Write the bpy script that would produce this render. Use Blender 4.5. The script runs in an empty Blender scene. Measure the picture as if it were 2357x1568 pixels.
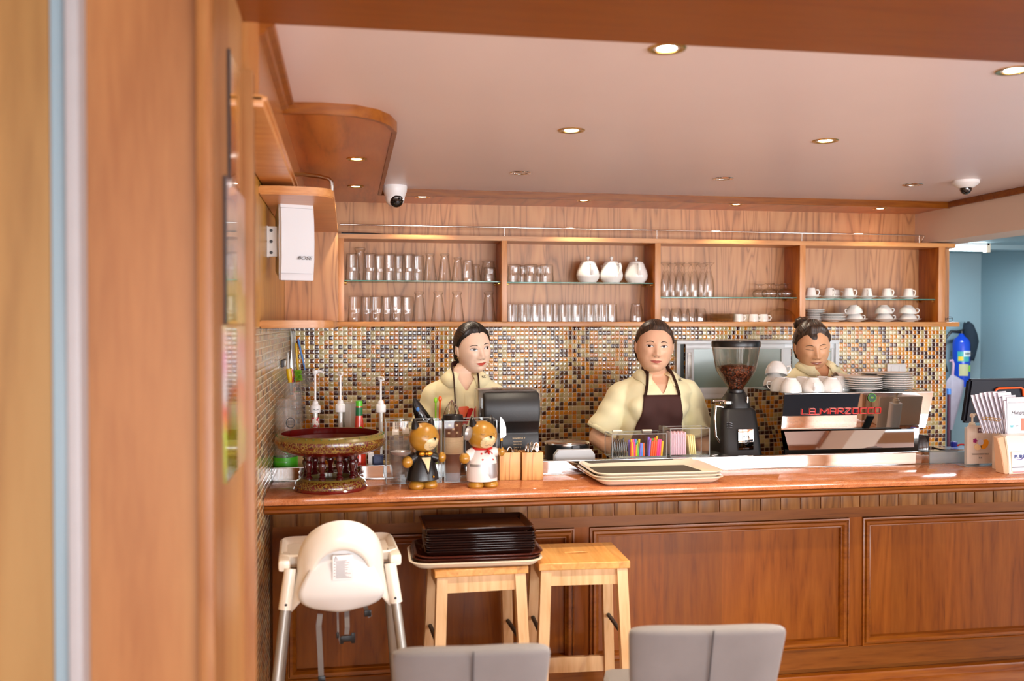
import bpy, bmesh, math, random
from mathutils import Vector, Matrix
from mathutils.bvhtree import BVHTree
random.seed(7)
PI = math.pi
S = bpy.context.scene
COL = S.collection

# ------------------------------------------------------------------ camera
W, H, FPX = 2357.0, 1568.0, 2200.0
YAW = math.atan((W / 2 - 800.0) / FPX)          # camera turned right of the depth axis
PITCH = math.atan((H / 2 - 748.0) / FPX)         # slightly down
CAM = Vector((0, 0, 1.6))
FW = Vector((math.sin(YAW) * math.cos(PITCH), math.cos(YAW) * math.cos(PITCH), -math.sin(PITCH)))
RT = Vector((math.cos(YAW), -math.sin(YAW), 0))
UP = RT.cross(FW)
cam_d = bpy.data.cameras.new('camera')
cam = bpy.data.objects.new('camera', cam_d); COL.objects.link(cam)
cam.location = CAM
cam.rotation_euler = Matrix((RT, UP, -FW)).transposed().to_euler()
cam_d.sensor_width = 36.0
cam_d.lens = 36.0 * FPX / W
cam_d.clip_start = 0.02
cam_d.dof.use_dof = True
cam_d.dof.focus_distance = 4.4
cam_d.dof.aperture_fstop = 2.0
S.camera = cam

# ------------------------------------------------------------------ world, windows' daylight, exposure
S.view_settings.view_transform = 'Standard'
S.view_settings.look = 'None'
S.view_settings.gamma = 1.0
S.view_settings.exposure = 0.6
S.view_settings.use_curve_mapping = False
wd = bpy.data.worlds.new('sky'); S.world = wd
wd.use_nodes = True
bg = wd.node_tree.nodes['Background']
bg.inputs[0].default_value = (0.80, 0.90, 1.0, 1)
bg.inputs[1].default_value = 1.2

def area(name, loc, rot, sx, sy, power, color=(1, 1, 1), spread=PI):
    l = bpy.data.lights.new(name, 'AREA'); l.shape = 'RECTANGLE'
    l.size = sx; l.size_y = sy; l.energy = power; l.color = color; l.spread = spread
    o = bpy.data.objects.new(name, l); COL.objects.link(o)
    o.location = loc; o.rotation_euler = rot
    return o
WINDOWS = [(-.45, 1.3), (1.35, 1.5), (3.15, 1.5), (4.95, 1.5)]     # x centre, width (wall behind the camera)
for (wx, ww), pw in zip(WINDOWS, (28, 75, 95, 95)):
    area('window_daylight', (wx, -3.42, 1.25), (math.radians(90), 0, 0), ww, 1.7, pw, (0.95, 0.97, 1.0))
area('side_daylight', (5.9, 0.4, 1.25), (math.radians(90), 0, math.radians(90)), 2.6, 1.7, 60, (0.95, 0.97, 1.0))
sl = bpy.data.lights.new('bounce_sun', 'SUN'); sl.energy = 9; sl.angle = math.radians(1.5); sl.color = (1, .96, .9)  # added so that light bounced off the floor brightens the ceiling
so = bpy.data.objects.new('bounce_sun', sl); COL.objects.link(so); so.rotation_euler = (math.radians(40), 0, math.radians(-12))
S.cycles.max_bounces = 8
S.cycles.transparent_max_bounces = 32
S.cycles.transmission_bounces = 6
S.cycles.caustics_reflective = False
S.cycles.caustics_refractive = False
S.cycles.sample_clamp_indirect = 4.0

# ------------------------------------------------------------------ helpers
def ray(u, v):
    return RT * (u - W / 2) + UP * (H / 2 - v) + FW * FPX
def at(u, v, X=None, Y=None, Z=None):
    r = ray(u, v)
    if X is not None: k = (X - CAM.x) / r.x
    elif Y is not None: k = (Y - CAM.y) / r.y
    else: k = (Z - CAM.z) / r.z
    return CAM + r * k
def ax(u, Y):                       # x of pixel column u on the plane y = Y
    return at(u, 748, Y=Y).x
def az(u, v, Y):
    return at(u, v, Y=Y).z

class MB:
    """collects geometry for one mesh"""
    def __init__(s): s.v = []; s.f = []; s.m = []; s.cur = 0
    def add(s, vs, fs):
        o = len(s.v); s.v += [tuple(v) for v in vs]
        for f in fs: s.f.append(tuple(i + o for i in f)); s.m.append(s.cur)
        return s
    def box(s, x0, x1, y0, y1, z0, z1, b=0.0):
        if x0 > x1: x0, x1 = x1, x0
        if y0 > y1: y0, y1 = y1, y0
        if z0 > z1: z0, z1 = z1, z0
        if b <= 0:
            vs = [(x, y, z) for x in (x0, x1) for y in (y0, y1) for z in (z0, z1)]
            return s.add(vs, [(0, 1, 3, 2), (4, 6, 7, 5), (0, 4, 5, 1), (2, 3, 7, 6), (0, 2, 6, 4), (1, 5, 7, 3)])
        bm = bmesh.new(); bmesh.ops.create_cube(bm, size=1)
        for v in bm.verts:
            v.co = Vector(((x0 + x1) / 2 + v.co.x * (x1 - x0), (y0 + y1) / 2 + v.co.y * (y1 - y0), (z0 + z1) / 2 + v.co.z * (z1 - z0)))
        bmesh.ops.bevel(bm, geom=list(bm.edges), offset=min(b, .49 * min(x1 - x0, y1 - y0, z1 - z0)), segments=2, affect='EDGES', profile=0.6)
        s.bm(bm); return s
    def bm(s, bm, M=None):
        bm.verts.ensure_lookup_table(); bm.verts.index_update()
        s.add([(M @ v.co) if M else v.co for v in bm.verts], [[v.index for v in f.verts] for f in bm.faces])
        bm.free(); return s
    def lathe(s, prof, n=24, c=(0, 0, 0), M=None, cap=True, fac=None, sx=1, sy=1):
        """prof: list of (r, z) bottom to top (or along the surface)"""
        vs = []; fs = []
        for j, (r, z) in enumerate(prof):
            for i in range(n):
                a = 2 * PI * i / n
                rr = r * (fac(a, z) if fac else 1)
                p = Vector((rr * math.cos(a) * sx, rr * math.sin(a) * sy, z))
                if M: p = M @ p
                vs.append((p.x + c[0], p.y + c[1], p.z + c[2]))
        for j in range(len(prof) - 1):
            for i in range(n):
                k = (i + 1) % n
                fs.append((j * n + i, j * n + k, (j + 1) * n + k, (j + 1) * n + i))
        if cap:
            if prof[0][0] > 1e-5: fs.append(tuple(range(n - 1, -1, -1)))
            if prof[-1][0] > 1e-5: fs.append(tuple((len(prof) - 1) * n + i for i in range(n)))
        return s.add(vs, fs)
    def cyl(s, a, b, r, r2=None, n=16):
        return s.tube([a, b], [r, r if r2 is None else r2], n)
    def tube(s, pts, r, n=10, cap=True, closed=False, flat=1.0):
        P = [Vector(p) for p in pts]
        R = r if isinstance(r, (list, tuple)) else [r] * len(P)
        m = len(P); vs = []; fs = []; prev = None
        for i, p in enumerate(P):
            if closed: t = P[(i + 1) % m] - P[i - 1]
            else: t = P[min(i + 1, m - 1)] - P[max(i - 1, 0)]
            t.normalize()
            if prev is None:
                a = Vector((0, 0, 1)) if abs(t.z) < .9 else Vector((1, 0, 0))
            else: a = prev
            q = (a - t * a.dot(t)).normalized(); prev = q; w = t.cross(q)
            for k in range(n):
                an = 2 * PI * k / n
                vs.append(p + (q * math.cos(an) * flat + w * math.sin(an)) * R[i])
        seg = m if closed else m - 1
        for i in range(seg):
            for k in range(n):
                l = (k + 1) % n; j = (i + 1) % m
                fs.append((i * n + k, i * n + l, j * n + l, j * n + k))
        if cap and not closed:
            fs.append(tuple(range(n - 1, -1, -1))); fs.append(tuple((m - 1) * n + k for k in range(n)))
        return s.add(vs, fs)
    def ell(s, c, rx, ry, rz, n=20, m=14, M=None):
        vs = []; fs = []
        for j in range(1, m):
            th = PI * j / m
            for i in range(n):
                a = 2 * PI * i / n
                p = Vector((rx * math.sin(th) * math.cos(a), ry * math.sin(th) * math.sin(a), -rz * math.cos(th)))
                if M: p = M @ p
                vs.append((p.x + c[0], p.y + c[1], p.z + c[2]))
        b = Vector((0, 0, -rz)); t = Vector((0, 0, rz))
        if M: b = M @ b; t = M @ t
        vs += [tuple(b + Vector(c)), tuple(t + Vector(c))]
        nb = len(vs) - 2
        for j in range(m - 2):
            for i in range(n):
                k = (i + 1) % n
                fs.append((j * n + i, j * n + k, (j + 1) * n + k, (j + 1) * n + i))
        for i in range(n):
            k = (i + 1) % n
            fs.append((nb, k, i)); fs.append((nb + 1, (m - 2) * n + i, (m - 2) * n + k))
        return s.add(vs, fs)
    def prism(s, outline, axis, a, b, bev=0.0):
        """outline: 2-D polygon; axis 'x': (y,z) pts, 'y': (x,z), 'z': (x,y); from a to b"""
        def p(q, h):
            if axis == 'x': return (h, q[0], q[1])
            if axis == 'y': return (q[0], h, q[1])
            return (q[0], q[1], h)
        n = len(outline)
        bm = bmesh.new()
        A = [bm.verts.new(p(q, a)) for q in outline]; B = [bm.verts.new(p(q, b)) for q in outline]
        bm.faces.new(A); bm.faces.new(B[::-1])
        for i in range(n):
            bm.faces.new((A[i], B[i], B[(i + 1) % n], A[(i + 1) % n]))
        bmesh.ops.recalc_face_normals(bm, faces=bm.faces)
        if bev > 0:
            es = [e for e in bm.edges if any(len(f.verts) == n for f in e.link_faces)] if n > 4 else list(bm.edges)
            bmesh.ops.bevel(bm, geom=es, offset=bev, segments=2, affect='EDGES')
        return s.bm(bm)
    def loft(s, rings, cap=True):
        n = len(rings[0]); vs = [p for r in rings for p in r]; fs = []
        for j in range(len(rings) - 1):
            for i in range(n):
                k = (i + 1) % n
                fs.append((j * n + i, j * n + k, (j + 1) * n + k, (j + 1) * n + i))
        if cap:
            fs.append(tuple(range(n - 1, -1, -1))); fs.append(tuple((len(rings) - 1) * n + i for i in range(n)))
        return s.add(vs, fs)
    def grid(s, rows):
        n = len(rows[0]); vs = [p for r in rows for p in r]
        fs = [(j * n + i, j * n + i + 1, (j + 1) * n + i + 1, (j + 1) * n + i) for j in range(len(rows) - 1) for i in range(n - 1)]
        return s.add(vs, fs)
    def bar(s, a, b, w, d, up=(0, 0, 1), b_=0.0, w2=None, d2=None):
        """rectangular bar a->b, w across (side), d along up"""
        a = Vector(a); b = Vector(b); t = (b - a).normalized(); u = Vector(up)
        u = (u - t * u.dot(t)).normalized(); sd = t.cross(u)
        w2 = w if w2 is None else w2; d2 = d if d2 is None else d2
        r = []
        for p, ww, dd in ((a, w, d), (b, w2, d2)):
            r.append([p + sd * ww / 2 * i + u * dd / 2 * j for i, j in ((-1, -1), (1, -1), (1, 1), (-1, 1))])
        return s.loft(r)

def smooth_mesh(me, ang=40):
    me.polygons.foreach_set('use_smooth', [True] * len(me.polygons))
    try: me.set_sharp_from_angle(angle=math.radians(ang))
    except Exception: pass

def obj(name, mb, mat, parent=None, label=None, ang=40, loc=None, rot=None, solid=None, sub=0, recalc=True):
    me = bpy.data.meshes.new(name)
    me.from_pydata([tuple(v) for v in mb.v], [], mb.f)
    mats = mat if isinstance(mat, (list, tuple)) else [mat]
    for m in mats: me.materials.append(m)
    if len(mats) > 1: me.polygons.foreach_set('material_index', mb.m)
    if recalc:
        b = bmesh.new(); b.from_mesh(me); bmesh.ops.recalc_face_normals(b, faces=b.faces); b.to_mesh(me); b.free()
    if ang: smooth_mesh(me, ang)
    me.update()
    o = bpy.data.objects.new(name, me); COL.objects.link(o)
    if parent: o.parent = parent
    if label: o['label'] = label
    if loc: o.location = loc
    if rot: o.rotation_euler = rot
    if solid:
        md = o.modifiers.new('thickness', 'SOLIDIFY'); md.thickness = solid; md.offset = 0
    if sub:
        md = o.modifiers.new('smooth', 'SUBSURF'); md.levels = sub; md.render_levels = sub
    return o
def thing(name, label, cat, loc=(0, 0, 0), rz=0, group=None):
    o = bpy.data.objects.new(name, None); COL.objects.link(o)
    o.empty_display_size = .05
    o.location = loc; o.rotation_euler = (0, 0, rz)
    o['label'] = label; o['category'] = cat
    if group: o['group'] = group
    return o
def tag(o, label, cat, group=None):
    o['label'] = label; o['category'] = cat
    if group: o['group'] = group
    return o
def struct(name, mb, mat, parent=None, **k):
    o = obj(name, mb, mat, parent, **k)
    if not parent: o['kind'] = 'structure'
    return o
def dup(root, loc, rz=None, label=None, group=None):
    r = root.copy(); COL.objects.link(r); r.location = loc
    if rz is not None: r.rotation_euler = (0, 0, rz)
    if label: r['label'] = label
    if group: r['group'] = group
    for ch in list(root.children):
        c = ch.copy(); COL.objects.link(c); c.parent = r
        for g in ch.children:
            d = g.copy(); COL.objects.link(d); d.parent = c
    return r
ORD = ['first', 'second', 'third', 'fourth', 'fifth', 'sixth', 'seventh', 'eighth', 'ninth', 'tenth', 'eleventh', 'twelfth']

_font = None
def text(name, s, size, mat, loc, rot=(PI / 2, 0, 0), parent=None, depth=.0006, label=None, align='CENTER', shear=0, sx=1.0, offset=0.0, spacing=1.0):
    cu = bpy.data.curves.new('lettering', 'FONT'); cu.body = s; cu.size = size; cu.extrude = depth
    cu.align_x = align; cu.align_y = 'CENTER'; cu.shear = shear; cu.offset = offset; cu.space_character = spacing
    t = bpy.data.objects.new('lettering', cu); COL.objects.link(t)
    dg = bpy.context.evaluated_depsgraph_get()
    me = bpy.data.meshes.new_from_object(t.evaluated_get(dg))
    bpy.data.objects.remove(t); bpy.data.curves.remove(cu)
    me.materials.clear(); me.materials.append(mat)
    if sx != 1:
        for v in me.vertices: v.co.x *= sx
    o = bpy.data.objects.new(name, me); COL.objects.link(o)
    o.location = loc; o.rotation_euler = rot
    if parent: o.parent = parent
    if label: o['label'] = label
    return o

# ------------------------------------------------------------------ materials
def srgb(r, g, b):
    def f(c):
        c /= 255.0
        return c / 12.92 if c <= .04045 else ((c + .055) / 1.055) ** 2.4
    return (f(r), f(g), f(b), 1.0)
def new_mat(name):
    m = bpy.data.materials.new(name); m.use_nodes = True
    nt = m.node_tree; return m, nt, nt.nodes['Principled BSDF'], nt.nodes['Material Output']
def plain(name, col, rough=.5, metal=0, spec=.5, noise=0.0, nscale=20, bump=0.0, bscale=60, coat=0, emit=None, estr=0, sss=0, sheen=0):
    m, nt, b, out = new_mat(name); N = nt.nodes; L = nt.links
    b.inputs['Base Color'].default_value = col
    b.inputs['Roughness'].default_value = rough; b.inputs['Metallic'].default_value = metal
    b.inputs['Specular IOR Level'].default_value = spec
    if coat: b.inputs['Coat Weight'].default_value = coat; b.inputs['Coat Roughness'].default_value = .08
    if sheen: b.inputs['Sheen Weight'].default_value = sheen
    if sss:
        b.inputs['Subsurface Weight'].default_value = sss; b.inputs['Subsurface Radius'].default_value = (.012, .005, .003); b.inputs['Subsurface Scale'].default_value = 1
    if emit: b.inputs['Emission Color'].default_value = emit; b.inputs['Emission Strength'].default_value = estr
    tc = N.new('ShaderNodeTexCoord')
    nz = N.new('ShaderNodeTexNoise'); nz.inputs['Scale'].default_value = nscale; nz.inputs['Detail'].default_value = 4
    L.new(tc.outputs['Object'], nz.inputs['Vector'])
    if noise:
        mx = N.new('ShaderNodeMixRGB'); mx.blend_type = 'MULTIPLY'; mx.inputs[0].default_value = 1
        mx.inputs[1].default_value = col
        cr = N.new('ShaderNodeValToRGB'); cr.color_ramp.elements[0].position = .3; cr.color_ramp.elements[1].position = .7
        lo = 1 - noise
        cr.color_ramp.elements[0].color = (lo, lo, lo, 1); cr.color_ramp.elements[1].color = (1, 1, 1, 1)
        L.new(nz.outputs['Fac'], cr.inputs[0]); L.new(cr.outputs[0], mx.inputs[2]); L.new(mx.outputs[0], b.inputs['Base Color'])
    if bump:
        n2 = N.new('ShaderNodeTexNoise'); n2.inputs['Scale'].default_value = bscale; n2.inputs['Detail'].default_value = 3
        L.new(tc.outputs['Object'], n2.inputs['Vector'])
        bp = N.new('ShaderNodeBump'); bp.inputs['Strength'].default_value = bump; bp.inputs['Distance'].default_value = .004
        L.new(n2.outputs['Fac'], bp.inputs['Height']); L.new(bp.outputs[0], b.inputs['Normal'])
    return m
def ramp(N, stops):
    cr = N.new('ShaderNodeValToRGB'); e = cr.color_ramp.elements
    e[0].position, e[0].color = stops[0]; e[1].position, e[1].color = stops[-1]
    for p, c in stops[1:-1]:
        x = e.new(p); x.color = c
    return cr
def wood(name, light, mid, dark, axis='z', scale=1.0, rough=.38, streak=.5, plank=0.0, paxis='x', coat=.15, figure=6.0, val=1.0, hue=1.05, blue=.98, spec=.5, rings=14):
    """veneer: long grain along axis, cathedral figure, fine streaks; plank > 0: boards of that width along paxis"""
    light, mid, dark = [(c[0] * .97 * val, c[1] * hue * val, c[2] * blue * val, 1) for c in (light, mid, dark)]
    m, nt, b, out = new_mat(name); N = nt.nodes; L = nt.links
    tc = N.new('ShaderNodeTexCoord'); mp = N.new('ShaderNodeMapping')
    st = {'x': (0.10, 1, 1), 'y': (1, 0.10, 1), 'z': (1, 1, 0.10)}[axis]
    mp.inputs['Scale'].default_value = tuple(k * scale for k in st)
    L.new(tc.outputs['Object'], mp.inputs[0])
    vec = mp.outputs[0]
    if plank:
        sp = N.new('ShaderNodeSeparateXYZ'); L.new(tc.outputs['Object'], sp.inputs[0])
        dv = N.new('ShaderNodeMath'); dv.operation = 'DIVIDE'; dv.inputs[1].default_value = plank
        L.new(sp.outputs[{'x': 0, 'y': 1, 'z': 2}[paxis]], dv.inputs[0])
        fl = N.new('ShaderNodeMath'); fl.operation = 'FLOOR'; L.new(dv.outputs[0], fl.inputs[0])
        wn = N.new('ShaderNodeTexWhiteNoise'); wn.noise_dimensions = '1D'; L.new(fl.outputs[0], wn.inputs['W'])
        va = N.new('ShaderNodeVectorMath'); va.operation = 'MULTIPLY_ADD'
        L.new(wn.outputs['Color'], va.inputs[0]); va.inputs[1].default_value = (7, 7, 7); L.new(vec, va.inputs[2])
        vec = va.outputs[0]
    n1 = N.new('ShaderNodeTexNoise'); n1.inputs['Scale'].default_value = figure; n1.inputs['Detail'].default_value = 2; n1.inputs['Distortion'].default_value = .6
    L.new(vec, n1.inputs['Vector'])
    ml = N.new('ShaderNodeMath'); ml.operation = 'MULTIPLY'; ml.inputs[1].default_value = rings; L.new(n1.outputs['Fac'], ml.inputs[0])
    fr = N.new('ShaderNodeMath'); fr.operation = 'PINGPONG'; fr.inputs[1].default_value = 1; L.new(ml.outputs[0], fr.inputs[0])
    n2 = N.new('ShaderNodeTexNoise'); n2.inputs['Scale'].default_value = 90; n2.inputs['Detail'].default_value = 3
    L.new(vec, n2.inputs['Vector'])
    mx = N.new('ShaderNodeMix'); mx.data_type = 'FLOAT'; mx.inputs[0].default_value = streak
    L.new(fr.outputs[0], mx.inputs[2]); L.new(n2.outputs['Fac'], mx.inputs[3])
    cr = ramp(N, [(.12, dark), (.38, mid), (.72, light)])
    L.new(mx.outputs[0], cr.inputs[0])
    col = cr.outputs[0]
    n3 = N.new('ShaderNodeTexNoise'); n3.inputs['Scale'].default_value = 1.7; n3.inputs['Detail'].default_value = 1
    L.new(vec, n3.inputs['Vector'])
    hs = N.new('ShaderNodeHueSaturation')
    mr = N.new('ShaderNodeMapRange'); mr.inputs[1].default_value = .3; mr.inputs[2].default_value = .7; mr.inputs[3].default_value = .85; mr.inputs[4].default_value = 1.12
    L.new(n3.outputs['Fac'], mr.inputs[0]); L.new(mr.outputs[0], hs.inputs['Value']); L.new(col, hs.inputs['Color'])
    L.new(hs.outputs[0], b.inputs['Base Color'])
    b.inputs['Roughness'].default_value = rough; b.inputs['Specular IOR Level'].default_value = spec
    b.inputs['Coat Weight'].default_value = coat; b.inputs['Coat Roughness'].default_value = .18
    bp = N.new('ShaderNodeBump'); bp.inputs['Strength'].default_value = .08; bp.inputs['Distance'].default_value = .002
    L.new(n2.outputs['Fac'], bp.inputs['Height']); L.new(bp.outputs[0], b.inputs['Normal'])
    return m
def thin_glass(name, tint=(.96, .98, .97, 1), edge=(.62, .66, .64, 1), rough=.02, refl=1.0, body=0.0, body_col=(1, 1, 1, 1)):
    """thin clear pane or vessel wall: transparency, more tint at grazing angles, mirror reflection by Fresnel"""
    m, nt, b, out = new_mat(name); N = nt.nodes; L = nt.links; N.remove(b)
    tr = N.new('ShaderNodeBsdfTransparent'); gl = N.new('ShaderNodeBsdfGlossy'); gl.inputs['Roughness'].default_value = rough
    lw = N.new('ShaderNodeLayerWeight'); lw.inputs['Blend'].default_value = .35
    mc = N.new('ShaderNodeMixRGB'); mc.inputs[1].default_value = tint; mc.inputs[2].default_value = edge
    p3 = N.new('ShaderNodeMath'); p3.operation = 'POWER'; p3.inputs[1].default_value = 2.2
    L.new(lw.outputs['Facing'], p3.inputs[0]); L.new(p3.outputs[0], mc.inputs[0]); L.new(mc.outputs[0], tr.inputs[0])
    pw = N.new('ShaderNodeMath'); pw.operation = 'POWER'; pw.inputs[1].default_value = 5.0
    lf_ = N.new('ShaderNodeLayerWeight'); lf_.inputs['Blend'].default_value = .5
    L.new(lf_.outputs['Facing'], pw.inputs[0])
    mu = N.new('ShaderNodeMath'); mu.operation = 'MULTIPLY_ADD'; mu.inputs[1].default_value = .60 * refl; mu.inputs[2].default_value = .030 * refl; mu.use_clamp = True
    L.new(pw.outputs[0], mu.inputs[0])
    ms = N.new('ShaderNodeMixShader'); L.new(mu.outputs[0], ms.inputs[0])
    src = tr.outputs[0]
    if body:
        df = N.new('ShaderNodeBsdfDiffuse'); df.inputs[0].default_value = body_col
        mb_ = N.new('ShaderNodeMixShader'); mb_.inputs[0].default_value = body
        L.new(tr.outputs[0], mb_.inputs[1]); L.new(df.outputs[0], mb_.inputs[2]); src = mb_.outputs[0]
    L.new(src, ms.inputs[1]); L.new(gl.outputs[0], ms.inputs[2]); L.new(ms.outputs[0], out.inputs[0])
    return m
def mosaic(name, ox, oz, pitch, axis):
    """pillowed glass tiles with pale grout; axis = the horizontal coordinate of the wall"""
    m, nt, b, out = new_mat(name); N = nt.nodes; L = nt.links
    tc = N.new('ShaderNodeTexCoord'); sp = N.new('ShaderNodeSeparateXYZ'); L.new(tc.outputs['Object'], sp.inputs[0])
    def math_(op, a, bb=None, c=None):
        n = N.new('ShaderNodeMath'); n.operation = op
        for i, q in enumerate((a, bb, c)):
            if q is None: continue
            if isinstance(q, (int, float)): n.inputs[i].default_value = q
            else: L.new(q, n.inputs[i])
        return n.outputs[0]
    uu = math_('DIVIDE', math_('SUBTRACT', sp.outputs[{'x': 0, 'y': 1}[axis]], ox), pitch)
    vv = math_('DIVIDE', math_('SUBTRACT', sp.outputs[2], oz), pitch)
    fu = math_('FLOOR', uu); fv = math_('FLOOR', vv)
    cu = math_('ABSOLUTE', math_('SUBTRACT', math_('FRACT', uu), .5)); cv = math_('ABSOLUTE', math_('SUBTRACT', math_('FRACT', vv), .5))
    mxd = math_('MAXIMUM', cu, cv)
    grout = math_('GREATER_THAN', mxd, .452)
    cb = N.new('ShaderNodeCombineXYZ'); L.new(fu, cb.inputs[0]); L.new(fv, cb.inputs[1])
    wn = N.new('ShaderNodeTexWhiteNoise'); wn.noise_dimensions = '3D'; L.new(cb.outputs[0], wn.inputs['Vector'])
    cr = N.new('ShaderNodeValToRGB'); cr.color_ramp.interpolation = 'CONSTANT'; e = cr.color_ramp.elements
    e[0].position = 0; e[0].color = srgb(70, 28, 14)
    e[1].position = .22; e[1].color = srgb(98, 46, 16)
    for p, c in ((.36, srgb(224, 146, 26)), (.56, srgb(204, 118, 10)), (.70, srgb(190, 168, 106)), (.86, srgb(214, 196, 142))):
        x = e.new(p); x.color = c
    L.new(wn.outputs['Value'], cr.inputs[0])
    mx = N.new('ShaderNodeMixRGB'); L.new(grout, mx.inputs[0]); L.new(cr.outputs[0], mx.inputs[1]); mx.inputs[2].default_value = srgb(232, 220, 190)
    L.new(mx.outputs[0], b.inputs['Base Color'])
    rg = math_('MULTIPLY_ADD', grout, .6, .06); L.new(rg, b.inputs['Roughness'])
    # pillow profile + a little waviness of the glass
    pu = math_('SUBTRACT', 1.0, math_('POWER', math_('MULTIPLY', cu, 2.25), 4)); pv = math_('SUBTRACT', 1.0, math_('POWER', math_('MULTIPLY', cv, 2.25), 4))
    pil = math_('MAXIMUM', math_('MULTIPLY', math_('MAXIMUM', pu, 0), math_('MAXIMUM', pv, 0)), 0)
    nz = N.new('ShaderNodeTexNoise'); nz.inputs['Scale'].default_value = 75; nz.inputs['Detail'].default_value = 1
    L.new(tc.outputs['Object'], nz.inputs['Vector'])
    h = math_('ADD', pil, math_('MULTIPLY', nz.outputs['Fac'], .30))
    # every tile lies at its own slight angle
    su = math_('MULTIPLY', math_('SUBTRACT', math_('FRACT', uu), .5), math_('SUBTRACT', wn.outputs['Value'], .5))
    h = math_('ADD', h, math_('MULTIPLY', su, .35))
    bp = N.new('ShaderNodeBump'); bp.inputs['Strength'].default_value = 1; bp.inputs['Distance'].default_value = .0012
    L.new(h, bp.inputs['Height']); L.new(bp.outputs[0], b.inputs['Normal'])
    b.inputs['Specular IOR Level'].default_value = .75
    return m
def granite(name, cols, scale=220, rough=.08):
    m, nt, b, out = new_mat(name); N = nt.nodes; L = nt.links
    tc = N.new('ShaderNodeTexCoord')
    v = N.new('ShaderNodeTexVoronoi'); v.inputs['Scale'].default_value = scale; L.new(tc.outputs['Object'], v.inputs['Vector'])
    n = N.new('ShaderNodeTexNoise'); n.inputs['Scale'].default_value = 38; n.inputs['Detail'].default_value = 5; L.new(tc.outputs['Object'], n.inputs['Vector'])
    sx = N.new('ShaderNodeSeparateColor'); L.new(v.outputs['Color'], sx.inputs[0])
    mx = N.new('ShaderNodeMix'); mx.data_type = 'FLOAT'; mx.inputs[0].default_value = .6; L.new(sx.outputs[0], mx.inputs[2]); L.new(n.outputs['Fac'], mx.inputs[3])
    cr = ramp(N, cols); L.new(mx.outputs[0], cr.inputs[0]); L.new(cr.outputs[0], b.inputs['Base Color'])
    b.inputs['Roughness'].default_value = rough; b.inputs['Specular IOR Level'].default_value = .6
    return m
def emis(name, col, s):
    m, nt, b, out = new_mat(name); N = nt.nodes; N.remove(b)
    e = N.new('ShaderNodeEmission'); e.inputs[0].default_value = col; e.inputs[1].default_value = s
    nt.links.new(e.outputs[0], out.inputs[0]); return m

M = {}
M['wood_panel'] = wood('teak_veneer', srgb(204, 144, 100), srgb(192, 130, 88), srgb(146, 96, 64), 'z', 1.0, .42, .42, plank=.22, coat=.1, figure=5.5, rings=26)
M['wood_frame'] = wood('teak_frame', srgb(214, 148, 92), srgb(200, 130, 74), srgb(170, 100, 52), 'x', 1.3, .36, .75)
M['wood_frame_v'] = wood('teak_frame_upright', srgb(208, 142, 92), srgb(196, 126, 76), srgb(168, 100, 54), 'z', 1.3, .36, .75)
M['wood_side'] = wood('teak_divider', srgb(196, 112, 40), srgb(176, 92, 28), srgb(130, 62, 18), 'z', 1.2, .3, .6)
M['wood_soffit'] = wood('soffit_veneer', srgb(196, 116, 54), srgb(182, 100, 42), srgb(146, 78, 34), 'y', .9, .28, .5, figure=3.5)
M['wood_beam'] = wood('beam_veneer', srgb(180, 92, 24), srgb(170, 84, 20), srgb(156, 74, 18), 'x', .8, .4, .7, val=.66, coat=0, hue=1.13, blue=.35, spec=.35)
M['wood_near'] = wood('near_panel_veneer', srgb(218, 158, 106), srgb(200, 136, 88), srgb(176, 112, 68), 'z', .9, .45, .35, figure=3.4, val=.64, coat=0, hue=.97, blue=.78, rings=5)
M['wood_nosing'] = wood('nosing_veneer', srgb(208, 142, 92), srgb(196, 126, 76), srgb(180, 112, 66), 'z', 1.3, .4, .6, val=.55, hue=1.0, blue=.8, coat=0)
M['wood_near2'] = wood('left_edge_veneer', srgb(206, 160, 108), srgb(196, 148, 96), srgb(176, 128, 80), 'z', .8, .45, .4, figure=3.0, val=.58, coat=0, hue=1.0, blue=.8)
M['wood_wall'] = wood('wall_veneer', srgb(200, 128, 72), srgb(188, 112, 58), srgb(160, 90, 44), 'z', 1.0, .22, .6, coat=.4, val=.8)
M['wood_yellow'] = wood('yellow_veneer', srgb(196, 142, 62), srgb(178, 122, 48), srgb(130, 84, 34), 'z', 1.2, .4, .6)
M['wood_counter'] = wood('counter_panel', srgb(168, 92, 44), srgb(152, 78, 32), srgb(120, 58, 24), 'z', 1.0, .3, .65, plank=.26, coat=.0, val=.64, blue=.5, spec=.25)
M['wood_counter_x'] = wood('counter_rail', srgb(160, 92, 46), srgb(146, 80, 36), srgb(116, 60, 26), 'x', 1.2, .34, .7, coat=.0, val=.64, blue=.6, spec=.25)
M['wood_batten'] = wood('counter_batten', srgb(166, 108, 62), srgb(146, 90, 48), srgb(104, 60, 30), 'z', 1.6, .36, .5, plank=.0915, val=.66, blue=.85, spec=.3)
M['wood_mould'] = wood('moulding', srgb(176, 98, 36), srgb(156, 80, 26), srgb(116, 54, 16), 'x', 1.2, .3, .7, coat=.0, val=.68, blue=.6, spec=.35)
M['birch'] = wood('birch', srgb(236, 200, 152), srgb(226, 186, 136), srgb(206, 162, 110), 'z', 1.4, .45, .6, coat=.1, hue=.97)
M['birch_top'] = wood('birch_staves', srgb(226, 170, 98), srgb(214, 152, 80), srgb(196, 134, 66), 'y', 1.4, .4, .6, plank=.042, hue=.97)
M['pine'] = wood('pine', srgb(216, 160, 98), srgb(204, 140, 78), srgb(160, 92, 44), 'z', 2.2, .5, .3, figure=7)
M['granite'] = granite('salmon_granite', [(.22, srgb(150, 90, 56)), (.40, srgb(184, 112, 70)), (.60, srgb(196, 124, 80)), (.78, srgb(206, 142, 100))], 420)
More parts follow.
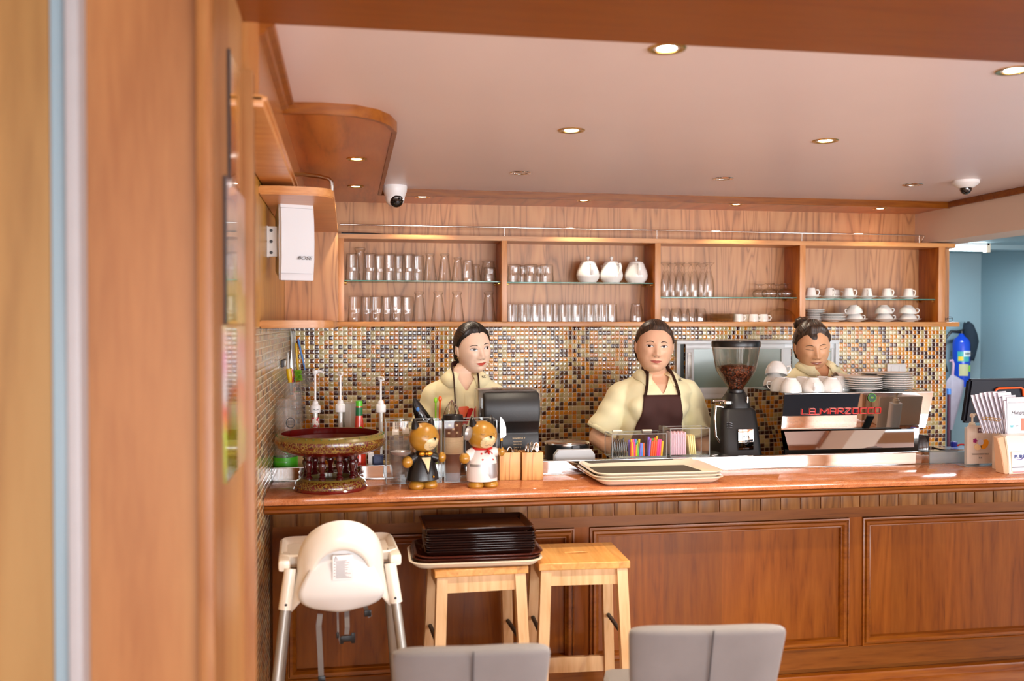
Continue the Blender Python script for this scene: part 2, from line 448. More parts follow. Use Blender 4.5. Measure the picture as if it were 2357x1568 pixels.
M['ceiling'] = plain('pink_ceiling_paint', srgb(236, 224, 226), .32, noise=.03, nscale=2, bump=.05, bscale=3)
M['wall_white'] = plain('beam_paint', srgb(226, 208, 192), .6, bump=.1, bscale=90)
M['blue'] = plain('blue_wall_paint', srgb(142, 166, 174), .6, noise=.05, nscale=2)
M['floor'] = granite('floor_tile', [(.2, srgb(170, 140, 122)), (.5, srgb(196, 168, 148)), (.8, srgb(206, 182, 162))], 60, .18)
M['alu'] = plain('white_aluminium', srgb(226, 232, 236), .35, metal=0, coat=.2, noise=.04)
M['alu_strip'] = plain('grey_strip', srgb(168, 168, 172), .4, noise=.04)
M['alu_dark'] = plain('grey_aluminium', srgb(168, 164, 158), .35, metal=.6)
M['steel'] = plain('brushed_steel', srgb(206, 204, 200), .16, metal=1, noise=.05, nscale=6)
M['mirror'] = plain('polished_steel', srgb(222, 220, 218), .025, metal=1)
M['chrome'] = plain('chrome', srgb(230, 226, 220), .08, metal=1)
M['brass'] = plain('brass', srgb(212, 176, 100), .2, metal=1)
M['gold'] = plain('gold_paint', srgb(206, 146, 44), .25, metal=.7)
M['glass'] = thin_glass('clear_glass', (.998, .998, .995, 1), (.42, .42, .40, 1), refl=1.5)
M['glass_amber'] = thin_glass('smoky_glass', (.985, .975, .94, 1), (.84, .79, .68, 1), refl=1.5)
M['glass_pane'] = thin_glass('shelf_pane', (.93, .97, .95, 1), (.8, .9, .86, 1), refl=.8)
M['glass_edge'] = plain('green_glass_edge', srgb(84, 140, 128), .1, coat=.5)
M['acrylic'] = thin_glass('clear_acrylic', (.975, .98, .98, 1), (.85, .87, .88, 1), refl=.8)
M['acrylic_edge'] = thin_glass('acrylic_edge', (.72, .74, .74, 1), (.85, .88, .9, 1), refl=1.3, body=.25, body_col=(.8, .83, .85, 1))
M['cup_plastic'] = thin_glass('cup_plastic', (.985, .985, .985, 1), (.90, .90, .89, 1), refl=1.8, rough=.06, body=.055, body_col=(.9, .9, .88, 1))
M['white'] = plain('white_china', srgb(240, 238, 234), .12, coat=.4)
M['white_pl'] = plain('white_plastic', srgb(238, 238, 238), .35)
M['cream_pl'] = plain('cream_plastic', srgb(240, 226, 204), .25, coat=.2)
M['speaker'] = plain('speaker_grey', srgb(214, 216, 222), .5)
M['speaker_mesh'] = plain('speaker_grille', srgb(222, 226, 232), .6, bump=.3, bscale=900)
M['black'] = plain('black_plastic', srgb(20, 20, 22), .3)
M['black_matt'] = plain('black_matt', srgb(16, 16, 18), .42, bump=.08, bscale=300)
M['black_gloss'] = plain('black_gloss', srgb(14, 12, 12), .1, coat=.5)
M['brown_tray'] = plain('brown_lacquer_tray', srgb(38, 17, 12), .12, coat=.6)
M['brown_tray2'] = plain('red_brown_tray', srgb(78, 34, 24), .18, coat=.5)
M['charcoal'] = plain('charcoal', srgb(58, 58, 62), .5)
M['grey_fab'] = plain('grey_suede', srgb(126, 122, 122), .85, noise=.16, nscale=7, bump=.15, bscale=400, sheen=.4)
M['red'] = plain('red_enamel', srgb(206, 24, 20), .25, coat=.4)
M['red_cloth'] = plain('red_paint', srgb(200, 40, 36), .4)
M['orange'] = plain('orange_plastic', srgb(246, 96, 30), .3)
M['green'] = plain('green_plastic', srgb(84, 190, 40), .3)
M['lime'] = plain('lime_plastic', srgb(150, 216, 50), .35)
M['yellow'] = plain('yellow_plastic', srgb(242, 196, 24), .35)
M['blue_pl'] = plain('blue_plastic', srgb(80, 142, 226), .35)
M['blue_ext'] = plain('blue_enamel', srgb(16, 66, 190), .25, coat=.4)
M['navy'] = plain('navy_cloth', srgb(20, 36, 50), .85)
M['ink'] = plain('ink', srgb(36, 28, 30), .5)
M['paper'] = plain('paper', srgb(240, 238, 240), .6)
M['lens'] = plain('black_lens', srgb(10, 10, 12), .05, coat=1)
M['lamp'] = emis('lamp_glow', (1, .93, .82, 1), 30)
M['lamp_off'] = emis('lamp_soft', (1, .86, .68, 1), 1.2)
M['tube'] = emis('tube_glow', (.86, .95, 1, 1), 14)
M['skin1'] = plain('skin_fair', srgb(252, 216, 190), .45, sss=.12, noise=.05, nscale=30)
M['skin2'] = plain('skin_tan', srgb(242, 194, 160), .45, sss=.12, noise=.06, nscale=30)
M['skin3'] = plain('skin_warm', srgb(228, 172, 130), .42, sss=.12, noise=.06, nscale=30)
M['shirt'] = plain('cream_shirt', srgb(255, 247, 200), .8, noise=.04, nscale=9, bump=.25, bscale=14, sheen=.2)
M['apron'] = plain('brown_apron', srgb(68, 34, 28), .8, noise=.12, nscale=8, bump=.25, bscale=12)
M['trousers'] = plain('dark_trousers', srgb(36, 32, 34), .8)
# ================================================================== THE ROOM
XU, XR, YB, ZC, ZS = -.200, -.3025, 5.30, 2.30, 2.268      # upper left wall, recessed left wall, back wall, ceiling, soffit
XBEAM = 3.38
XN, YN = -.235, 1.757                                       # near pier
PITCH_T = .0252
M['tiles_back'] = mosaic('mosaic_back', -.3025, 1.592, PITCH_T, 'x')
M['tiles_left'] = mosaic('mosaic_left', 0.0, 1.592, PITCH_T, 'y')

struct('floor', MB().box(-1.3, 6.1, -3.6, 6.6, -.1, 0), M['floor'])
struct('ceiling', MB().box(-.45, 3.62, 2.29, 5.45, ZC, ZC + .1), M['ceiling'])
struct('trim_1', MB().box(-1.3, 6.1, -3.6, 2.29, ZC - .002, ZC + .1), M['wood_beam'])          # wood ceiling over the seats
# back wall
struct('wall_back', MB().box(XR - .15, 3.60, YB, YB + .12, 0, 1.612), M['tiles_back'])
struct('trim_2', MB().box(XR - .15, XBEAM + .23, YB - .012, YB + .12, 1.612, ZC), M['wood_panel'])
# left wall: recess with tiles below and wood above, upper wall with a framed edge
struct('wall_left', MB().box(XR - .15, XR, 2.26, YB + .1, 0, 1.592), M['tiles_left'])
struct('trim_3', MB().box(XR - .15, XR + .001, 2.26, YB, 1.592, 2.16), M['wood_yellow'])
struct('trim_4', MB().box(XR - .15, XU, 2.285, YB, 2.125, ZC + .03), M['wood_wall'])
t = struct('trim_5', MB().box(XR + .005, XU + .012, 2.255, YB - .02, 2.098, 2.126, .004).box(XR - .05, XU + .020, 2.255, 4.9, 2.112, 2.122, .002), M['wood_frame'])
# cornice on the left wall and along the soffit
def sweep_profile(mb, path, prof, closed=False):
    """prof: (outward, z) offsets, outward = left-hand normal of the path in plan"""
    P = [Vector((p[0], p[1])) for p in path]; rings = []
    for i, p in enumerate(P):
        a = P[i] - P[i - 1] if i > 0 else P[1] - P[0]
        b = P[i + 1] - P[i] if i < len(P) - 1 else P[i] - P[i - 1]
        a = a.normalized(); b = b.normalized()
        na = Vector((-a.y, a.x)); nb = Vector((-b.y, b.x)); n = (na + nb).normalized()
        k = 1 / max(.35, n.dot(na))
        rings.append([(p.x + n.x * o * k, p.y + n.y * o * k, z) for o, z in prof])
    mb.loft(rings); return mb
corn = [(0, ZC), (-.036, ZC), (-.032, ZC - .008), (-.018, ZC - .012), (-.014, ZC - .024), (0, ZC - .03)]
struct('trim_6', sweep_profile(MB(), [(XU, 2.29), (XU, 3.12)], corn), M['wood_mould'])
# soffit: rounded lobe on the left, strip along the back wall
lobe = [(XU, 3.10), (-.08, 3.085), (.02, 3.10), (.09, 3.15), (.13, 3.22), (.158, 3.33), (.160, 4.93)]
strip_y = 4.955
pts = lobe + [(.16, strip_y), (XBEAM, strip_y), (XBEAM, YB), (XU, YB)]
struct('trim_7', MB().prism(pts, 'z', ZS, ZC + .01), M['wood_soffit'])
edge = [(p[0], p[1]) for p in lobe[:-1]] + [(.16, strip_y), (XBEAM, strip_y)]
struct('trim_8', sweep_profile(MB(), edge, [(0, ZC), (.020, ZC), (.018, ZC - .008), (.008, ZC - .013), (.010, ZC - .022), (.004, ZC - .037), (-.012, ZC - .037), (-.012, ZC)]), M['wood_mould'])
# right-hand beam, its moulding
struct('wall_right', MB().box(XBEAM, XBEAM + .23, 1.2, YB + .1, 2.085, ZC), M['wall_white'])
struct('trim_9', MB().box(XBEAM - .016, XBEAM, 2.29, strip_y, ZC - .034, ZC, .004), M['wood_mould'])
# blue back room
struct('wall_far', MB().box(3.2, 4.75, 6.40, 6.5, 0, 2.4).box(3.59, 3.61, 5.42, 6.4, 0, 2.4), M['blue'])
struct('wall_side', MB().box(4.63, 4.75, 3.2, 6.4, 0, 2.4).box(4.75, 6.1, 3.2, 3.3, 0, 2.4), M['blue'])
struct('trim_10', MB().box(3.61, 4.63, 3.2, 6.4, 2.13, 2.2).box(3.61, 4.63, 5.70, 5.78, 2.10, 2.13), M['blue'])
# pier beside the camera: panelled end with a rounded nosing, white metal strip
Yp = YN
struct('wall_pier', MB().box(-1.3, XN, Yp, 2.262, 0, ZC), M['wood_near'])
xa = ax(186, Yp); xb = ax(118, Yp - .05)
struct('trim_11', MB().box(ax(453, Yp) + .002, XN + .004, Yp - .022, Yp + .05, 0, ZC, .010), M['wood_nosing'])
struct('trim_12', MB().box(ax(152, Yp - .05), ax(184, Yp - .05), Yp - .05, Yp + .01, 0, ZC, .003), M['alu_strip'])
struct('trim_13', MB().box(ax(119, Yp - .035), ax(152, Yp - .035), Yp - .035, Yp + .01, 0, ZC, .003), plain('alu_blue_reflection', srgb(140, 166, 180), .3))  # bluish reflection on the metal strip, put into its colour
struct('trim_14', MB().box(-1.3, ax(119, Yp - .03), Yp - .03, Yp + .01, 0, ZC), M['wood_near2'])
struct('trim_15', MB().box(XN - .03, XU - .010, 2.245, 2.292, 0, 2.18, .004), M['wood_nosing'])
# behind the camera: street side with windows
mb = MB().box(-1.3, 6.1, -3.6, -3.5, 0, .4).box(-1.3, 6.1, -3.6, -3.5, 2.1, ZC)
edges = [-1.3] + [x + s * w / 2 for x, w in WINDOWS for s in (-1, 1)] + [6.1]
for i in range(0, len(edges), 2): mb.box(edges[i], edges[i + 1], -3.6, -3.5, .4, 2.1)
struct('wall_front', mb, M['wall_white'])
struct('wall_west', MB().box(-1.4, -1.3, -3.6, 2.3, 0, ZC), M['wall_white'])
struct('wall_east', MB().box(6.0, 6.1, -3.6, -1.0, 0, ZC).box(6.0, 6.1, 1.8, 3.3, 0, ZC).box(6.0, 6.1, -1.0, 1.8, 0, .4).box(6.0, 6.1, -1.0, 1.8, 2.1, ZC), M['wall_white'])

# ------------------------------------------------------------------ recessed ceiling spots
def downlight(name, label, x, y, z, lit, power, group, r=.050, rad=.02, angle=110):
    t = thing(name, label, 'ceiling light', (x, y, z), 0, group)
    obj('trim_ring', MB().lathe([(r * .62, .012), (r * .66, -.001), (r * .80, -.004), (r * .95, -.003), (r, .0), (r * .98, .004)], 28, cap=False), M['brass'] if lit else M['chrome'], t)
    obj('reflector', MB().lathe([(r * .66, .000), (r * .60, .006), (r * .3, .012), (.0005, .013)], 24, cap=False), M['chrome'], t)
    obj('bulb', MB().lathe([(.0005, -.0012), (r * .35, -.0012), (r * .55, .0005), (r * .60, .004)], 24, cap=False), M['lamp'] if lit else M['lamp_off'] if lit is None else M['steel'], t)
    if power:
        l = bpy.data.lights.new('spot', 'SPOT'); l.energy = power; l.color = (1, .86, .66); l.spot_size = math.radians(angle); l.spot_blend = .7; l.shadow_soft_size = rad
        o = bpy.data.objects.new('spot', l); COL.objects.link(o); o.location = (x, y, z - .012)
for u, v, lit, pw, lab in ((1535, 112, True, 60, 'bright ceiling spot nearest the camera, on the wood and white ceiling joint'),
                           (2334, 162, True, 60, 'bright ceiling spot cut off by the right picture edge'),
                           (1315, 300, True, 24, 'lit ceiling spot in the middle of the white ceiling'),
                           (1900, 324, True, 24, 'lit ceiling spot right of the middle of the white ceiling'),
                           (1198, 398, False, 0, 'unlit ceiling spot right of the turret camera'),
                           (1665, 411, False, 0, 'unlit ceiling spot, middle one of the unlit row'),
                           (2100, 425, False, 0, 'unlit ceiling spot beside the small dome camera')):
    p = at(u, v, Z=ZC)
    downlight('ceiling_spotlight', lab, p.x, p.y, ZC, lit, pw, 'spots in the white ceiling')
for u, v, lab in ((821, 366, 'bright spot in the middle of the rounded wooden soffit'), (819, 429, 'spot at the inner corner of the wooden soffit'),
                  (972, 453, 'leftmost spot in the wooden strip over the glass shelves'), (1344, 461, 'second spot from left in the wooden strip over the shelves'),
                  (1695, 470, 'third spot from left in the wooden strip over the shelves'), (2026, 480, 'rightmost spot in the wooden strip over the shelves')):
    p = at(u, v, Z=ZS)
    downlight('soffit_spotlight', lab, p.x, p.y, ZS, True, 9, 'spots in the wooden soffit', r=.042)

# ------------------------------------------------------------------ ceiling cameras
p = at(909, 428, Z=ZC)
t = thing('security_camera', 'white turret security camera with a dark lens, at the rounded soffit', 'camera', (p.x, p.y, ZC))
obj('base', MB().lathe([(.060, 0), (.062, -.006), (.059, -.030), (.050, -.055)], 32), M['white_pl'], t)
Mx = Matrix.Rotation(math.radians(-38), 4, 'X')
Mc = Matrix.Translation((.008, -.008, -.062)) @ Matrix.Rotation(math.radians(20), 4, 'Z') @ Mx
obj('eyeball', MB().ell((0, 0, -.060), .049, .049, .047, 32, 20), M['white_pl'], t)
dirv = Vector((.22, -.80, -.58)).normalized()
c0 = Vector((0, 0, -.060))
q = dirv.to_track_quat('Z', 'Y').to_matrix().to_4x4()
e = obj('lens_window', MB().lathe([(.0005, .052), (.018, .0505), (.030, .045), (.034, .036)], 32, c=c0, M=q, cap=False), M['lens'], t, label='round dark lens window')
obj('lens', MB().lathe([(.0005, .0545), (.007, .0542), (.010, .0515)], 20, c=c0, M=q, cap=False), M['charcoal'], t)
p = at(2223, 416, Z=ZC)
t = thing('dome_camera', 'small white dome security camera on the ceiling near the right beam', 'camera', (p.x, p.y, ZC))
obj('base', MB().lathe([(.062, 0), (.063, -.012), (.056, -.020), (.036, -.034), (.030, -.036)], 32), M['white_pl'], t)
obj('dome', MB().lathe([(.027, -.034), (.027, -.048), (.020, -.060), (.010, -.066), (.0005, -.067)], 28, cap=False), M['lens'], t, label='dark glossy dome')

# ------------------------------------------------------------------ tube light in the blue room
pA = at(2192, 573, Y=5.62); pB = at(2268, 574, Y=5.62)
t = thing('tube_light', 'glowing fluorescent tube light on the ceiling of the blue room', 'light', ((pA.x + pB.x) / 2, 5.62, pA.z))
L2 = (pB.x - pA.x) / 2 + .15
obj('tube', MB().tube([(-L2, 0, 0), (L2 - .155, 0, 0)], .013, 14), M['tube'], t)
obj('housing', MB().box(-L2, L2 - .13, -.02, .025, .022, .05, .004), M['white_pl'], t)
obj('end_cap', MB().box(L2 - .155, L2 - .125, -.02, .02, -.022, .05, .005), M['cream_pl'], t)
area('tube_glow', ((pA.x + pB.x) / 2, 5.60, pA.z - .03), (0, 0, 0), .5, .05, 10, (.80, .93, 1.0))

# ------------------------------------------------------------------ window in the tiled wall
x0, x1 = ax(1554, YB), ax(1926, YB); z1, z0 = az(1740, 783, YB), az(1740, 916, YB)
t = struct('window_1', MB().box(x0, x1, YB - .030, YB - .001, z1 - .022, z1, .003).box(x0, x1, YB - .030, YB - .001, z0, z0 + .028, .003)
           .box(x0, x0 + .022, YB - .030, YB - .001, z0 + .028, z1 - .022, .001).box(x1 - .022, x1, YB - .030, YB - .001, z0 + .028, z1 - .022, .001), M['alu'])
f = .024
def sash(xa, xb, y, name='sash'):
    m_ = MB().box(xa, xb, y, y + .012, z1 - .022 - .030, z1 - .022, .002).box(xa, xb, y, y + .012, z0 + .028, z0 + .066, .002)
    m_.box(xa, xa + .050, y, y + .012, z0 + .066, z1 - .052, .001).box(xb - .022, xb, y, y + .012, z0 + .066, z1 - .052, .001)
    return struct(name, m_, M['alu'], t)
s1 = sash(x0 + .055, ax(1802, YB), YB - .029)
s2 = sash(ax(1800, YB), x1 - .02, YB - .016)
pane_m = plain('frosted_pane', srgb(134, 158, 152), .25, noise=.12, nscale=6, coat=.3)
struct('pane', MB().box(x0 + .09, ax(1795, YB), YB - .022, YB - .018, z0 + .06, z1 - .05), pane_m, s1)
struct('pane', MB().box(ax(1822, YB), x1 - .03, YB - .010, YB - .006, z0 + .06, z1 - .05), plain('pale_pane', srgb(176, 190, 184), .2, noise=.1, nscale=9), s2)
struct('gap', MB().box(x0 + .02, x0 + .052, YB - .006, YB - .002, z0 + .03, z1 - .02), plain('dark_gap', srgb(34, 46, 40), .5), t)
struct('latch', MB().box(x0 + .066, x0 + .088, YB - .038, YB - .029, z0 + .12, z1 - .07, .002).box(x0 + .071, x0 + .083, YB - .041, YB - .036, z0 + .16, z1 - .085, .002), M['alu_dark'], s1)

# ------------------------------------------------------------------ double switch
p0 = at(2040, 865, Y=YB); p1 = at(2083, 838, Y=YB)
t = thing('light_switch', 'white double light switch on the mosaic wall, above the plates', 'switch', ((p0.x + p1.x) / 2, YB, (p0.z + p1.z) / 2))
w, h = (p1.x - p0.x) / 2, (p1.z - p0.z) / 2
obj('plate', MB().box(-w, w, -.012, -.0005, -h, h, .003), M['white_pl'], t)
for k in (-1, 1):
    obj('rocker', MB().box(k * .026 - .012, k * .026 + .012, -.016, -.011, -.022, .022, .002), M['white_pl'], t)
# ================================================================== SHELVES
YF = 5.08
zsb = 1.617; zst = 2.052                                    # inner bottom and top of the bays
def xf(u): return ax(u, YF)
shelf = thing('wall_shelf', 'long teak wall shelf of four bays over the mosaic tiles', 'shelf', (0, 0, 0))
xL, xRr = xf(776), xf(2209)
obj('bottom_board', MB().box(xL - .10, xRr, YF, YB - .014, zsb - .028, zsb, .004), M['wood_frame'], shelf)
top = [(xL - .10, YB - .014), (xL - .10, YF)] + [(xRr - .06, YF)] + [(xRr - .06 + .06 * math.sin(a), YF + .06 - .06 * math.cos(a)) for a in (.4, .8, 1.2, PI / 2)] + [(xRr, YB - .014)]
obj('top_board', MB().prism(top, 'z', zst, zst + .025, .003), M['wood_frame'], shelf)
DIV = [(776, 792), (1155, 1167), (1508, 1520), (1841, 1853), (2160, 2174)]
for i, (a, b) in enumerate(DIV):
    obj('divider', MB().box(xf(a), xf(b), YF + .003, YB - .015, zsb, zst, .002), [M['wood_side']], shelf)
    obj('edge_strip', MB().box(xf(a) - .001, xf(b) + .001, YF - .001, YF + .006, zsb, zst, .001), M['wood_frame_v'], shelf)
obj('back_panel', MB().box(xf(776), xf(2160), YB - .020, YB - .0135, zsb, zst), M['wood_panel'], shelf)
Yg = YF + .030
GZ = [az(970, 646, Yg), az(1335, 650, Yg), az(1680, 684, Yg), az(2000, 688, Yg)]
for i in range(4):
    a = xf(DIV[i][1]) + .002; b = xf(DIV[i + 1][0]) - .002
    gs = obj('glass_shelf', MB().box(a, b, Yg, YB - .022, GZ[i] - .006, GZ[i]), M['glass_pane'], shelf, label='clear glass shelf')
    obj('glass_edge', MB().box(a, b, Yg - .002, Yg, GZ[i] - .006, GZ[i], .001), M['glass_edge'], gs)
    for xx, s in ((a, 1), (b, -1)):
        for yy in (Yg + .012, YB - .04):
            obj('shelf_pin', MB().cyl((xx, yy, GZ[i] - .0125), (xx + s * .012, yy, GZ[i] - .0125), .006), M['brass'], shelf)
# chrome gallery rail
zr = zst + .025 + .045
rl = obj('gallery_rail', MB().tube([(xf(784), YF + .012, zr + .004), (xf(2120), YF + .012, zr), (xf(2131), YF + .02, zr - .002), (xf(2127), YF + .035, zr - .035), (xf(2127), YF + .04, zst + .025)], .0042, 10), M['chrome'], shelf)
for u in (1162, 1513, 1847, 2117):
    obj('rail_post', MB().cyl((xf(u), YF + .012, zst + .024), (xf(u), YF + .012, zr), .0032), M['chrome'], rl)
# side leg of the shelf along the left wall, open towards the room
side = thing('corner_shelf', 'teak corner shelf on the left wall holding the white speaker', 'shelf', (0, 0, 0))
Y0 = 3.40; xs = -.046
def side_outline(xr, y0):
    r = .09
    o = [(XR + .001, YF - .001), (XR + .001, y0 + .01)]
    o += [(XR + (xr - r - XR) * k, y0 - .0 + .012 * k * k) for k in (.35, .7, 1)]
    o += [(xr - r + r * math.sin(a), y0 + .012 + r - r * math.cos(a)) for a in (.4, .8, 1.2, PI / 2)]
    o += [(xr, YF - .001)]
    return o
obj('top_board', MB().prism(side_outline(xs, Y0), 'z', zst, zst + .030, .004), M['wood_frame'], side)
obj('bottom_board', MB().prism(side_outline(xs, Y0 + .02), 'z', zsb - .028, zsb - .001, .004), M['wood_frame'], side)
obj('end_panel', MB().box(XR + .002, xs, 4.76, 4.775, zsb, zst), M['wood_panel'], side)
obj('edge_strip', MB().box(xs - .012, xs, 4.775, YF - .002, zsb, zst, .001), M['wood_frame_v'], side)
obj('gallery_rail', MB().tube([at(672, 401, Y=3.62), at(700, 402, Y=3.56), at(735, 406, Y=3.52), at(757, 412, Y=3.50), at(763, 418, Y=3.50), at(764, 430, Y=3.50), (at(764, 440, Y=3.50).x, 3.50, zst + .03)], .0075, 12), M['steel'], side)
tag(obj('metal_rod', MB().tube([(xf(786), YF + .05, zst + .031), (xf(850), YF + .06, zst + .031), (xf(930), YF + .10, zst + .030)], [.006, .006, .004], 10), M['black']), 'dark cable end lying on the shelf top at its left end', 'cable')

# speaker
sc = at(678, 556, Y=3.72)
RS_ = .34
t = thing('wall_speaker', 'white wall loudspeaker in the corner shelf', 'speaker', (sc.x, 3.72, sc.z - .15), RS_)
w, h = .092, .30
def spk(y0, y1, wf, wb, hf, hb, bow, x_off=0):
    rings = []
    for k in range(7):
        f = k / 6; y = y0 + (y1 - y0) * f
        ww = wf + (wb - wf) * f; hh = hf + (hb - hf) * f
        ring = []
        for x, z in ((-1, -1), (-.98, -.5), (-1.0, 0), (-.98, .5), (-1, 1), (0, 1.0), (1, 1), (1.06, .5), (1.08, 0), (1.06, -.5), (1, -1), (0, -1.0)):
            ring.append((x * ww + x_off * f, y - (bow * (1 - abs(z)) if k == 0 else 0), h / 2 + z * hh))
        rings.append(ring)
    return MB().loft(rings)
obj('cabinet', spk(-.02, .115, .066, .042, .147, .108, .0, -.0), M['speaker'], t, ang=30)
obj('grille', spk(-.030, -.018, .060, .066, .122, .124, .006), M['speaker_mesh'], t, ang=30)
obj('end_cap', MB().box(-.064, .064, -.034, -.016, .272, .30, .006), M['speaker'], t)
obj('end_cap', MB().box(-.064, .064, -.034, -.016, .0, .028, .006), M['speaker'], t)
text('badge', 'BOSE', .018, M['ink'], (.026, -.0385, .085), parent=t, shear=.35, sx=1.3)
wx = XR - sc.x
br = obj('wall_bracket', MB().box(wx, wx + .006, .02, .075, .09, .21, .003).box(wx + .005, wx + .11, .045, .058, .14, .155, .003), M['white_pl'], t, rot=(0, 0, -RS_))
br2 = obj('bracket_plate', MB().box(wx + .001, wx + .040, .015, .022, .092, .208, .005).box(wx + .03, wx + .07, .017, .03, .135, .165, .004), M['white_pl'], t, rot=(0, 0, -RS_))
for zz in (.108, .150, .192):
    obj('bolt', MB().cyl((wx + .018, .016, zz), (wx + .018, .012, zz), .006), M['charcoal'], t, rot=(0, 0, -RS_))

# ================================================================== COUNTER
YC, YP, YL = 3.56, 3.81, 3.95
zc = .968
XE = 3.5
YT_ = YL - .005
bull = [(YT_, zc), (YC + .012, zc), (YC + .003, zc - .004), (YC, zc - .014), (YC + .003, zc - .025), (YC + .014, zc - .030), (YT_, zc - .030)]
tag(obj('counter_top', MB().prism(bull, 'x', XR + .001, XE), M['granite']), 'long salmon granite bar top running across the room', 'countertop')
ct = thing('bar_counter', 'long wooden bar counter front with moulded panels', 'counter', (0, 0, 0))
obj('top_moulding', MB().prism([(YP + .1, zc - .031), (YC + .012, zc - .031), (YC + .008, zc - .038), (YC + .016, zc - .046), (YC + .014, zc - .054), (YC + .030, zc - .064), (YP + .1, zc - .064)], 'x', XR + .001, XE), M['wood_mould'], ct)
zb = az(640, 1214, YP); 
xi = XR + .012
# battens: one strip of upright boards with open joints
bw = .0915
mb = MB(); x = xi
k = 0
while x < XE:
    mb.box(x + .0025, min(x + bw - .0025, XE), YP - .006, YP + .02, zb, zc - .065, .002); x += bw
obj('batten_strip', mb, M['wood_batten'], ct)
obj('joint_backing', MB().box(xi, XE, YP, YP + .021, zb, zc - .065), M['wood_mould'], ct)
obj('carcass', MB().box(XR + .001, XE, YP + .022, YL - .03, .0, zc - .066), M['wood_counter_x'], ct)
zp1 = az(1660, 1203, YP); zp0 = az(1955, 1488, YP)
obj('top_rail', MB().box(xi, XE, YP, YP + .022, zp1 + .002, zb), M['wood_counter_x'], ct)
obj('bottom_rail', MB().box(xi, XE, YP, YP + .022, .12, zp0 - .002), M['wood_counter_x'], ct)
zpl = az(2200, 1530, YP)
obj('plinth', MB().prism([(YP + .02, 0), (YP - .035, 0), (YP - .035, zpl - .06), (YP - .028, zpl - .045), (YP - .030, zpl - .03), (YP - .012, zpl - .012), (YP - .010, zpl - .004), (YP + .002, zpl), (YP + .02, zpl)], 'x', xi, XE), M['wood_mould'], ct)
def xp(u): return ax(u, YP)
PAN = [(xp(655), xp(1322)), (xp(1357), xp(1956)), (xp(1987), XE - .05)]
obj('stile', MB().box(xi, PAN[0][0], YP, YP + .022, zp0, zp1 + .002), M['wood_counter'], ct)
obj('stile', MB().box(PAN[0][1], PAN[1][0], YP, YP + .022, zp0, zp1 + .002), M['wood_counter'], ct)
obj('stile', MB().box(PAN[1][1], PAN[2][0], YP, YP + .022, zp0, zp1 + .002), M['wood_counter'], ct)
def frame_mould(xa, xb, za, zb_, prof, y):
    """mitred rectangle; prof: (inset, height towards the room)"""
    rings = []
    for cx, cz, sx, sz in ((xa, za, 1, 1), (xb, za, -1, 1), (xb, zb_, -1, -1), (xa, zb_, 1, -1)):
        rings.append([(cx + sx * i, y - hgt, cz + sz * i) for i, hgt in prof])
    mb = MB(); n = len(prof)
    vs = [p for r in rings for p in r]; fs = []
    for j in range(4):
        for i in range(n - 1):
            a = j * n; b = ((j + 1) % 4) * n
            fs.append((a + i, b + i, b + i + 1, a + i + 1))
    return mb.add(vs, fs)
prof = [(0, 0), (.001, .010), (.006, .012), (.008, .005), (.012, .005), (.016, .014), (.026, .014), (.034, .004), (.038, .006), (.041, -.004), (.042, -.012)]
for xa, xb in PAN:
    p_ = obj('panel', MB().box(xa + .03, xb - .03, YP + .010, YP + .021, zp0 + .03, zp1 - .03), M['wood_counter'], ct)
    obj('panel_moulding', frame_mould(xa, xb, zp0, zp1, prof, YP), M['wood_mould'], p_, recalc=True)

# steel-faced step behind the bar top
xS = ax(2140, YL)
zl = zc + .056
st = thing('steel_ledge', 'low polished steel ledge standing along the back of the bar top', 'ledge', (0, 0, 0))
obj('front_face', MB().box(XR + .002, xS, YL, YL + .004, zc + .001, zl - .003), M['mirror'], st)
obj('top_cap', MB().box(XR + .002, xS, YL - .003, YL + .022, zl - .004, zl, .0015), M['steel'], st)
obj('foot_lip', MB().box(XR + .002, xS, YL - .004, YL, zc, zc + .004, .001), M['steel'], st)
xw0, xw1 = .22, 1.66
for xa_, xb_ in ((xw0, .84), (1.17, xw1)):
    obj('wide_top', MB().box(xa_, xb_, YL + .023, 4.17, zl - .012, zl - .002, .001), M['steel'], st)
    obj('riser', MB().box(xa_ + .01, xb_ - .01, YL + .03, 4.16, .881, zl - .0125), M['steel'], st)
tag(obj('acrylic_channel', MB().box(xS + .005, ax(2226, YL), YL, YL + .003, zc, zl - .004).box(xS + .005, ax(2226, YL), YL + .06, YL + .063, zc, zl - .004).box(xS + .005, ax(2226, YL), YL, YL + .063, zc, zc + .003), M['acrylic_edge']), 'clear acrylic tray at the right end of the steel ledge', 'tray')
bk = thing('back_worktop', 'steel worktop behind the bar where the coffee machine stands', 'worktop', (0, 0, 0))
obj('top', MB().box(XR + .002, 3.45, YL + .023, 4.47, .85, .88, .003), M['steel'], bk)
obj('carcass', MB().box(XR + .01, 3.40, YL + .05, 4.42, .0, .85), M['wood_counter_x'], bk)
WT = .88

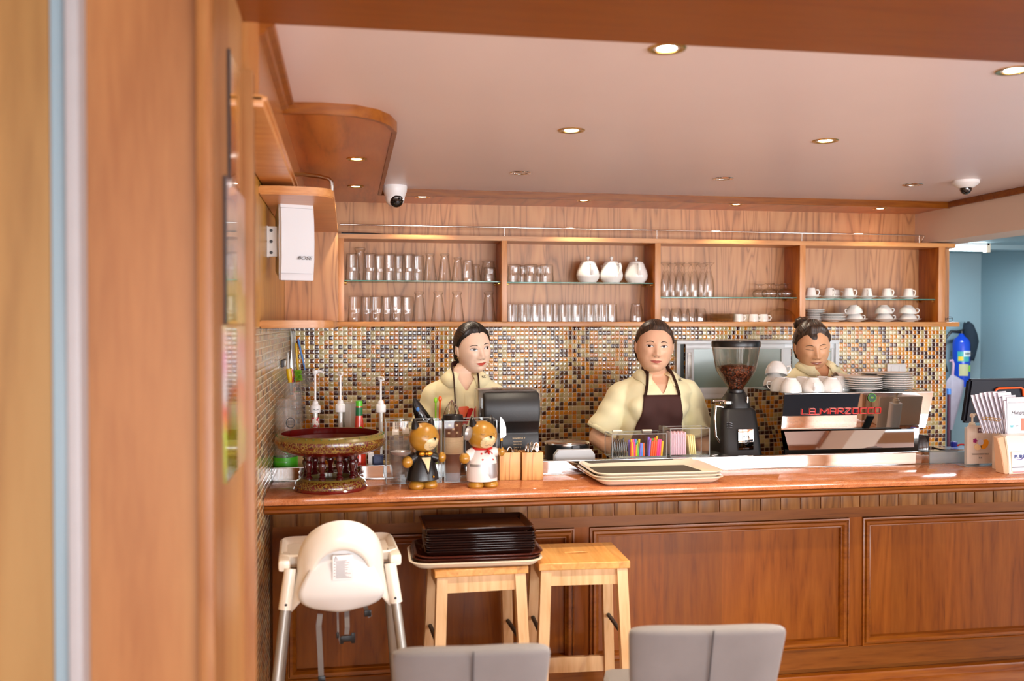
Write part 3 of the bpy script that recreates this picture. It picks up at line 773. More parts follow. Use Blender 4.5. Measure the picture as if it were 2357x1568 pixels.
# ================================================================== FURNITURE IN FRONT
def stool(label, x, y, rz):
    """four splayed legs, apron rails, slatted seat with a slot, foot rails"""
    t = thing('bar_stool', label, 'stool', (x, y, 0), rz, 'birch bar stools by the counter')
    hw, hd, hs = .168, .155, .74
    out = [(-hw, -hd), (hw, -hd), (hw, hd), (-hw, hd)]
    bm = bmesh.new()
    def ringv(pts, z): return [bm.verts.new((a, b, z)) for a, b in pts]
    slot = [(.045 * math.cos(a) * (1 if True else 1), .014 * math.sin(a)) for a in [2 * PI * i / 16 for i in range(16)]]
    # seat as a lofted frame round the slot
    def outer(n=16):
        r = []
        for i in range(n):
            a = 2 * PI * i / n; c, s_ = math.cos(a), math.sin(a); k = 1 / max(abs(c), abs(s_)); r.append((hw * c * k, hd * s_ * k))
        return r
    bm.free()
    mb = MB(); o = outer(); n = 16
    vs = [(a, b, hs) for a, b in o] + [(a, b, hs) for a, b in slot] + [(a, b, hs - .026) for a, b in o] + [(a, b, hs - .026) for a, b in slot]
    fs = []
    for i in range(n):
        j = (i + 1) % n
        fs += [(i, j, n + j, n + i), (2 * n + i, 3 * n + i, 3 * n + j, 2 * n + j), (i, 2 * n + i, 2 * n + j, j), (n + i, n + j, 3 * n + j, 3 * n + i)]
    mb.add(vs, fs)
    s_ = obj('seat', mb, M['birch_top'], t, ang=30)
    md = s_.modifiers.new('b', 'BEVEL'); md.width = .003; md.segments = 2; md.limit_method = 'ANGLE'
    tx, ty, bx, by = .140, .128, .168, .175
    for sx in (-1, 1):
        for sy in (-1, 1):
            obj('leg', MB().bar((sx * tx, sy * ty, hs - .027), (sx * bx, sy * by, 0), .038, .040, up=(0, 1, 0)), M['birch'], t)
    for sy in (-1, 1):
        obj('apron', MB().box(-tx + .012, tx - .012, sy * ty - .009, sy * ty + .009, hs - .086, hs - .027), M['birch'], t)
    for sx in (-1, 1):
        obj('apron', MB().box(sx * tx - .009, sx * tx + .009, -ty + .012, ty - .012, hs - .086, hs - .027), M['birch'], t)
    def lg(sx, sy, z):
        f = 1 - z / (hs - .027); return (sx * (tx + (bx - tx) * f), sy * (ty + (by - ty) * f), z)
    for sx in (-1, 1):
        obj('foot_bar', MB().cyl(lg(sx, -1, .46), lg(sx, 1, .46), .008), M['alu_dark'] if False else M['charcoal'], t, label='dark metal foot bar')
        obj('stretcher', MB().bar(lg(sx, -1, .20), lg(sx, 1, .20), .018, .045), M['birch'], t)
    for sy in (-1, 1):
        obj('stretcher', MB().bar(lg(-1, sy, .26), lg(1, sy, .26), .018, .06), M['birch'], t)
    return t
p = at(1328, 1272, Z=.74)
stool('bare birch bar stool with a slot in its seat, right of the trays', p.x, p.y - .0, math.radians(-3))
p1_ = at(1093, 1285, Z=.74)
stool('birch bar stool under the stack of brown trays', p1_.x, p1_.y, math.radians(2))
ST1 = (p1_.x, p1_.y)

# trays on the stool
def rrect(hw, hd, r, n=5):
    o = []
    for cx, cy, a0 in ((hw - r, hd - r, 0), (-hw + r, hd - r, PI / 2), (-hw + r, -hd + r, PI), (hw - r, -hd + r, 1.5 * PI)):
        for i in range(n + 1):
            a = a0 + PI / 2 * i / n; o.append((cx + r * math.cos(a), cy + r * math.sin(a)))
    return o
def tray_mb(hw, hd, r, h, flare=.02, t=.003, lip=.008, z=0):
    R = []
    def ring(off, zz): 
        return [(a, b, z + zz) for a, b in rrect(hw + off, hd + off, max(.004, r + off))]
    R = [ring(-flare, 0), ring(-flare * .3, h * .5), ring(0, h - .002), ring(lip, h), ring(lip, h + t * .6), ring(-.001, h + t), ring(-flare * .3 - t, h * .5 + t), ring(-flare - t, t)]
    return MB().loft(R)
def tray(name, label, mat, x, y, z, rz, hw, hd, r, h, group, **k):
    t = tag(obj(name, tray_mb(hw, hd, r, h, **k), mat, loc=(x, y, z), rot=(0, 0, rz)), label, 'tray', group); return t
sx_, sy_ = ST1
z = .742; g = 'serving trays stacked on the stool'
tray('serving_tray', 'cream tray at the bottom of the stack on the stool', M['cream_pl'], sx_ - .005, sy_ + .0, z, math.radians(-2), .232, .158, .06, .020, g); z += .012
for i in range(2):
    tray('serving_tray', ['red-brown rounded tray right above the cream one on the stool', 'red-brown rounded tray just under the black trays'][i], M['brown_tray2'], sx_ - .000 + .006 * i, sy_ + .01, z, math.radians(-2 + i), .224, .152, .06, .018, g); z += .010
z += .004
for i in range(9):
    lab = 'dark brown rectangular tray in the stool stack, %s from the bottom of the dark ones' % ORD[i] if i < 8 else 'topmost dark brown rectangular tray of the stool stack'
    tray('serving_tray', lab, M['brown_tray'], sx_ + .012 + .002 * ((i * 7) % 3 - 1) - (.012 if i == 8 else 0), sy_ + .012, z, math.radians(-1.5 + .5 * ((i * 5) % 3 - 1) + (1.5 if i == 8 else 0)), .194, .128, .012, .016, g, flare=.012, lip=.005)
    z += .0088 if i < 7 else .019

# high chair, seen from behind
M['ivory'] = plain('ivory_plastic', srgb(242, 234, 222), .3, coat=.15)
hx = at(782, 1300, Y=3.30)
hc = thing('high_chair', 'white plastic high chair with grey tube legs, seen from behind', 'high chair', (hx.x, 3.34, 0), math.radians(3))
n = 30
outerA = [(-.178, .655), (-.166, .70), (-.152, .745)] + [(-.142 * math.cos(PI * i / n), .775 + .175 * math.sin(PI * i / n) ** .80) for i in range(n + 1)] + [(.152, .745), (.166, .70), (.178, .655)]
innerA = [(-.160, .648), (-.134, .682), (-.108, .722)] + [(-.092 * math.cos(PI * i / n), .745 + .113 * math.sin(PI * i / n) ** .85) for i in range(n + 1)] + [(.108, .722), (.134, .682), (.160, .648)]
# smooth band between inner arch and outer arch, bulging
rows = []
for k in range(7):
    f = k / 6; row = []
    for (ox_, oz_), (ix, iz) in zip(outerA, innerA):
        x = ix + (ox_ - ix) * f; zz = iz + (oz_ - iz) * f
        y = -.150 + .035 * f * f + x * x * 2.2 - .006 * math.sin(PI * f) + max(0, zz - .8) * -.12
        row.append((x, y, zz))
    rows.append(row)
rows.append([(p_[0] * .985, p_[1] + .018, p_[2] - .004) for p_ in rows[-1]])
obj('hood', MB().grid(rows), M['ivory'], hc, solid=.005, ang=60)
# scooped back panel
rows = []
for j in range(21):
    f = j / 20; z_ = .872 - f * .225
    wdt = .052 + .088 * min(1, f * 1.5) ** .8
    if f > .70: wdt *= math.sqrt(max(.02, 1 - ((f - .70) / .31) ** 2.4))
    rows.append([(wdt * s, -.104 - .020 * (1 - s * s) - .030 * math.sin(PI * min(1, f * .8)) + .06 * max(0, f - .75), z_) for s in [i / 8 - 1 for i in range(17)]])
bp_ = obj('back_panel', MB().grid(rows), M['white_pl'], hc, solid=.005, ang=60)
rows = []
for j in range(7):
    f = j / 6
    rows.append([(.085 * s * (1 - .1 * f), -.08 + .15 * f, .668 - .012 * (1 - s * s) + .01 * f) for s in [i / 6 - 1 for i in range(13)]])
obj('seat', MB().grid(rows), M['cream_pl'], hc, solid=.005, ang=60)
# warning label with its tiny lines of print
lb = obj('warning_label', MB().box(-.030, .036, -.1585, -.1575, .762, .842), M['paper'], hc, label='white label with a warning triangle and small print')
mm = MB()
tri = [(-.026, .828), (-.014, .828), (-.020, .839)]
for a_, b_ in ((0, 1), (1, 2), (2, 0)): mm.bar((tri[a_][0], -.1592, tri[a_][1]), (tri[b_][0], -.1592, tri[b_][1]), .0006, .0012, up=(0, 1, 0))
mm.bar((-.020, -.1592, .830), (-.020, -.1592, .8355), .0006, .001, up=(0, 1, 0))
zz = .824
for i in range(18):
    x0_ = -.026; x1_ = x0_ + random.uniform(.028, .052)
    if i % 3 == 0: mm.box(x0_, x0_ + .004, -.1592, -.1586, zz - .0017, zz)
    mm.box(x0_ + .006, x1_ + .006 if x1_ < .026 else .034, -.1592, -.1586, zz - .0008, zz)
    zz -= .0033
obj('print', mm, M['ink'], lb, ang=0)
# tray behind, with rim
hcz = .800
tr = obj('tray', MB().loft([[(a, b + .13, hcz + zz_) for a, b in rrect(.200 + o_, .150 + o_, .045 + o_)] for o_, zz_ in ((-.02, -.028), (.0, -.012), (.004, .012), (-.004, .018), (-.014, .012), (-.022, -.004))]), M['ivory'], hc)
for s in (-1, 1):
    obj('tray_arm', MB().box(s * .186 - .020, s * .186 + .020, -.075, .06, .775, .815, .012), M['ivory'], hc)
    obj('leg_sleeve', MB().tube([(s * .166, -.070, .785), (s * .184, -.092, .655)], [.020, .022], 18), M['ivory'], hc)
    sl = obj('leg', MB().tube([(s * .182, -.091, .665), (s * .262, -.19, 0)], .0165, 16), M['alu_dark'], hc, label='grey metal tube leg')
    obj('leg', MB().tube([(s * .165, .05, .76), (s * .235, .25, 0)], .0165, 16), M['alu_dark'], hc, label='grey metal tube leg')
    obj('rivet', MB().ell((s * .1805, -.110, .675), .0045, .003, .0045, 10, 6), M['charcoal'], hc)
def ribbon(pts, w, t=.0015):
    mb = MB()
    for a, b in zip(pts[:-1], pts[1:]): mb.bar(a, b, w, t, up=(0, 1, 0))
    return mb
b1 = obj('strap', ribbon([(-.070, -.115, 0.640), (-.075, -.13, 0.605), (-.070, -.135, 0.495), (-.066, -.135, 0.405), (-.069, -.135, 0.370)], .018), M['grey_fab'], hc, label='grey webbing strap')
obj('strap_slider', MB().box(-.078, -.054, -.141, -.131, 0.420, 0.440, .003), M['black'], b1)
b2 = obj('strap', ribbon([(.018, -.10, 0.640), (.018, -.13, 0.595), (.016, -.13, 0.570)], .016), M['grey_fab'], hc, label='grey webbing strap')
obj('buckle', MB().box(-.004, .040, -.137, -.127, 0.547, 0.567, .003).box(-.006, .006, -.136, -.128, 0.540, 0.563, .003).box(.030, .044, -.136, -.128, 0.540, 0.575, .003), M['black'], b2)
b3 = obj('strap', ribbon([(-.012, -.10, 0.640), (-.012, -.13, 0.575), (-.004, -.13, 0.540)], .006), M['grey_fab'], hc, label='grey webbing strap')
obj('strap_slider', MB().box(-.018, -.009, -.136, -.128, 0.560, 0.580, .003), M['black'], b3)
b4 = obj('strap', ribbon([(.078, -.08, 0.650), (.086, -.12, 0.635), (.095, -.12, 0.620)], .014), M['grey_fab'], hc, label='grey webbing strap')
obj('strap_slider', MB().box(.074, .098, -.128, -.118, 0.623, 0.645, .003), M['black'], b4)

# grey upholstered chairs in the foreground
def chair(label, u0, u1, v, Y, rz):
    zt = az((u0 + u1) / 2, v + 4, Y); xa, xb = ax(u0, Y), ax(u1, Y); w = (xb - xa) / 2
    t = thing('dining_chair', label, 'chair', ((xa + xb) / 2, Y, 0), rz, 'grey dining chairs in the foreground')
    rows = []
    # upholstered back with a centre seam, leaning towards the camera side
    rings = []
    for j in range(15):
        f = j / 14; zz_ = .47 + (zt - .47) * f
        ww = w * (.90 + .10 * f); 
        if f > .93: ww -= .012
        th = .030 if f < .95 else .020
        yo = -.02 + .0 * f
        ring = []
        for i in range(24):
            a = 2 * PI * i / 24; c, s_ = math.cos(a), math.sin(a)
            xx = ww * (abs(c) ** .35) * (1 if c > 0 else -1); yy = th * (abs(s_) ** .5) * (1 if s_ > 0 else -1)
            if s_ < -.5 and abs(xx) < .008: yy += .006
            ring.append((xx, yy - .03 * (1 - f) * 0 + .10 * (1 - f) + .03 * (xx / w) ** 2, zz_))
        rings.append(ring)
    b = obj('backrest', MB().loft(rings), M['grey_fab'], t, ang=55)
    md = b.modifiers.new('s', 'SUBSURF'); md.levels = 1; md.render_levels = 2
    obj('seam', MB().tube([(0, .10 * (1 - f) - .0305, .47 + (zt - .47) * f) for f in [k / 10 for k in range(11)]], .0022, 8), M['charcoal'], b)
    obj('seat', MB().box(-w, w, .08, .52, .40, .49, .03), M['grey_fab'], t)
    for sx in (-1, 1):
        for yy in (.12, .48):
            obj('leg', MB().tube([(sx * (w - .04), yy, .41), (sx * (w - .02), yy + (.03 if yy > .3 else -.03), 0)], [.016, .011], 12), M['black'], t)
chair('grey upholstered dining chair at the bottom, nearer the high chair', 897, 1272, 1488, 2.36, math.radians(-4))
chair('grey upholstered dining chair at the bottom, right of the bar stools', 1457, 1815, 1440, 2.45, math.radians(-7))

# slate seat added out of view as a dark reflection in the coffee machine
t = thing('reflection_prop', 'unseen slate seat added as a dark reflection in the coffee machine panel', 'reflection_prop', (3.45, 1.25, 0))
slate = plain('slate_cloth', srgb(62, 70, 86), .85, bump=.1, bscale=200)
obj('seat', MB().box(-.62, .62, -.35, .30, .12, .44, .05), slate, t)
obj('backrest', MB().box(-.62, .62, .28, .46, .12, .88, .05), slate, t)
for s in (-1, 1): obj('armrest', MB().box(s * .62, s * .76, -.35, .46, .10, .60, .04), slate, t)
for sx in (-1, 1):
    for sy in (-.3, .4): obj('leg', MB().cyl((sx * .66, sy, 0), (sx * .66, sy, .12), .02), M['black'], t)
# ================================================================== GLASSES AND CHINA ON THE SHELVES
BAYN = ['leftmost bay', 'second bay', 'third bay', 'rightmost bay']
def flutes(n, d): return lambda a, z: 1 + d * (abs(math.cos(a * n / 2)) - .5)
def vessel(prof_out, wall=.0025, base=.006, n=24, fac=None):
    """upside-down glass: mouth at z=0, base on top. prof_out from mouth (z=0) to the base"""
    top = prof_out[-1][1]
    inn = [(max(.0006, r - wall), z) for r, z in prof_out if z < top - base]
    inn.append((max(.0006, inn[-1][0] * .95), top - base)); inn.append((.0006, top - base))
    p = inn[::-1] + prof_out + [(.0006, top)]
    return MB().lathe(p, n, cap=False, fac=fac)
def sc(prof, r, h): return [(a * r, b * h) for a, b in prof]
PROTO = {}
def put(kind, u, Y, z, label, group, cat, name, px_w, px_h, builder):
    """first of a kind builds, later ones copy; width and height given in photo pixels at the shelf"""
    p = at(u, 748, Y=Y); d = (p - CAM).dot(FW)
    r = px_w * d / FPX / 2; h = px_h * d / FPX
    key = (kind,)
    if kind in PROTO:
        src, r0, h0 = PROTO[kind]
        o = src.copy(); COL.objects.link(o)
        for ch in src.children:
            c = ch.copy(); COL.objects.link(c); c.parent = o
            for g in ch.children:
                e = g.copy(); COL.objects.link(e); e.parent = c
        o.location = (p.x, Y, z); o.scale = (r / r0, r / r0, h / h0)
        o.rotation_euler = (0, 0, random.uniform(0, .6))
    else:
        o = builder(r, h); o.name = name
        o.location = (p.x, Y, z); PROTO[kind] = (o, r, h)
    tag(o, label, cat, group)
    return o
def b_tumbler(r, h):     # tall faceted tumbler, stands on its wide mouth
    return obj('glass_tumbler', vessel(sc([(1, 0), (.99, .05), (.95, .30), (.92, .36), (.95, .40), (.90, .55), (.86, .80), (.84, .97), (.78, 1)], r, h), fac=lambda a, z: 1 + (.035 * (abs(math.cos(a * 5)) - .5) if z > h * .38 else 0), n=40), M['glass'], ang=25)
def b_pils(r, h):
    return obj('beer_glass', vessel(sc([(1, 0), (.90, .2), (.76, .5), (.64, .75), (.54, .86), (.56, .90), (.66, .93), (.68, .98), (.62, 1)], r, h)), M['glass'])
def b_short(r, h):
    return obj('short_tumbler', vessel(sc([(1, 0), (.98, .3), (.93, .45), (.97, .50), (.94, .95), (.86, 1)], r, h), fac=lambda a, z: 1 + (.03 * (abs(math.cos(a * 4)) - .5) if z > h * .45 else 0), n=32), M['glass'], ang=25)
def b_high(r, h):
    return obj('highball_glass', vessel(sc([(1, 0), (.99, .2), (.96, .6), (.94, .97), (.86, 1)], r, h), base=.010, fac=lambda a, z: 1 + .04 * (abs(math.cos(a * 4)) - .5), n=32), M['glass'], ang=25)
def b_curve(r, h):
    return obj('curved_glass', vessel(sc([(1, 0), (1.02, .2), (.96, .5), (.80, .8), (.76, .90), (.80, .97), (.72, 1)], r, h)), M['glass'])
def b_flute(r, h):       # upside-down tall footed glass
    t = sc([(.92, 0), (1.0, .12), (1.0, .25), (.86, .5), (.55, .72), (.34, .80), (.30, .83), (.42, .85), (.36, .87), (.42, .89), (.60, .93), (1.02, .985), (1.04, 1.0)], r, h)
    return obj('footed_glass', MB().lathe([(.002, h * .76), (.3 * r, h * .72), (.80 * r, h * .48), (.94 * r, h * .2), (.88 * r, .001)] + t + [(.0006, h * .99)], 28, cap=False, fac=lambda a, z: 1 + (.03 * (abs(math.cos(a * 4)) - .5) if z < .7 * h else 0)), M['glass'])
def b_snifter(r, h):
    t = sc([(.80, 0), (.96, .16), (1.0, .30), (.90, .48), (.60, .60), (.30, .66), (.20, .74), (.20, .86), (.34, .93), (.62, .98), (.62, 1.0)], r, h)
    return obj('brandy_glass', MB().lathe([(.002, h * .6), (.5 * r, h * .56), (.85 * r, h * .44), (.94 * r, h * .3), (.76 * r, .001)] + t + [(.0006, h)], 28, cap=False), M['glass'])
def b_mug(r, h):
    o = obj('glass_cup', vessel(sc([(1.0, 0), (1.02, .25), (.98, .55), (.80, .88), (.68, 1)], r, h), fac=flutes(10, .05), n=40), M['glass'], ang=25)
    obj('handle', MB().tube([(r * .95 + r * .55 * math.sin(PI * k / 8), 0, h * (.25 + .5 * k / 8)) for k in range(9)], .003, 8), M['glass'], o)
    return o
SIZES = dict(tumbler=('glass_tumbler', 'glass', b_tumbler), pils=('beer_glass', 'glass', b_pils), short=('short_tumbler', 'glass', b_short), high=('highball_glass', 'glass', b_high),
             curve=('curved_glass', 'glass', b_curve), flute=('footed_glass', 'glass', b_flute), snifter=('brandy_glass', 'glass', b_snifter), mug=('glass_cup', 'glass cup', b_mug))
DESC = dict(tumbler='tall faceted tumbler', pils='tall narrow-footed beer glass', short='short faceted tumbler', high='straight clear highball glass', curve='curved clear glass',
            flute='tall footed glass', snifter='round-bowled brandy glass', mug='ribbed glass cup')
YFR, YBK = 5.145, 5.225
def row(kind, us, w, h, z, shelf_name, bay, rown, Y, group):
    for i, u in enumerate(us):
        if len(us) == 1: pos = 'the only one'
        else: pos = ORD[i] + ' from left'
        put(kind, u, Y, z, 'upside-down %s, %s, %s, %s, %s' % (DESC[kind], pos, rown, shelf_name, BAYN[bay]), group, SIZES[kind][1], SIZES[kind][0], w, h, SIZES[kind][2])
e = .0006
g = 'glasses on the upper shelf of the leftmost bay'
row('tumbler', [812, 852, 898, 941], 34, 61, GZ[0] + e, 'upper shelf', 0, 'front row', YFR, g)
row('tumbler', [873, 919, 962], 33, 60, GZ[0] + e, 'upper shelf', 0, 'back row', YBK - .01, g)
put('pils', 829, YBK, GZ[0] + e, 'tall beer glass showing its foot above the tumblers, upper shelf, leftmost bay', g, 'glass', 'beer_glass', 38, 76, b_pils)
row('pils', [990, 1024], 32, 63, GZ[0] + e, 'upper shelf', 0, 'front row', YFR, g)
put('pils', 1054, YFR + .02, GZ[0] + e, 'smaller beer glass between the tall pair and the smooth tumbler, upper shelf, leftmost bay', g, 'glass', 'beer_glass', 29, 55, b_pils)
put('curve', 1077, YFR, GZ[0] + e, 'smooth curved tumbler right of the beer glasses, upper shelf, leftmost bay', g, 'glass', 'curved_glass', 30, 48, b_curve)
put('pils', 1096, YBK, GZ[0] + e, 'small beer glass behind the smooth tumbler, upper shelf, leftmost bay', g, 'glass', 'beer_glass', 25, 40, b_pils)
put('curve', 1124, YBK - .015, GZ[0] + e, 'large curved glass at the right end, behind a small one, leftmost bay', g, 'glass', 'curved_glass', 36, 48, b_curve)
put('short', 1127, YFR - .005, GZ[0] + e, 'small tumbler at the right end of the upper shelf, leftmost bay', g, 'glass', 'short_tumbler', 30, 32, b_short)
g = 'glasses on the bottom board of the leftmost bay'
zb_ = zsb + e
row('tumbler', [818, 867, 914], 36, 59, zb_, 'bottom board', 0, 'front row', YFR, g)
row('tumbler', [846, 892, 938], 35, 58, zb_, 'bottom board', 0, 'back row', YBK - .01, g)
row('pils', [965, 1009, 1052, 1125], 34, 69, zb_, 'bottom board', 0, 'front row', YFR, g)
g = 'short tumblers on the upper shelf of the second bay'
row('short', [1184, 1222, 1258], 33, 40, GZ[1] + e, 'upper shelf', 1, 'front row', YFR, g)
row('short', [1203, 1241], 31, 39, GZ[1] + e, 'upper shelf', 1, 'back row', YBK, g)
g = 'highball glasses on the bottom board of the second bay'
row('high', [1177, 1205, 1233, 1263, 1297, 1327, 1358, 1389], 27, 41, zb_, 'bottom board', 1, 'front row', YFR - .01, g)
row('high', [1191, 1219, 1248, 1280, 1312, 1343, 1374, 1407], 27, 41, zb_, 'bottom board', 1, 'back row', YBK - .02, g)
put('curve', 1465, YFR, zb_, 'single curved glass near the right end of the bottom board, second bay', g, 'glass', 'curved_glass', 32, 42, b_curve)
g = 'footed glasses on the upper shelf of the third bay'
row('flute', [1532, 1564, 1597, 1631], 25, 79, GZ[2] + e, 'upper shelf', 2, 'front row', YFR, g)
row('flute', [1547, 1580, 1617], 25, 77, GZ[2] + e, 'upper shelf', 2, 'back row', YBK, g)
g = 'brandy glasses on the upper shelf of the third bay'
row('snifter', [1771, 1808], 36, 32, GZ[2] + e, 'upper shelf', 2, 'front row', YFR, g)
row('snifter', [1749, 1789], 35, 31, GZ[2] + e, 'upper shelf', 2, 'back row', YBK, g)
g = 'glass cups on the bottom board of the third bay'
row('mug', [1531, 1556, 1592], 29, 31, zb_, 'bottom board', 2, 'front row', YFR, g)
row('mug', [1574, 1612], 29, 31, zb_, 'bottom board', 2, 'back row', YBK, g)

# china ------------------------------------------------------------------
def mPx(u, Y, px):
    p = at(u, 748, Y=Y); return px * (p - CAM).dot(FW) / FPX
def teapot(u, label, rz):
    x = ax(u, YFR + .02); t = thing('teapot', label, 'teapot', (x, YFR + .02, GZ[1] + e), rz, 'white teapots on the glass shelf')
    r = mPx(u, YFR, 27)
    obj('body', MB().lathe([(r * .72, 0), (r * .74, .004), (r * .95, .022), (r, .042), (r * .93, .065), (r * .76, .092), (r * .68, .108), (r * .64, .110)], 36), M['white'], t)
    l = obj('lid', MB().lathe([(r * .62, .110), (r * .60, .116), (r * .30, .123), (.006, .125), (.005, .130), (.009, .137), (.010, .142), (.004, .148), (.0006, .149)], 28, cap=False), M['white'], t)
    obj('handle', MB().tube([(.0, -r * .72, .100), (0, -r * 1.10, .104), (0, -r * 1.22, .085), (0, -r * 1.12, .060), (0, -r * .98, .040)], [.007, .008, .008, .008, .007], 10, flat=.6), M['white'], t)
    obj('spout', MB().tube([(0, r * .8, .035), (0, r * 1.1, .055), (0, r * 1.15, .085), (0, r * 1.3, .10)], [.014, .011, .008, .007], 12), M['white'], t)
for u, l, rz in ((1353, 'leftmost of the three white teapots on the glass shelf', .05), (1407, 'middle one of the three white teapots on the glass shelf', .45), (1464, 'rightmost of the three white teapots on the glass shelf', -.05)):
    teapot(u, l, rz)
def saucer_mb(r, h=.018, n=36):
    return MB().lathe([(.0006, .0), (r * .45, .0), (r * .48, .003), (r * .75, h * .55), (r, h), (r * .99, h + .0022), (r * .72, h * .60 + .003), (r * .46, .0055), (.0006, .005)], n, cap=False)
def cup_mb(rt, rb, h, n=28, belly=.0):
    return MB().lathe([(.0006, 0), (rb, 0), (rb + (rt - rb) * .35 + belly, h * .3), (rb + (rt - rb) * .75 + belly, h * .65), (rt, h), (rt - .0025, h), (rb + (rt - rb) * .7 + belly - .003, h * .62), (rb - .002, .006), (.0006, .005)], n, cap=False)
def handle_mb(r, z0_, z1_, out, thick=.0035):
    return MB().tube([(r * .93, 0, z1_), (r + out * .7, 0, z1_ - .001), (r + out, 0, (z0_ * .4 + z1_ * .6)), (r + out * .6, 0, z0_ + .002), (r * .90, 0, z0_)], thick, 8)
zc4 = GZ[3] + e
for i, (u, rz) in enumerate(((1866, -.5), (1909, -1.4), (1952, -.6), (1995, -1.9), (2041, -1.2), (2090, -1.15))):
    Y = YFR - .005; r = mPx(u, Y, 23)
    pos = ['leftmost', 'second from left', 'third from left', 'fourth from left', 'second from right', 'rightmost'][i]
    s = tag(obj('saucer', saucer_mb(r, .014), M['white'], loc=(ax(u, Y), Y, zc4)), 'white saucer under a coffee cup, %s on the glass shelf, rightmost bay' % pos, 'saucer', 'saucers on the glass shelf')
    c = thing('coffee_cup', 'white coffee cup upside down on its saucer, %s on the glass shelf' % pos, 'cup', (ax(u, Y), Y, zc4 + .0062), rz, 'coffee cups on the glass shelf')
    rc = mPx(u, Y, 13)
    obj('bowl', MB().lathe([(rc, 0), (rc * .97, .012), (rc * .84, .035), (rc * .74, .053), (rc * .70, .055), (.0006, .0545)], 26, cap=False), M['white'], c)
    obj('handle', handle_mb(rc, .012, .044, .014), M['white'], c)
Y = YBK; c = thing('coffee_cup', 'white coffee cup half hidden behind the second cup on the glass shelf', 'cup', (ax(1922, Y), Y, zc4 + .0005), -.35, 'coffee cups on the glass shelf')
obj('bowl', MB().lathe([(rc, 0), (rc * .97, .012), (rc * .84, .035), (rc * .74, .053), (.0006, .055)], 26, cap=False), M['white'], c); obj('handle', handle_mb(rc, .012, .044, .014), M['white'], c)
# pairs of tea cups on saucers
for i, (u, tilt) in enumerate(((1967, .12), (2035, .0), (2090, .05))):
    Y = YFR; r = mPx(u, Y, 29); pos = ['left', 'middle', 'right'][i]
    tag(obj('tea_saucer', saucer_mb(r, .016), M['white'], loc=(ax(u, Y), Y, zb_)), 'white saucer under the %s pair of stacked tea cups' % pos, 'saucer', 'tea saucers on the bottom board')
    rc = mPx(u, Y, 20)
    for k in range(2):
        c = thing('tea_cup', 'white tea cup upside down, %s of the %s stacked pair' % (['lower', 'upper'][k], pos), 'cup', (ax(u, Y) - .004 * k, Y, zb_ + .007 + .0375 * k + (.004 if k else 0)), [-.9, 3.3 if i == 0 else -1.2][k] + .3 * i, 'stacked tea cups')
        if k and tilt: c.rotation_euler = (0, tilt, c.rotation_euler[2])
        obj('bowl', MB().lathe([(rc, 0), (rc * .985, .008), (rc * .90, .022), (rc * .70, .036), (rc * .42, .0455), (rc * .40, .049), (rc * .36, .049), (rc * .34, .046), (.0006, .0455)], 30, cap=False), M['white'], c)
        obj('handle', handle_mb(rc, .008, .030, .011), M['white'], c)
def stack(name, label_fn, n, u, Y, z, px, dz, h, mat, group, cat='plate', dx=0, jit=.002):
    r = mPx(u, Y, px) / 2; src = None
    for i in range(n):
        loc = (ax(u, Y) + random.uniform(-jit, jit), Y + random.uniform(-jit, jit), z + dz * i)
        if src is None: src = obj(name, saucer_mb(r, h), mat); o = src
        else: o = src.copy(); COL.objects.link(o)
        o.location = loc; tag(o, label_fn(i), cat, group)
def lf(base):
    def f(i): return base % (ORD[i] + ' from the bottom')
    return f
stack('plate', lf('white plate in the stack left of the stacked tea cups, %s'), 5, 1916, YFR, zb_, 58, .0088, .012, M['white'], 'white plates on the bottom board')
stack('plate', lf('white saucer in the stack half hidden behind the bun, %s'), 7, 1876, YBK - .02, zb_, 44, .0095, .012, M['white'], 'white saucers behind the right woman')
stack('glass_plate', lf('smoky glass saucer in the stack beside the white mugs, %s'), 5, 1664, YFR, zb_, 62, .0075, .014, M['glass_amber'], 'smoky glass saucers on the bottom board', 'glass saucer')
for i, (u, Y, rz) in enumerate(((1699, YFR - .01, -.2), (1734, YFR - .01, -.3), (1757, YFR - .01, -.25), (1718, YBK - .02, -.2))):
    c = thing('espresso_mug', 'small white mug on the bottom board, ' + ['leftmost, against the glass saucers', 'middle one of the front row', 'rightmost, beside the smoky glass dish', 'behind, between the left and middle mugs'][i], 'mug', (ax(u, Y), Y, zb_), rz, 'small white mugs on the bottom board')
    rc = mPx(u, Y, 12)
    obj('bowl', cup_mb(rc * .80, rc * .95, .043, belly=.002), M['white'], c); obj('handle', handle_mb(rc, .008, .034, .014), M['white'], c)
u = 1797; Y = YFR + .03; r = mPx(u, Y, 35)
tag(obj('glass_dish', MB().lathe([(r, 0), (r * .98, .012), (r * .86, .040), (r * .60, .064), (r * .25, .077), (.0006, .080)], 48, cap=False, fac=lambda a, z: 1 + .045 * (abs(math.cos(a * 9)) - .5)), M['glass_amber'], loc=(ax(u, Y), Y, zb_), ang=20), 'large ribbed smoky glass dish turned upside down, third bay', 'dish')
# spectacles on the board end
p = at(2178, 742, Y=YF + .08)
t = thing('eyeglasses', 'thin dark-rimmed spectacles on the right end of the bottom board', 'glasses', (p.x, YF + .08, zsb + .0005))
for s in (-1, 1):
    obj('rim', MB().tube([(s * .024 + .018 * math.cos(a), 0, .017 + .014 * math.sin(a)) for a in [2 * PI * k / 20 for k in range(20)]], .0012, 6, closed=True), M['ink'], t)
    obj('temple', MB().tube([(s * .042, 0, .022), (s * .044, .05, .020), (s * .042, .09, .004)], .0012, 6), M['ink'], t)
obj('bridge', MB().tube([(-.006, 0, .019), (0, 0, .022), (.006, 0, .019)], .0012, 6), M['ink'], t)
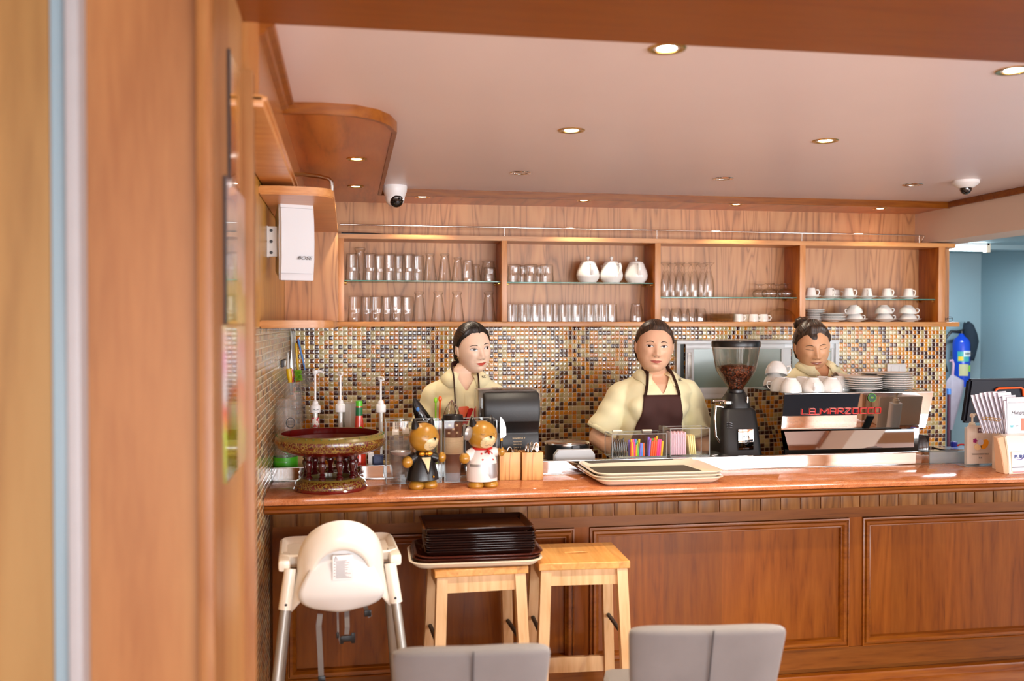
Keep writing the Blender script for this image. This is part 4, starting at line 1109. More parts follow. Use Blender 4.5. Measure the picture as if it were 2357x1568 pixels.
# ================================================================== THINGS ON THE BAR TOP
def rbox(mb, w, d, h, r, z=0, n=5, x=0, y=0):
    o = rrect(w, d, r, n)
    return mb.loft([[(a + x, b + y, z) for a, b in o], [(a + x, b + y, z + h) for a, b in o]])
# ---- lacquer offering stand
cx, cy, cz = at(761, 1100, Y=3.745).x, 3.745, zc + .0005
lac_red = plain('red_lacquer', srgb(112, 14, 10), .16, coat=.7, noise=.25, nscale=14)
lac_dark = plain('dark_red_lacquer', srgb(74, 10, 12), .14, coat=.8, noise=.3, nscale=18)
# gilt scrolls painted on red lacquer: a pattern in the material
m, nt, b, out = new_mat('gilt_scroll_lacquer'); N = nt.nodes; L = nt.links
tc = N.new('ShaderNodeTexCoord'); wv = N.new('ShaderNodeTexVoronoi'); wv.feature = 'DISTANCE_TO_EDGE'; wv.inputs['Scale'].default_value = 78
nz = N.new('ShaderNodeTexNoise'); nz.inputs['Scale'].default_value = 30; nz.inputs['Detail'].default_value = 1
va = N.new('ShaderNodeVectorMath'); va.operation = 'MULTIPLY_ADD'; va.inputs[1].default_value = (.05, .05, .05)
L.new(tc.outputs['Object'], nz.inputs['Vector']); L.new(nz.outputs['Color'], va.inputs[0]); L.new(tc.outputs['Object'], va.inputs[2]); L.new(va.outputs[0], wv.inputs['Vector'])
cr = ramp(N, [(.0, srgb(150, 120, 50)), (.06, srgb(140, 110, 44)), (.10, srgb(50, 22, 12)), (.22, srgb(104, 22, 14)), (.5, srgb(70, 34, 18))])
L.new(wv.outputs[0], cr.inputs[0]); L.new(cr.outputs[0], b.inputs['Base Color']); b.inputs['Roughness'].default_value = .22; b.inputs['Coat Weight'].default_value = .5
M['gilt'] = m
M['olive'] = plain('old_gold_band', srgb(122, 104, 40), .35, coat=.4, noise=.15, nscale=60)
t = thing('offering_tray', 'red lacquer footed tray with gilt scrolls and turned columns', 'footed tray', (cx, cy, cz))
RB = .212
obj('base_ring', MB().lathe([(.139, 0), (.141, .006), (.136, .012)], 48, cap=True), lac_red, t, label='glossy red foot ring')
obj('base', MB().lathe([(.136, .012), (.137, .022), (.130, .034), (.118, .040)], 48, cap=False), M['gilt'], t)
obj('base_top', MB().lathe([(.118, .040), (.112, .046), (.080, .047), (.078, .030), (.0006, .029)], 48, cap=False), M['olive'], t)
z0_, z1_ = .046, .132
for k in range(9):
    a = 2 * PI * k / 9 + .2
    obj('column', MB().lathe([(.013, z0_), (.014, z0_ + .008), (.008, z0_ + .014), (.012, z0_ + .020), (.008, z0_ + .026), (.009, z0_ + .034), (.0145, z0_ + .052), (.014, z0_ + .062), (.008, z0_ + .070), (.013, z0_ + .074), (.013, z1_)], 16, c=(.094 * math.cos(a), .094 * math.sin(a), 0)), lac_dark, t)
bowl = obj('bowl', MB().lathe([(.0006, .128), (.06, .129), (.120, .134), (.170, .146), (.196, .160)], 64, cap=False), lac_red, t)
obj('gilt_band', MB().lathe([(.196, .160), (.2075, .172), (.2115, .186), (.209, .198)], 64, cap=False), M['gilt'], t)
rim = obj('rim', MB().lathe([(.209, .198), (.203, .210), (.191, .2165), (.186, .216)], 64, cap=False), M['olive'], t)
obj('bowl_inside', MB().lathe([(.186, .216), (.190, .205), (.196, .190), (.190, .172), (.165, .158), (.11, .147), (.0006, .143)], 64, cap=False), lac_red, t)
mb = MB()
for k in range(44):
    a = 2 * PI * k / 44; mb.ell((.2035 * math.cos(a), .2035 * math.sin(a), .2115), .0028, .0028, .0018, 8, 5)
o = obj('glass_studs', mb, plain('green_glass_stud', srgb(20, 110, 60), .1, coat=1), rim); o['kind'] = 'stuff'

# ---- cat figures
M['cat_brown'] = plain('painted_brown', srgb(184, 132, 42), .3, coat=.5, noise=.15, nscale=12)
M['cat_cream'] = plain('painted_cream', srgb(226, 206, 158), .4, coat=.2)
M['cat_white'] = plain('painted_white', srgb(236, 230, 226), .35, coat=.4, noise=.06, nscale=15)
M['cat_black'] = plain('painted_black', srgb(12, 12, 14), .32, coat=.15)
M['silver_paint'] = plain('silver_paint', srgb(170, 168, 168), .35, metal=.6)
def bvh_of(o):
    bm = bmesh.new(); bm.from_mesh(o.data); tr = BVHTree.FromBMesh(bm); bm.free(); return tr
def patch(bvh, lo, hi, ns, nt_, off, fwd=Vector((0, 1, 0)), far=-.6, Mx=None, thick=0):
    """grid between two curves lo(s), hi(s) -> (x,z), dropped along fwd onto the surface and lifted by off"""
    rows = []; inv = Mx.inverted() if Mx else None
    for j in range(nt_ + 1):
        row = []
        for i in range(ns + 1):
            s = i / ns; a = lo(s); c = hi(s); f = j / nt_
            x = a[0] + (c[0] - a[0]) * f; z = a[1] + (c[1] - a[1]) * f
            p = Vector((x, far, z)); d = fwd
            if Mx: p = Mx @ p; d = (Mx.to_3x3() @ fwd).normalized()
            h = bvh.ray_cast(p, d)
            if h[0] is None:
                row.append(row[-1] if row else p + d * (-far)); continue
            row.append(h[0] - d * off)
        rows.append(row)
    mb = MB()
    if thick:
        dd = ((Mx.to_3x3() @ fwd) if Mx else fwd).normalized() * thick
        n = len(rows[0]); V = [p for r in rows for p in r]; V2 = [p + dd for p in V]; m_ = len(rows); o = len(V)
        fs = [(j * n + i, j * n + i + 1, (j + 1) * n + i + 1, (j + 1) * n + i) for j in range(m_ - 1) for i in range(n - 1)]
        fs2 = [tuple(o + k for k in f[::-1]) for f in fs]
        rim_ = [i for i in range(n)] + [j * n + n - 1 for j in range(1, m_)] + [(m_ - 1) * n + i for i in range(n - 2, -1, -1)] + [j * n for j in range(m_ - 2, 0, -1)]
        fs3 = [(rim_[k], rim_[(k + 1) % len(rim_)], o + rim_[(k + 1) % len(rim_)], o + rim_[k]) for k in range(len(rim_))]
        return mb.add(V + V2, fs + fs2 + fs3)
    return mb.grid(rows)
def stroke(bvh, pts, r, off=.0, Mx=None, n=6, far=-.6, fwd=Vector((0, 1, 0))):
    P = []
    for x, z in pts:
        p = Vector((x, far, z)); d = fwd
        if Mx: p = Mx @ p; d = (Mx.to_3x3() @ fwd).normalized()
        h = bvh.ray_cast(p, d)
        if h[0] is not None: P.append(h[0] - d * off)
    return MB().tube(P, r, n) if len(P) > 1 else MB()
def cat_head(t, c, yaw, k=1.0):
    hM = Matrix.Translation(c) @ Matrix.Rotation(yaw, 4, 'Z') @ Matrix.Scale(1.30, 4)
    mb = MB().ell((0, 0, 0), .046 * k, .043 * k, .044 * k, 36, 26)
    for i, v in enumerate(mb.v):
        x, y, z = v
        if y < 0 and z < .005: y -= .006 * math.exp(-((x / .022) ** 2 + ((z + .014) / .016) ** 2))
        q = hM @ Vector((x, y, z)); mb.v[i] = tuple(q)
    h = obj('head', mb, M['cat_brown'], t); bv = bvh_of(h)
    el = lambda cx_, cz_, rx, rz_: (lambda s: (cx_ + rx * (2 * s - 1), cz_ - rz_ * math.sqrt(max(0, 1 - (2 * s - 1) ** 2))), lambda s: (cx_ + rx * (2 * s - 1), cz_ + rz_ * math.sqrt(max(0, 1 - (2 * s - 1) ** 2))))
    lo, hi = el(0, -.017, .026, .019)
    obj('muzzle', patch(bv, lo, hi, 20, 8, .0007, Mx=hM, far=-.2), M['cat_cream'], h)
    mz = MB().add([hM @ Vector(p) for p in ((-.006, -.0505, .004), (.006, -.0505, .004), (0, -.0525, -.006), (0, -.046, .001), (-.002, -.053, .001))], [(0, 1, 4), (1, 2, 4), (2, 0, 4), (0, 3, 1), (1, 3, 2), (2, 3, 0)])
    obj('nose', mz, M['cat_black'], h)
    for s in (-1, 1):
        obj('eye', stroke(bv, [(s * .020 + .006 * math.cos(a), .010 - .004 * math.sin(a)) for a in [PI * q / 6 for q in range(7)]], .0006, Mx=hM, far=-.2), M['cat_black'], h)
        ew = stroke(bv, [(s * .012, -.014), (s * .024, -.010 )], .0005, .0008, Mx=hM, far=-.2)
        for dz in (-.006, -.012):
            w2 = stroke(bv, [(s * .012, -.014 + dz * .5), (s * .025, -.012 + dz)], .0005, .0008, Mx=hM, far=-.2); ew.add(w2.v, w2.f)
        obj('whiskers', ew, M['cat_black'], h)
        eb = Vector((s * .028, .004, .030))
        mb = MB().tube([hM @ eb, hM @ (eb + Vector((s * .004, 0, .014))), hM @ (eb + Vector((s * .007, 0, .029)))], [.018, .012, .0015], 14)
        obj('ear', mb, M['cat_black'], h, ang=70)
    ln = stroke(bv, [(0, -.006), (0, -.024)], .0006, .0008, Mx=hM, far=-.2)
    for s in (-1, 1):
        w2 = stroke(bv, [(0, -.024), (s * .006, -.028), (s * .011, -.026)], .0006, .0008, Mx=hM, far=-.2); ln.add(w2.v, w2.f)
    obj('mouth', ln, M['cat_black'], h)
    return h
# waiter
p = at(975, 1128, Z=zc)
t = thing('cat_waiter_figure', 'wooden cat figure in a black tailcoat holding up a silver dish', 'figurine', (p.x, p.y + .045, zc + .0005), .30)
for s in (-1, 1):
    obj('foot', MB().ell((s * .028, -.004, .012), .030, .034, .024, 20, 12), M['cat_brown'], t)
mbb = MB()
mbb.lathe([(.034, .024), (.064, .034), (.060, .060), (.052, .090), (.040, .120), (.026, .142), (.018, .150)], 36, sx=1, sy=.82)
bd = obj('coat', mbb, M['cat_black'], t); bv = bvh_of(bd)
obj('shirt_front', patch(bv, lambda s: (.018 - .018 + .0 + .030 * (s - .5) * .0 + .004, .066) if False else (.004 + .034 * (s - .5) * .1, .062), lambda s: (.004 + .040 * (s - .5), .122), 10, 10, .0012, far=-.2), M['cat_cream'], t)
obj('lapel', stroke(bv, [(-.020, .126), (-.008, .095), (.003, .060)], .0045, -.001, far=-.2), M['cat_black'], t)
obj('lapel', stroke(bv, [(.026, .124), (.016, .095), (.006, .060)], .0045, -.001, far=-.2), M['cat_black'], t)
obj('button', MB().ell((.026, -.049, .048), .004, .003, .005, 12, 8), M['gold'], t)
bt = MB().ell((-.016, -.035, .137), .013, .007, .009, 14, 10).ell((.016, -.035, .137), .013, .007, .009, 14, 10).ell((0, -.040, .137), .005, .005, .006, 12, 8)
obj('bow_tie', bt, M['gold'], t)
cat_head(t, Vector((.004, -.004, .196)), .32)
obj('sleeve', MB().tube([(-.030, 0, .124), (-.050, -.004, .112), (-.060, -.006, .100)], [.020, .020, .017], 16), M['cat_black'], t)
obj('sleeve', MB().tube([(.030, -.006, .124), (.048, -.014, .116), (.058, -.02, .112)], [.018, .018, .014], 16), M['cat_black'], t)
a1 = obj('paw', MB().ell((-.068, -.014, .106), .021, .020, .023, 22, 16), M['cat_brown'], t, ang=70)
obj('paw', MB().ell((.070, -.026, .118), .016, .016, .021, 18, 12), M['cat_brown'], t)
obj('tail', MB().tube([(0, .05, .03), (.02, .07, .08), (.03, .07, .16), (.02, .066, .205)], [.008, .009, .009, .004], 10), M['cat_black'], t)
tag(obj('silver_dish', MB().lathe([(.0006, 0), (.018, .002), (.034, .010), (.041, .020), (.039, .020), (.030, .010), (.0006, .005)], 32, cap=False), M['silver_paint'], loc=(p.x - .086, p.y + .002, zc + .130)), 'small silver bowl held up by the cat in black', 'bowl')
# chef
p = at(1113, 1124, Z=zc)
t = thing('cat_chef_figure', 'wooden cat figure in a white chef jacket with a silver apron', 'figurine', (p.x, p.y + .045, zc + .0005), .18)
for s in (-1, 1):
    obj('foot', MB().ell((s * .030, -.010, .008), .032, .040, .018, 20, 12), M['cat_brown'], t)
bd = obj('jacket', MB().lathe([(.040, .020), (.060, .024), (.062, .050), (.060, .085), (.056, .110), (.046, .135), (.030, .152), (.020, .156)], 36, sx=1, sy=.86), M['cat_white'], t); bv = bvh_of(bd)
obj('apron', patch(bv, lambda s: (-.010 + .066 * s, .086 - .050 * min(1, s * 2.2) ** .8), lambda s: (-.010 + .066 * s, .090), 16, 8, .0012, far=-.2), M['silver_paint'], t)
obj('apron_band', patch(bv, lambda s: (-.060 + .118 * s, .082), lambda s: (-.060 + .118 * s, .092), 24, 2, .0016, far=-.2), M['silver_paint'], t)
obj('neckerchief', MB().tube([(.036 * math.cos(a), .030 * math.sin(a) - .002, .150) for a in [2 * PI * k / 24 for k in range(24)]], .006, 8, closed=True), M['red_cloth'], t)
obj('neckerchief_tails', MB().add([(.010, -.040, .150), (.024, -.046, .136), (.016, -.049, .140), (.014, -.050, .128), (.006, -.048, .138), (-.004, -.046, .134), (.010, -.052, .144)], [(0, 1, 6), (1, 2, 6), (2, 3, 6), (3, 4, 6), (4, 5, 6), (5, 0, 6)]), M['red_cloth'], t, solid=.003)
for x_, z_ in ((-.014, .132), (.030, .130), (-.012, .110), (.032, .108)):
    h_ = bv.ray_cast(Vector((x_, -.2, z_)), Vector((0, 1, 0)))
    if h_[0]: obj('button', MB().ell(h_[0], .004, .002, .004, 12, 8), M['red'], t)
cat_head(t, Vector((.0, -.004, .200)), .22)
obj('sleeve', MB().tube([(-.034, 0, .136), (-.054, -.006, .124), (-.066, -.010, .114)], [.020, .021, .018], 16), M['cat_white'], t)
obj('sleeve', MB().tube([(.034, 0, .136), (.052, -.006, .134), (.064, -.010, .132)], [.019, .018, .014], 16), M['cat_white'], t)
obj('paw', MB().ell((-.078, -.022, .116), .021, .021, .022, 18, 12), M['cat_brown'], t)
obj('paw', MB().ell((.072, -.022, .135), .014, .016, .019, 18, 12), M['cat_brown'], t)
px_, py_ = p.x, p.y + .045
def rot2(x, y, a): return (x * math.cos(a) - y * math.sin(a), x * math.sin(a) + y * math.cos(a))
ra = rot2(-.078, -.022, .18); rb = rot2(.070, -.022, .18)
k = thing('toy_ladle', 'small silver ladle with a black handle held by the cat chef', 'ladle', (px_ + ra[0], py_ + ra[1], zc + .1185), 0)
obj('handle', MB().cyl((0, -.004, -.012), (.003, -.004, .070), .004), M['cat_black'], k)
q = Vector((.9, -.35, .15)).normalized().to_track_quat('Z', 'Y').to_matrix().to_4x4()
obj('bowl', MB().lathe([(.0006, .012), (.016, .010), (.026, .004), (.029, -.006), (.025, -.008), (.0006, -.008)], 28, c=(.016, -.008, .094), M=Matrix.Rotation(.35, 4, 'Y') @ q, sy=1, sx=1.35), M['silver_paint'], k)
k = thing('toy_knife', 'small silver chef knife held up by the cat chef', 'knife', (px_ + rb[0], py_ + rb[1], zc + .1405), 0)
obj('handle', MB().cyl((0, -.004, -.014), (.002, -.006, .040), .0055), M['cat_black'], k)
obj('ferrule', MB().cyl((.002, -.006, .038), (.002, -.006, .048), .006), M['gold'], k)
obj('blade', MB().prism([(-.003, .048), (.014, .052), (.021, .060), (.020, .090), (.014, .112), (.004, .128), (-.003, .133), (-.005, .10)], 'y', -.009, -.005, .001), M['silver_paint'], k)

# ---- acrylic holders, plastic cups, paper cups
def open_box(w, d, h, t=.003, div=None):
    mb = MB()
    mb.box(-w, w, -d, -d + t, 0, h).box(-w, w, d - t, d, 0, h).box(-w, -w + t, -d + t, d - t, 0, h).box(w - t, w, -d + t, d - t, 0, h).box(-w, w, -d, d, 0, t)
    return mb
def edges_box(w, d, h, t=.0035):
    mb = MB()
    for sx in (-1, 1):
        for sy in (-1, 1): mb.box(sx * w - t / 2, sx * w + t / 2, sy * d - t / 2, sy * d + t / 2, 0, h)
    for zz in (0, h):
        for s in (-1, 1):
            mb.box(-w, w, s * d - t / 2, s * d + t / 2, zz - t / 2, zz + t / 2); mb.box(s * w - t / 2, s * w + t / 2, -d, d, zz - t / 2, zz + t / 2)
    return mb
A0 = at(889, 1114, Z=zc); A1 = at(1014, 1108, Z=zc)
wA = (A1.x - A0.x) / 2; yA = 3.868; ht = .246
t = thing('cup_holder', 'tall clear acrylic holder behind the black-coated cat', 'holder', ((A0.x + A1.x) / 2, yA, zc + .0005))
obj('walls', open_box(wA, .058, ht), M['acrylic'], t); obj('edges', edges_box(wA, .058, ht), M['acrylic_edge'], t); obj('divider', MB().box(-.002, .001, -.055, .055, .003, ht - .01), M['acrylic'], t)
HA = ((A0.x + A1.x) / 2, yA)
B0 = at(1022, 1108, Z=zc); B1 = at(1140, 1104, Z=zc); wB = (B1.x - B0.x) / 2
t = thing('cup_holder', 'tall clear acrylic holder between the two cats, with brown paper cups', 'holder', ((B0.x + B1.x) / 2, yA, zc + .0005))
obj('walls', open_box(wB, .058, ht), M['acrylic'], t); obj('edges', edges_box(wB, .058, ht), M['acrylic_edge'], t)
HB = ((B0.x + B1.x) / 2, yA)
def clear_stack(x, y, z, n, r0, r1, h, dz, name, labf, group, up=True, mat=None, colour=None):
    src = None
    for i in range(n):
        if src is None:
            src = obj(name, MB().lathe([(.0006, h), (r0, h), (r1 * .98, .004), (r1 + .003, .0), (r1 + .003, -.002)] if not up else [(.0006, .0), (r0, 0), (r1 * .98, h - .004), (r1 + .003, h), (r1 + .003, h - .003)], 28, cap=False), mat or M['cup_plastic']); o = src
        else: o = src.copy(); COL.objects.link(o)
        o.location = (x, y, z + i * dz + (.002 if not up else 0)); tag(o, labf(i), 'plastic cup', group)
for k, (dx, n) in enumerate(((-.052, 12), (.052, 9))):
    clear_stack(HA[0] + dx, yA, zc + .005, n, .029, .042, .085, .0088, 'plastic_cup', (lambda kk: (lambda i: 'clear plastic cup in the %s stack of the left acrylic holder, %s from the bottom' % (['left', 'right'][kk], ORD[i])))(k), 'clear cups in the left acrylic holder')
# small white skewers/forks on top
for k, (u, v) in enumerate(((910, 985), (935, 985))):
    q_ = at(u, 975, Y=yA - .01)
    o = MB()
    for j in range(4): o.box(-.010 + j * .006, -.007 + j * .006, -.001, .001, .025, .052)
    o.box(-.014, .014, -.004, .004, .0, .025, .002)
    tag(obj('plastic_fork', o, M['cream_pl'], loc=(q_.x, yA + [-.02, .02][k], zc + .19 + .0)), 'cream plastic fork head showing above the clear cups, %s' % ['left one', 'right one'][k], 'fork')
# paper cups
M['kraft'] = plain('brown_paper_cup', srgb(124, 70, 40), .5, noise=.1)
M['cup_rim'] = plain('cup_rim', srgb(236, 208, 166), .5)
xk = ax(1042, yA - .005)
zt_ = az(1042, 1005, yA)
n = 14; dz = .0048; h = .115; zb0 = zt_ - h - dz * (n - 1)
src = None
for i in range(n):
    if src is None:
        src = thing('paper_cup', '', 'paper cup', (xk, yA - .005, zb0), 0)
        obj('cup_wall', MB().lathe([(.0006, .0), (.026, 0), (.040, h - .004)], 30, cap=False), M['kraft'], src)
        obj('rolled_rim', MB().lathe([(.040, h - .005), (.0425, h - .003), (.0425, h), (.040, h)], 30, cap=False), M['cup_rim'], src); o = src
    else: o = dup(src, (xk, yA - .005, zb0 + i * dz))
    tag(o, ('brown paper coffee cup in the upright stack, %s from the top' % ORD[n - 1 - i]) if n - 1 - i < 12 else 'brown paper coffee cup at the bottom of the stack, %s' % ['lowest', 'second lowest'][i], 'paper cup', 'paper cups in the acrylic holder')
o = thing('lid_topped_cup', 'brown printed coffee cup with a black lid, above the stacked cups', 'paper cup', (xk, yA - .005, zt_ - .010), 0)
obj('cup_wall', MB().lathe([(.034, 0), (.0415, .075), (.0415, .078)], 30, cap=False), M['kraft'], o)
for k, (zz, aa) in enumerate(((.060, -2.0), (.028, -2.1), (.030, -1.2), (.060, -1.25), (.044, -1.6))):
    a = aa; r_ = .034 + .0075 * zz / .075 + .0007
    obj('print', MB().box(-.005, .005, -.0004, .0004, -.004, .004), M['cup_rim'], o, loc=(r_ * math.cos(a), r_ * math.sin(a), zz), rot=(0, 0, a + PI / 2))
obj('lid', MB().lathe([(.0445, .074), (.0455, .080), (.043, .083), (.041, .096), (.039, .099), (.034, .0985), (.033, .094), (.0006, .094)], 32, cap=False), M['black'], o)

# ---- utensils standing behind the cats
def utensil(name, label, cat, u, v, Y): 
    p = at(u, v, Y=Y); return thing(name, label, cat, (p.x, Y, WT + .001)), p.z - WT
YU = 4.24
t, hgt = utensil('wrapped_squeegee', 'black glossy pointed scraper sticking up behind the cat in black', 'utensil', 952, 917, YU)
obj('blade', MB().tube([(.03 + .0, 0, .15), (.065, 0, hgt - .16), (.045, 0, hgt - .10), (.012, 0, hgt - .03), (.002, 0, hgt)], [.008, .015, .018, .010, .003], 14, flat=2.0), M['black_gloss'], t, ang=70)
obj('blue_dot', MB().ell((.018, -.012, hgt - .050), .008, .003, .010, 14, 8), M['blue_pl'], t)
obj('shaft', MB().cyl((.02, 0, 0), (.04, 0, .2), .008), M['black'], t)
def stirrer(label, mat, u, v, lean):
    t, hgt = utensil('plastic_spoon', label, 'spoon', u, v, YU + .0)
    obj('shaft', MB().tube([(lean, 0, 0), (lean * .4, 0, hgt * .5), (0, 0, hgt - .012)], .004, 8), mat, t)
    obj('spoon_bowl', MB().ell((0, 0, hgt - .012), .008, .004, .014, 14, 10), mat, t)
stirrer('long green plastic spoon left of the orange one', M['lime'], 1003, 916, -.004)
stirrer('long orange plastic spoon beside the green one', M['orange'], 1013, 913, -.014)
t, hgt = utensil('whisk', 'steel balloon whisk standing between the two cats', 'whisk', 1040, 921, YU)
for k in range(6):
    a = PI * k / 6
    obj('wire', MB().tube([(.038 * math.sin(PI * (f - .0)) ** .8 * math.cos(a) * (1 if s_ else -1), .038 * math.sin(PI * f) ** .8 * math.sin(a) * (1 if s_ else -1), hgt - .16 * f) for s_, f in [(0, 1), (0, .8), (0, .6), (0, .4), (0, .2), (0, .07), (1, .0), (1, .07), (1, .2), (1, .4), (1, .6), (1, .8), (1, 1)]], .0011, 6), M['chrome'], t)
obj('handle', MB().cyl((0, 0, 0), (0, 0, hgt - .155), .009), M['steel'], t)
def spat(label, mat, u, v, w, lean, h_):
    t, hgt = utensil('spatula', label, 'spatula', u, v, YU + .03)
    obj('blade', MB().prism([(-w + lean, hgt - h_), (w + lean, hgt - h_), (w + .004, hgt - .004), (w - .004, hgt), (-w + .004, hgt - .002)], 'y', -.003, .003, .001), mat, t)
    obj('shaft', MB().cyl((lean, 0, 0), (lean, 0, hgt - h_ + .005), .006), M['white_pl'], t)
spat('orange rubber spatula behind the whisk', M['orange'], 1066, 936, .022, -.010, .07)
spat('red rubber spatula beside the orange one', M['red'], 1082, 940, .012, -.026, .075)

# ---- paper towel dispenser
YD = 3.99
x0, x1 = ax(1101, YD), ax(1247, YD); zt_ = az(1170, 897, YD); zb_d = zl
t = thing('towel_dispenser', 'large black paper towel dispenser with a clear rim, behind the cat chef', 'dispenser', ((x0 + x1) / 2, YD, zb_d + .0005))
w = (x1 - x0) / 2; h = zt_ - zb_d
profD = [(0.000, 0), (-.004, .03), (-.004, h * .30), (.004, h * .38), (-.004, h * .47), (-.024, h * .55), (-.030, h * .70), (-.026, h * .86), (-.006, h * .96), (.03, h * .985), (.15, h * .985), (.15, 0)]
def rprism(prof_, xa, xb):   # profile (y,z), slightly rounded at both ends
    rings = []
    cy_ = sum(a for a, b in prof_) / len(prof_); cz_ = sum(b for a, b in prof_) / len(prof_)
    for x, k in ((xa, .93), (xa + .004, .98), (xa + .012, 1), (xb - .012, 1), (xb - .004, .98), (xb, .93)):
        rings.append([(x, cy_ + (a - cy_) * k, cz_ + (b - cz_) * k) for a, b in prof_])
    return MB().loft(rings)
o = obj('cover', rprism(profD, -w + .020, w - .012), M['black_matt'], t, ang=50); md = o.modifiers.new('s', 'BEVEL'); md.width = .008; md.segments = 3; md.limit_method = 'ANGLE'
obj('clear_shell', MB().box(-w, w, .006, .16, h * .45, h, .016), M['cup_plastic'], t)
obj('side_slot', MB().ell((-w + .014, .05, h * .62), .008, .012, .040, 16, 10), M['lens'], t)
text('print', 'GreatDrive V', .010, M['cup_rim'], (.036, -.0052, h * .315), parent=t)
for r_ in range(3):
    text('print', ['Material ABS', '230V  CE  O', 'Made in  ||'][r_], .0075, M['cup_rim'], (.030, -.0052, h * .265 - .012 * r_), parent=t)

# ---- wooden cutlery boxes and cutlery
def wbox(u0, u1, v, label):
    a = at(u0, v, Z=zc); b_ = at(u1, v, Z=zc); yy = (a.y + b_.y) / 2 + .002
    w = (b_.x - a.x) / 2 - .001; d = .047; h = az(u0, 1043, yy) - zc
    t = thing('cutlery_box', label, 'cutlery box', ((a.x + b_.x) / 2, yy + d, zc + .0005), 0, 'pine cutlery boxes')
    th = .007
    obj('front_board', MB().box(-w, w, -d, -d + th, 0, h, .001), M['pine'], t)
    obj('back_board', MB().box(-w, w, d - th, d, 0, h, .001), M['pine'], t)
    for s in (-1, 1): obj('side_board', MB().box(s * w, s * (w - th), -d + th, d - th, 0, h, .001), M['pine'], t)
    obj('bottom_board', MB().box(-w + th, w - th, -d + th, d - th, .0, th), M['pine'], t)
    return ((a.x + b_.x) / 2, yy + d, h)
c1 = wbox(1149, 1200, 1106, 'left pine cutlery box, next to the cat chef')
c2 = wbox(1201, 1252, 1106, 'right pine cutlery box, full of spoons')
def spoon(x, y, ztop, lean, rz, label, w=.014, ln=.034, back=False):
    t = thing('spoon', label, 'spoon', (x, y, zc + .009), rz, 'spoons in the cutlery boxes')
    hh = ztop - zc - .009
    mb = MB(); rows = []
    for j in range(11):
        f = j / 10; z_ = hh - ln * 1.6 * (1 - f); ww = w * math.sin(PI * min(1, .06 + .94 * f)) ** .6 * (1 if f < 1 else .1)
        ww = w * math.sqrt(max(.02, 1 - (2 * f - 1) ** 2)) * (.75 + .25 * f)
        rows.append([(lean * (z_ / hh) + ww * s, (.006 if not back else -.006) * (1 - s * s) * math.sin(PI * f), z_) for s in (-1, -.6, 0, .6, 1)])
    obj('spoon_bowl', mb.grid(rows), M['chrome'], t, solid=.0012, ang=80)
    obj('handle', MB().tube([(0, 0, 0), (lean * .5, 0, hh * .5), (lean * .75, 0, hh - ln * 1.58)], [.004, .0028, .0022], 8), M['chrome'], t)
ztp = lambda v, y: az(1225, v, y)
for i, (u, v, dy, ln, rz, l) in enumerate(((1173, 1028, -.01, -.004, .4, 'spoon standing at the left of the left cutlery box'), (1184, 1031, .0, 0, 1.3, 'spoon seen edge-on in the left cutlery box'), (1190, 1032, .01, 0, 1.2, 'rightmost spoon in the left cutlery box'),
                                          (1209, 1024, 0, -.004, 1.2, 'leftmost spoon in the right cutlery box'), (1215, 1019, .012, -.002, .9, 'second spoon from left in the right cutlery box'), (1224, 1016, .0, .0, .7, 'tallest spoon in the right cutlery box'), (1235, 1018, -.008, .006, .15, 'spoon facing forward at the right of the right cutlery box'), (1229, 1032, -.018, .0, .2, 'low spoon at the front of the right cutlery box'))):
    c = c1 if u < 1200 else c2
    yy = c[1] + dy; spoon(ax(u, yy) - ln, yy, az(u, v, yy), ln, rz, l)

# ---- rice cooker-like black pot and grey scale housing
YW = 4.10
x0, x1 = ax(1256, YW + .11), ax(1357, YW + .11); w = (x1 - x0) / 2
t = thing('waffle_maker', 'black round waffle iron with a steel lid and grey front', 'waffle iron', ((x0 + x1) / 2, YW + .12, WT + .0005))
zz0 = az(1306, 1022, YW + .11) - WT
obj('body', MB().lathe([(w * .9, 0), (w, .02), (w, zz0 - .006), (w * .99, zz0)], 40), M['black_matt'], t)
obj('lid', MB().lathe([(w * 1.01, zz0), (w * 1.01, zz0 + .006), (w * .96, zz0 + .010), (w * .5, zz0 + .013), (.0006, zz0 + .014)], 40, cap=False), M['steel'], t, label='round brushed steel lid')
obj('hinge', MB().box(-.012 + .01, .022 + .01, -w - .010, -w + .02, zz0 - .022, zz0 + .004, .003), M['charcoal'], t)
fx0, fx1 = ax(1277, YW - .03) - (x0 + x1) / 2, ax(1370, YW - .03) - (x0 + x1) / 2; fz = az(1320, 1036, YW - .03) - WT
obj('front_housing', MB().prism([(fx0, .0), (fx1, 0), (fx1, fz - .022), (fx1 - .016, fz), (fx0 + .018, fz), (fx0, fz - .022)], 'y', -w - .052, -w - .012, .004), plain('pale_grey_plastic', srgb(196, 198, 202), .4), t, label='pale grey plastic front')
# ---- stack of cream trays with mat on the bar top
g = 'cream trays stacked on the bar top'
pc = at(1500, 1097, Z=zc + .05)
a = at(1400, 1125, Z=zc); b_ = at(1665, 1112, Z=zc)
hw = (b_.x - a.x) / 2 + .012
yt = YC + .022 + .190
xt = (a.x + b_.x) / 2 - .012
z = zc + .0008
for i in range(3):
    tray('serving_tray', ['bottom one of the three cream trays on the bar top', 'middle one of the three cream trays on the bar top', 'top cream tray on the bar top, lined with a dark mat'][i], M['cream_pl'], xt - .006 * i * (i < 2) , yt + .004 * i, z, math.radians(-1.0 + (1.5 if i == 0 else 0)), hw, .178, .055, .024, g, flare=.03, lip=.010)
    z += .012
m_, nt, b, out = new_mat('woven_mat'); N = nt.nodes; L = nt.links
tc = N.new('ShaderNodeTexCoord'); wv = N.new('ShaderNodeTexWave'); wv.inputs['Scale'].default_value = 95; wv.inputs['Distortion'].default_value = 1; wv.bands_direction = 'DIAGONAL'
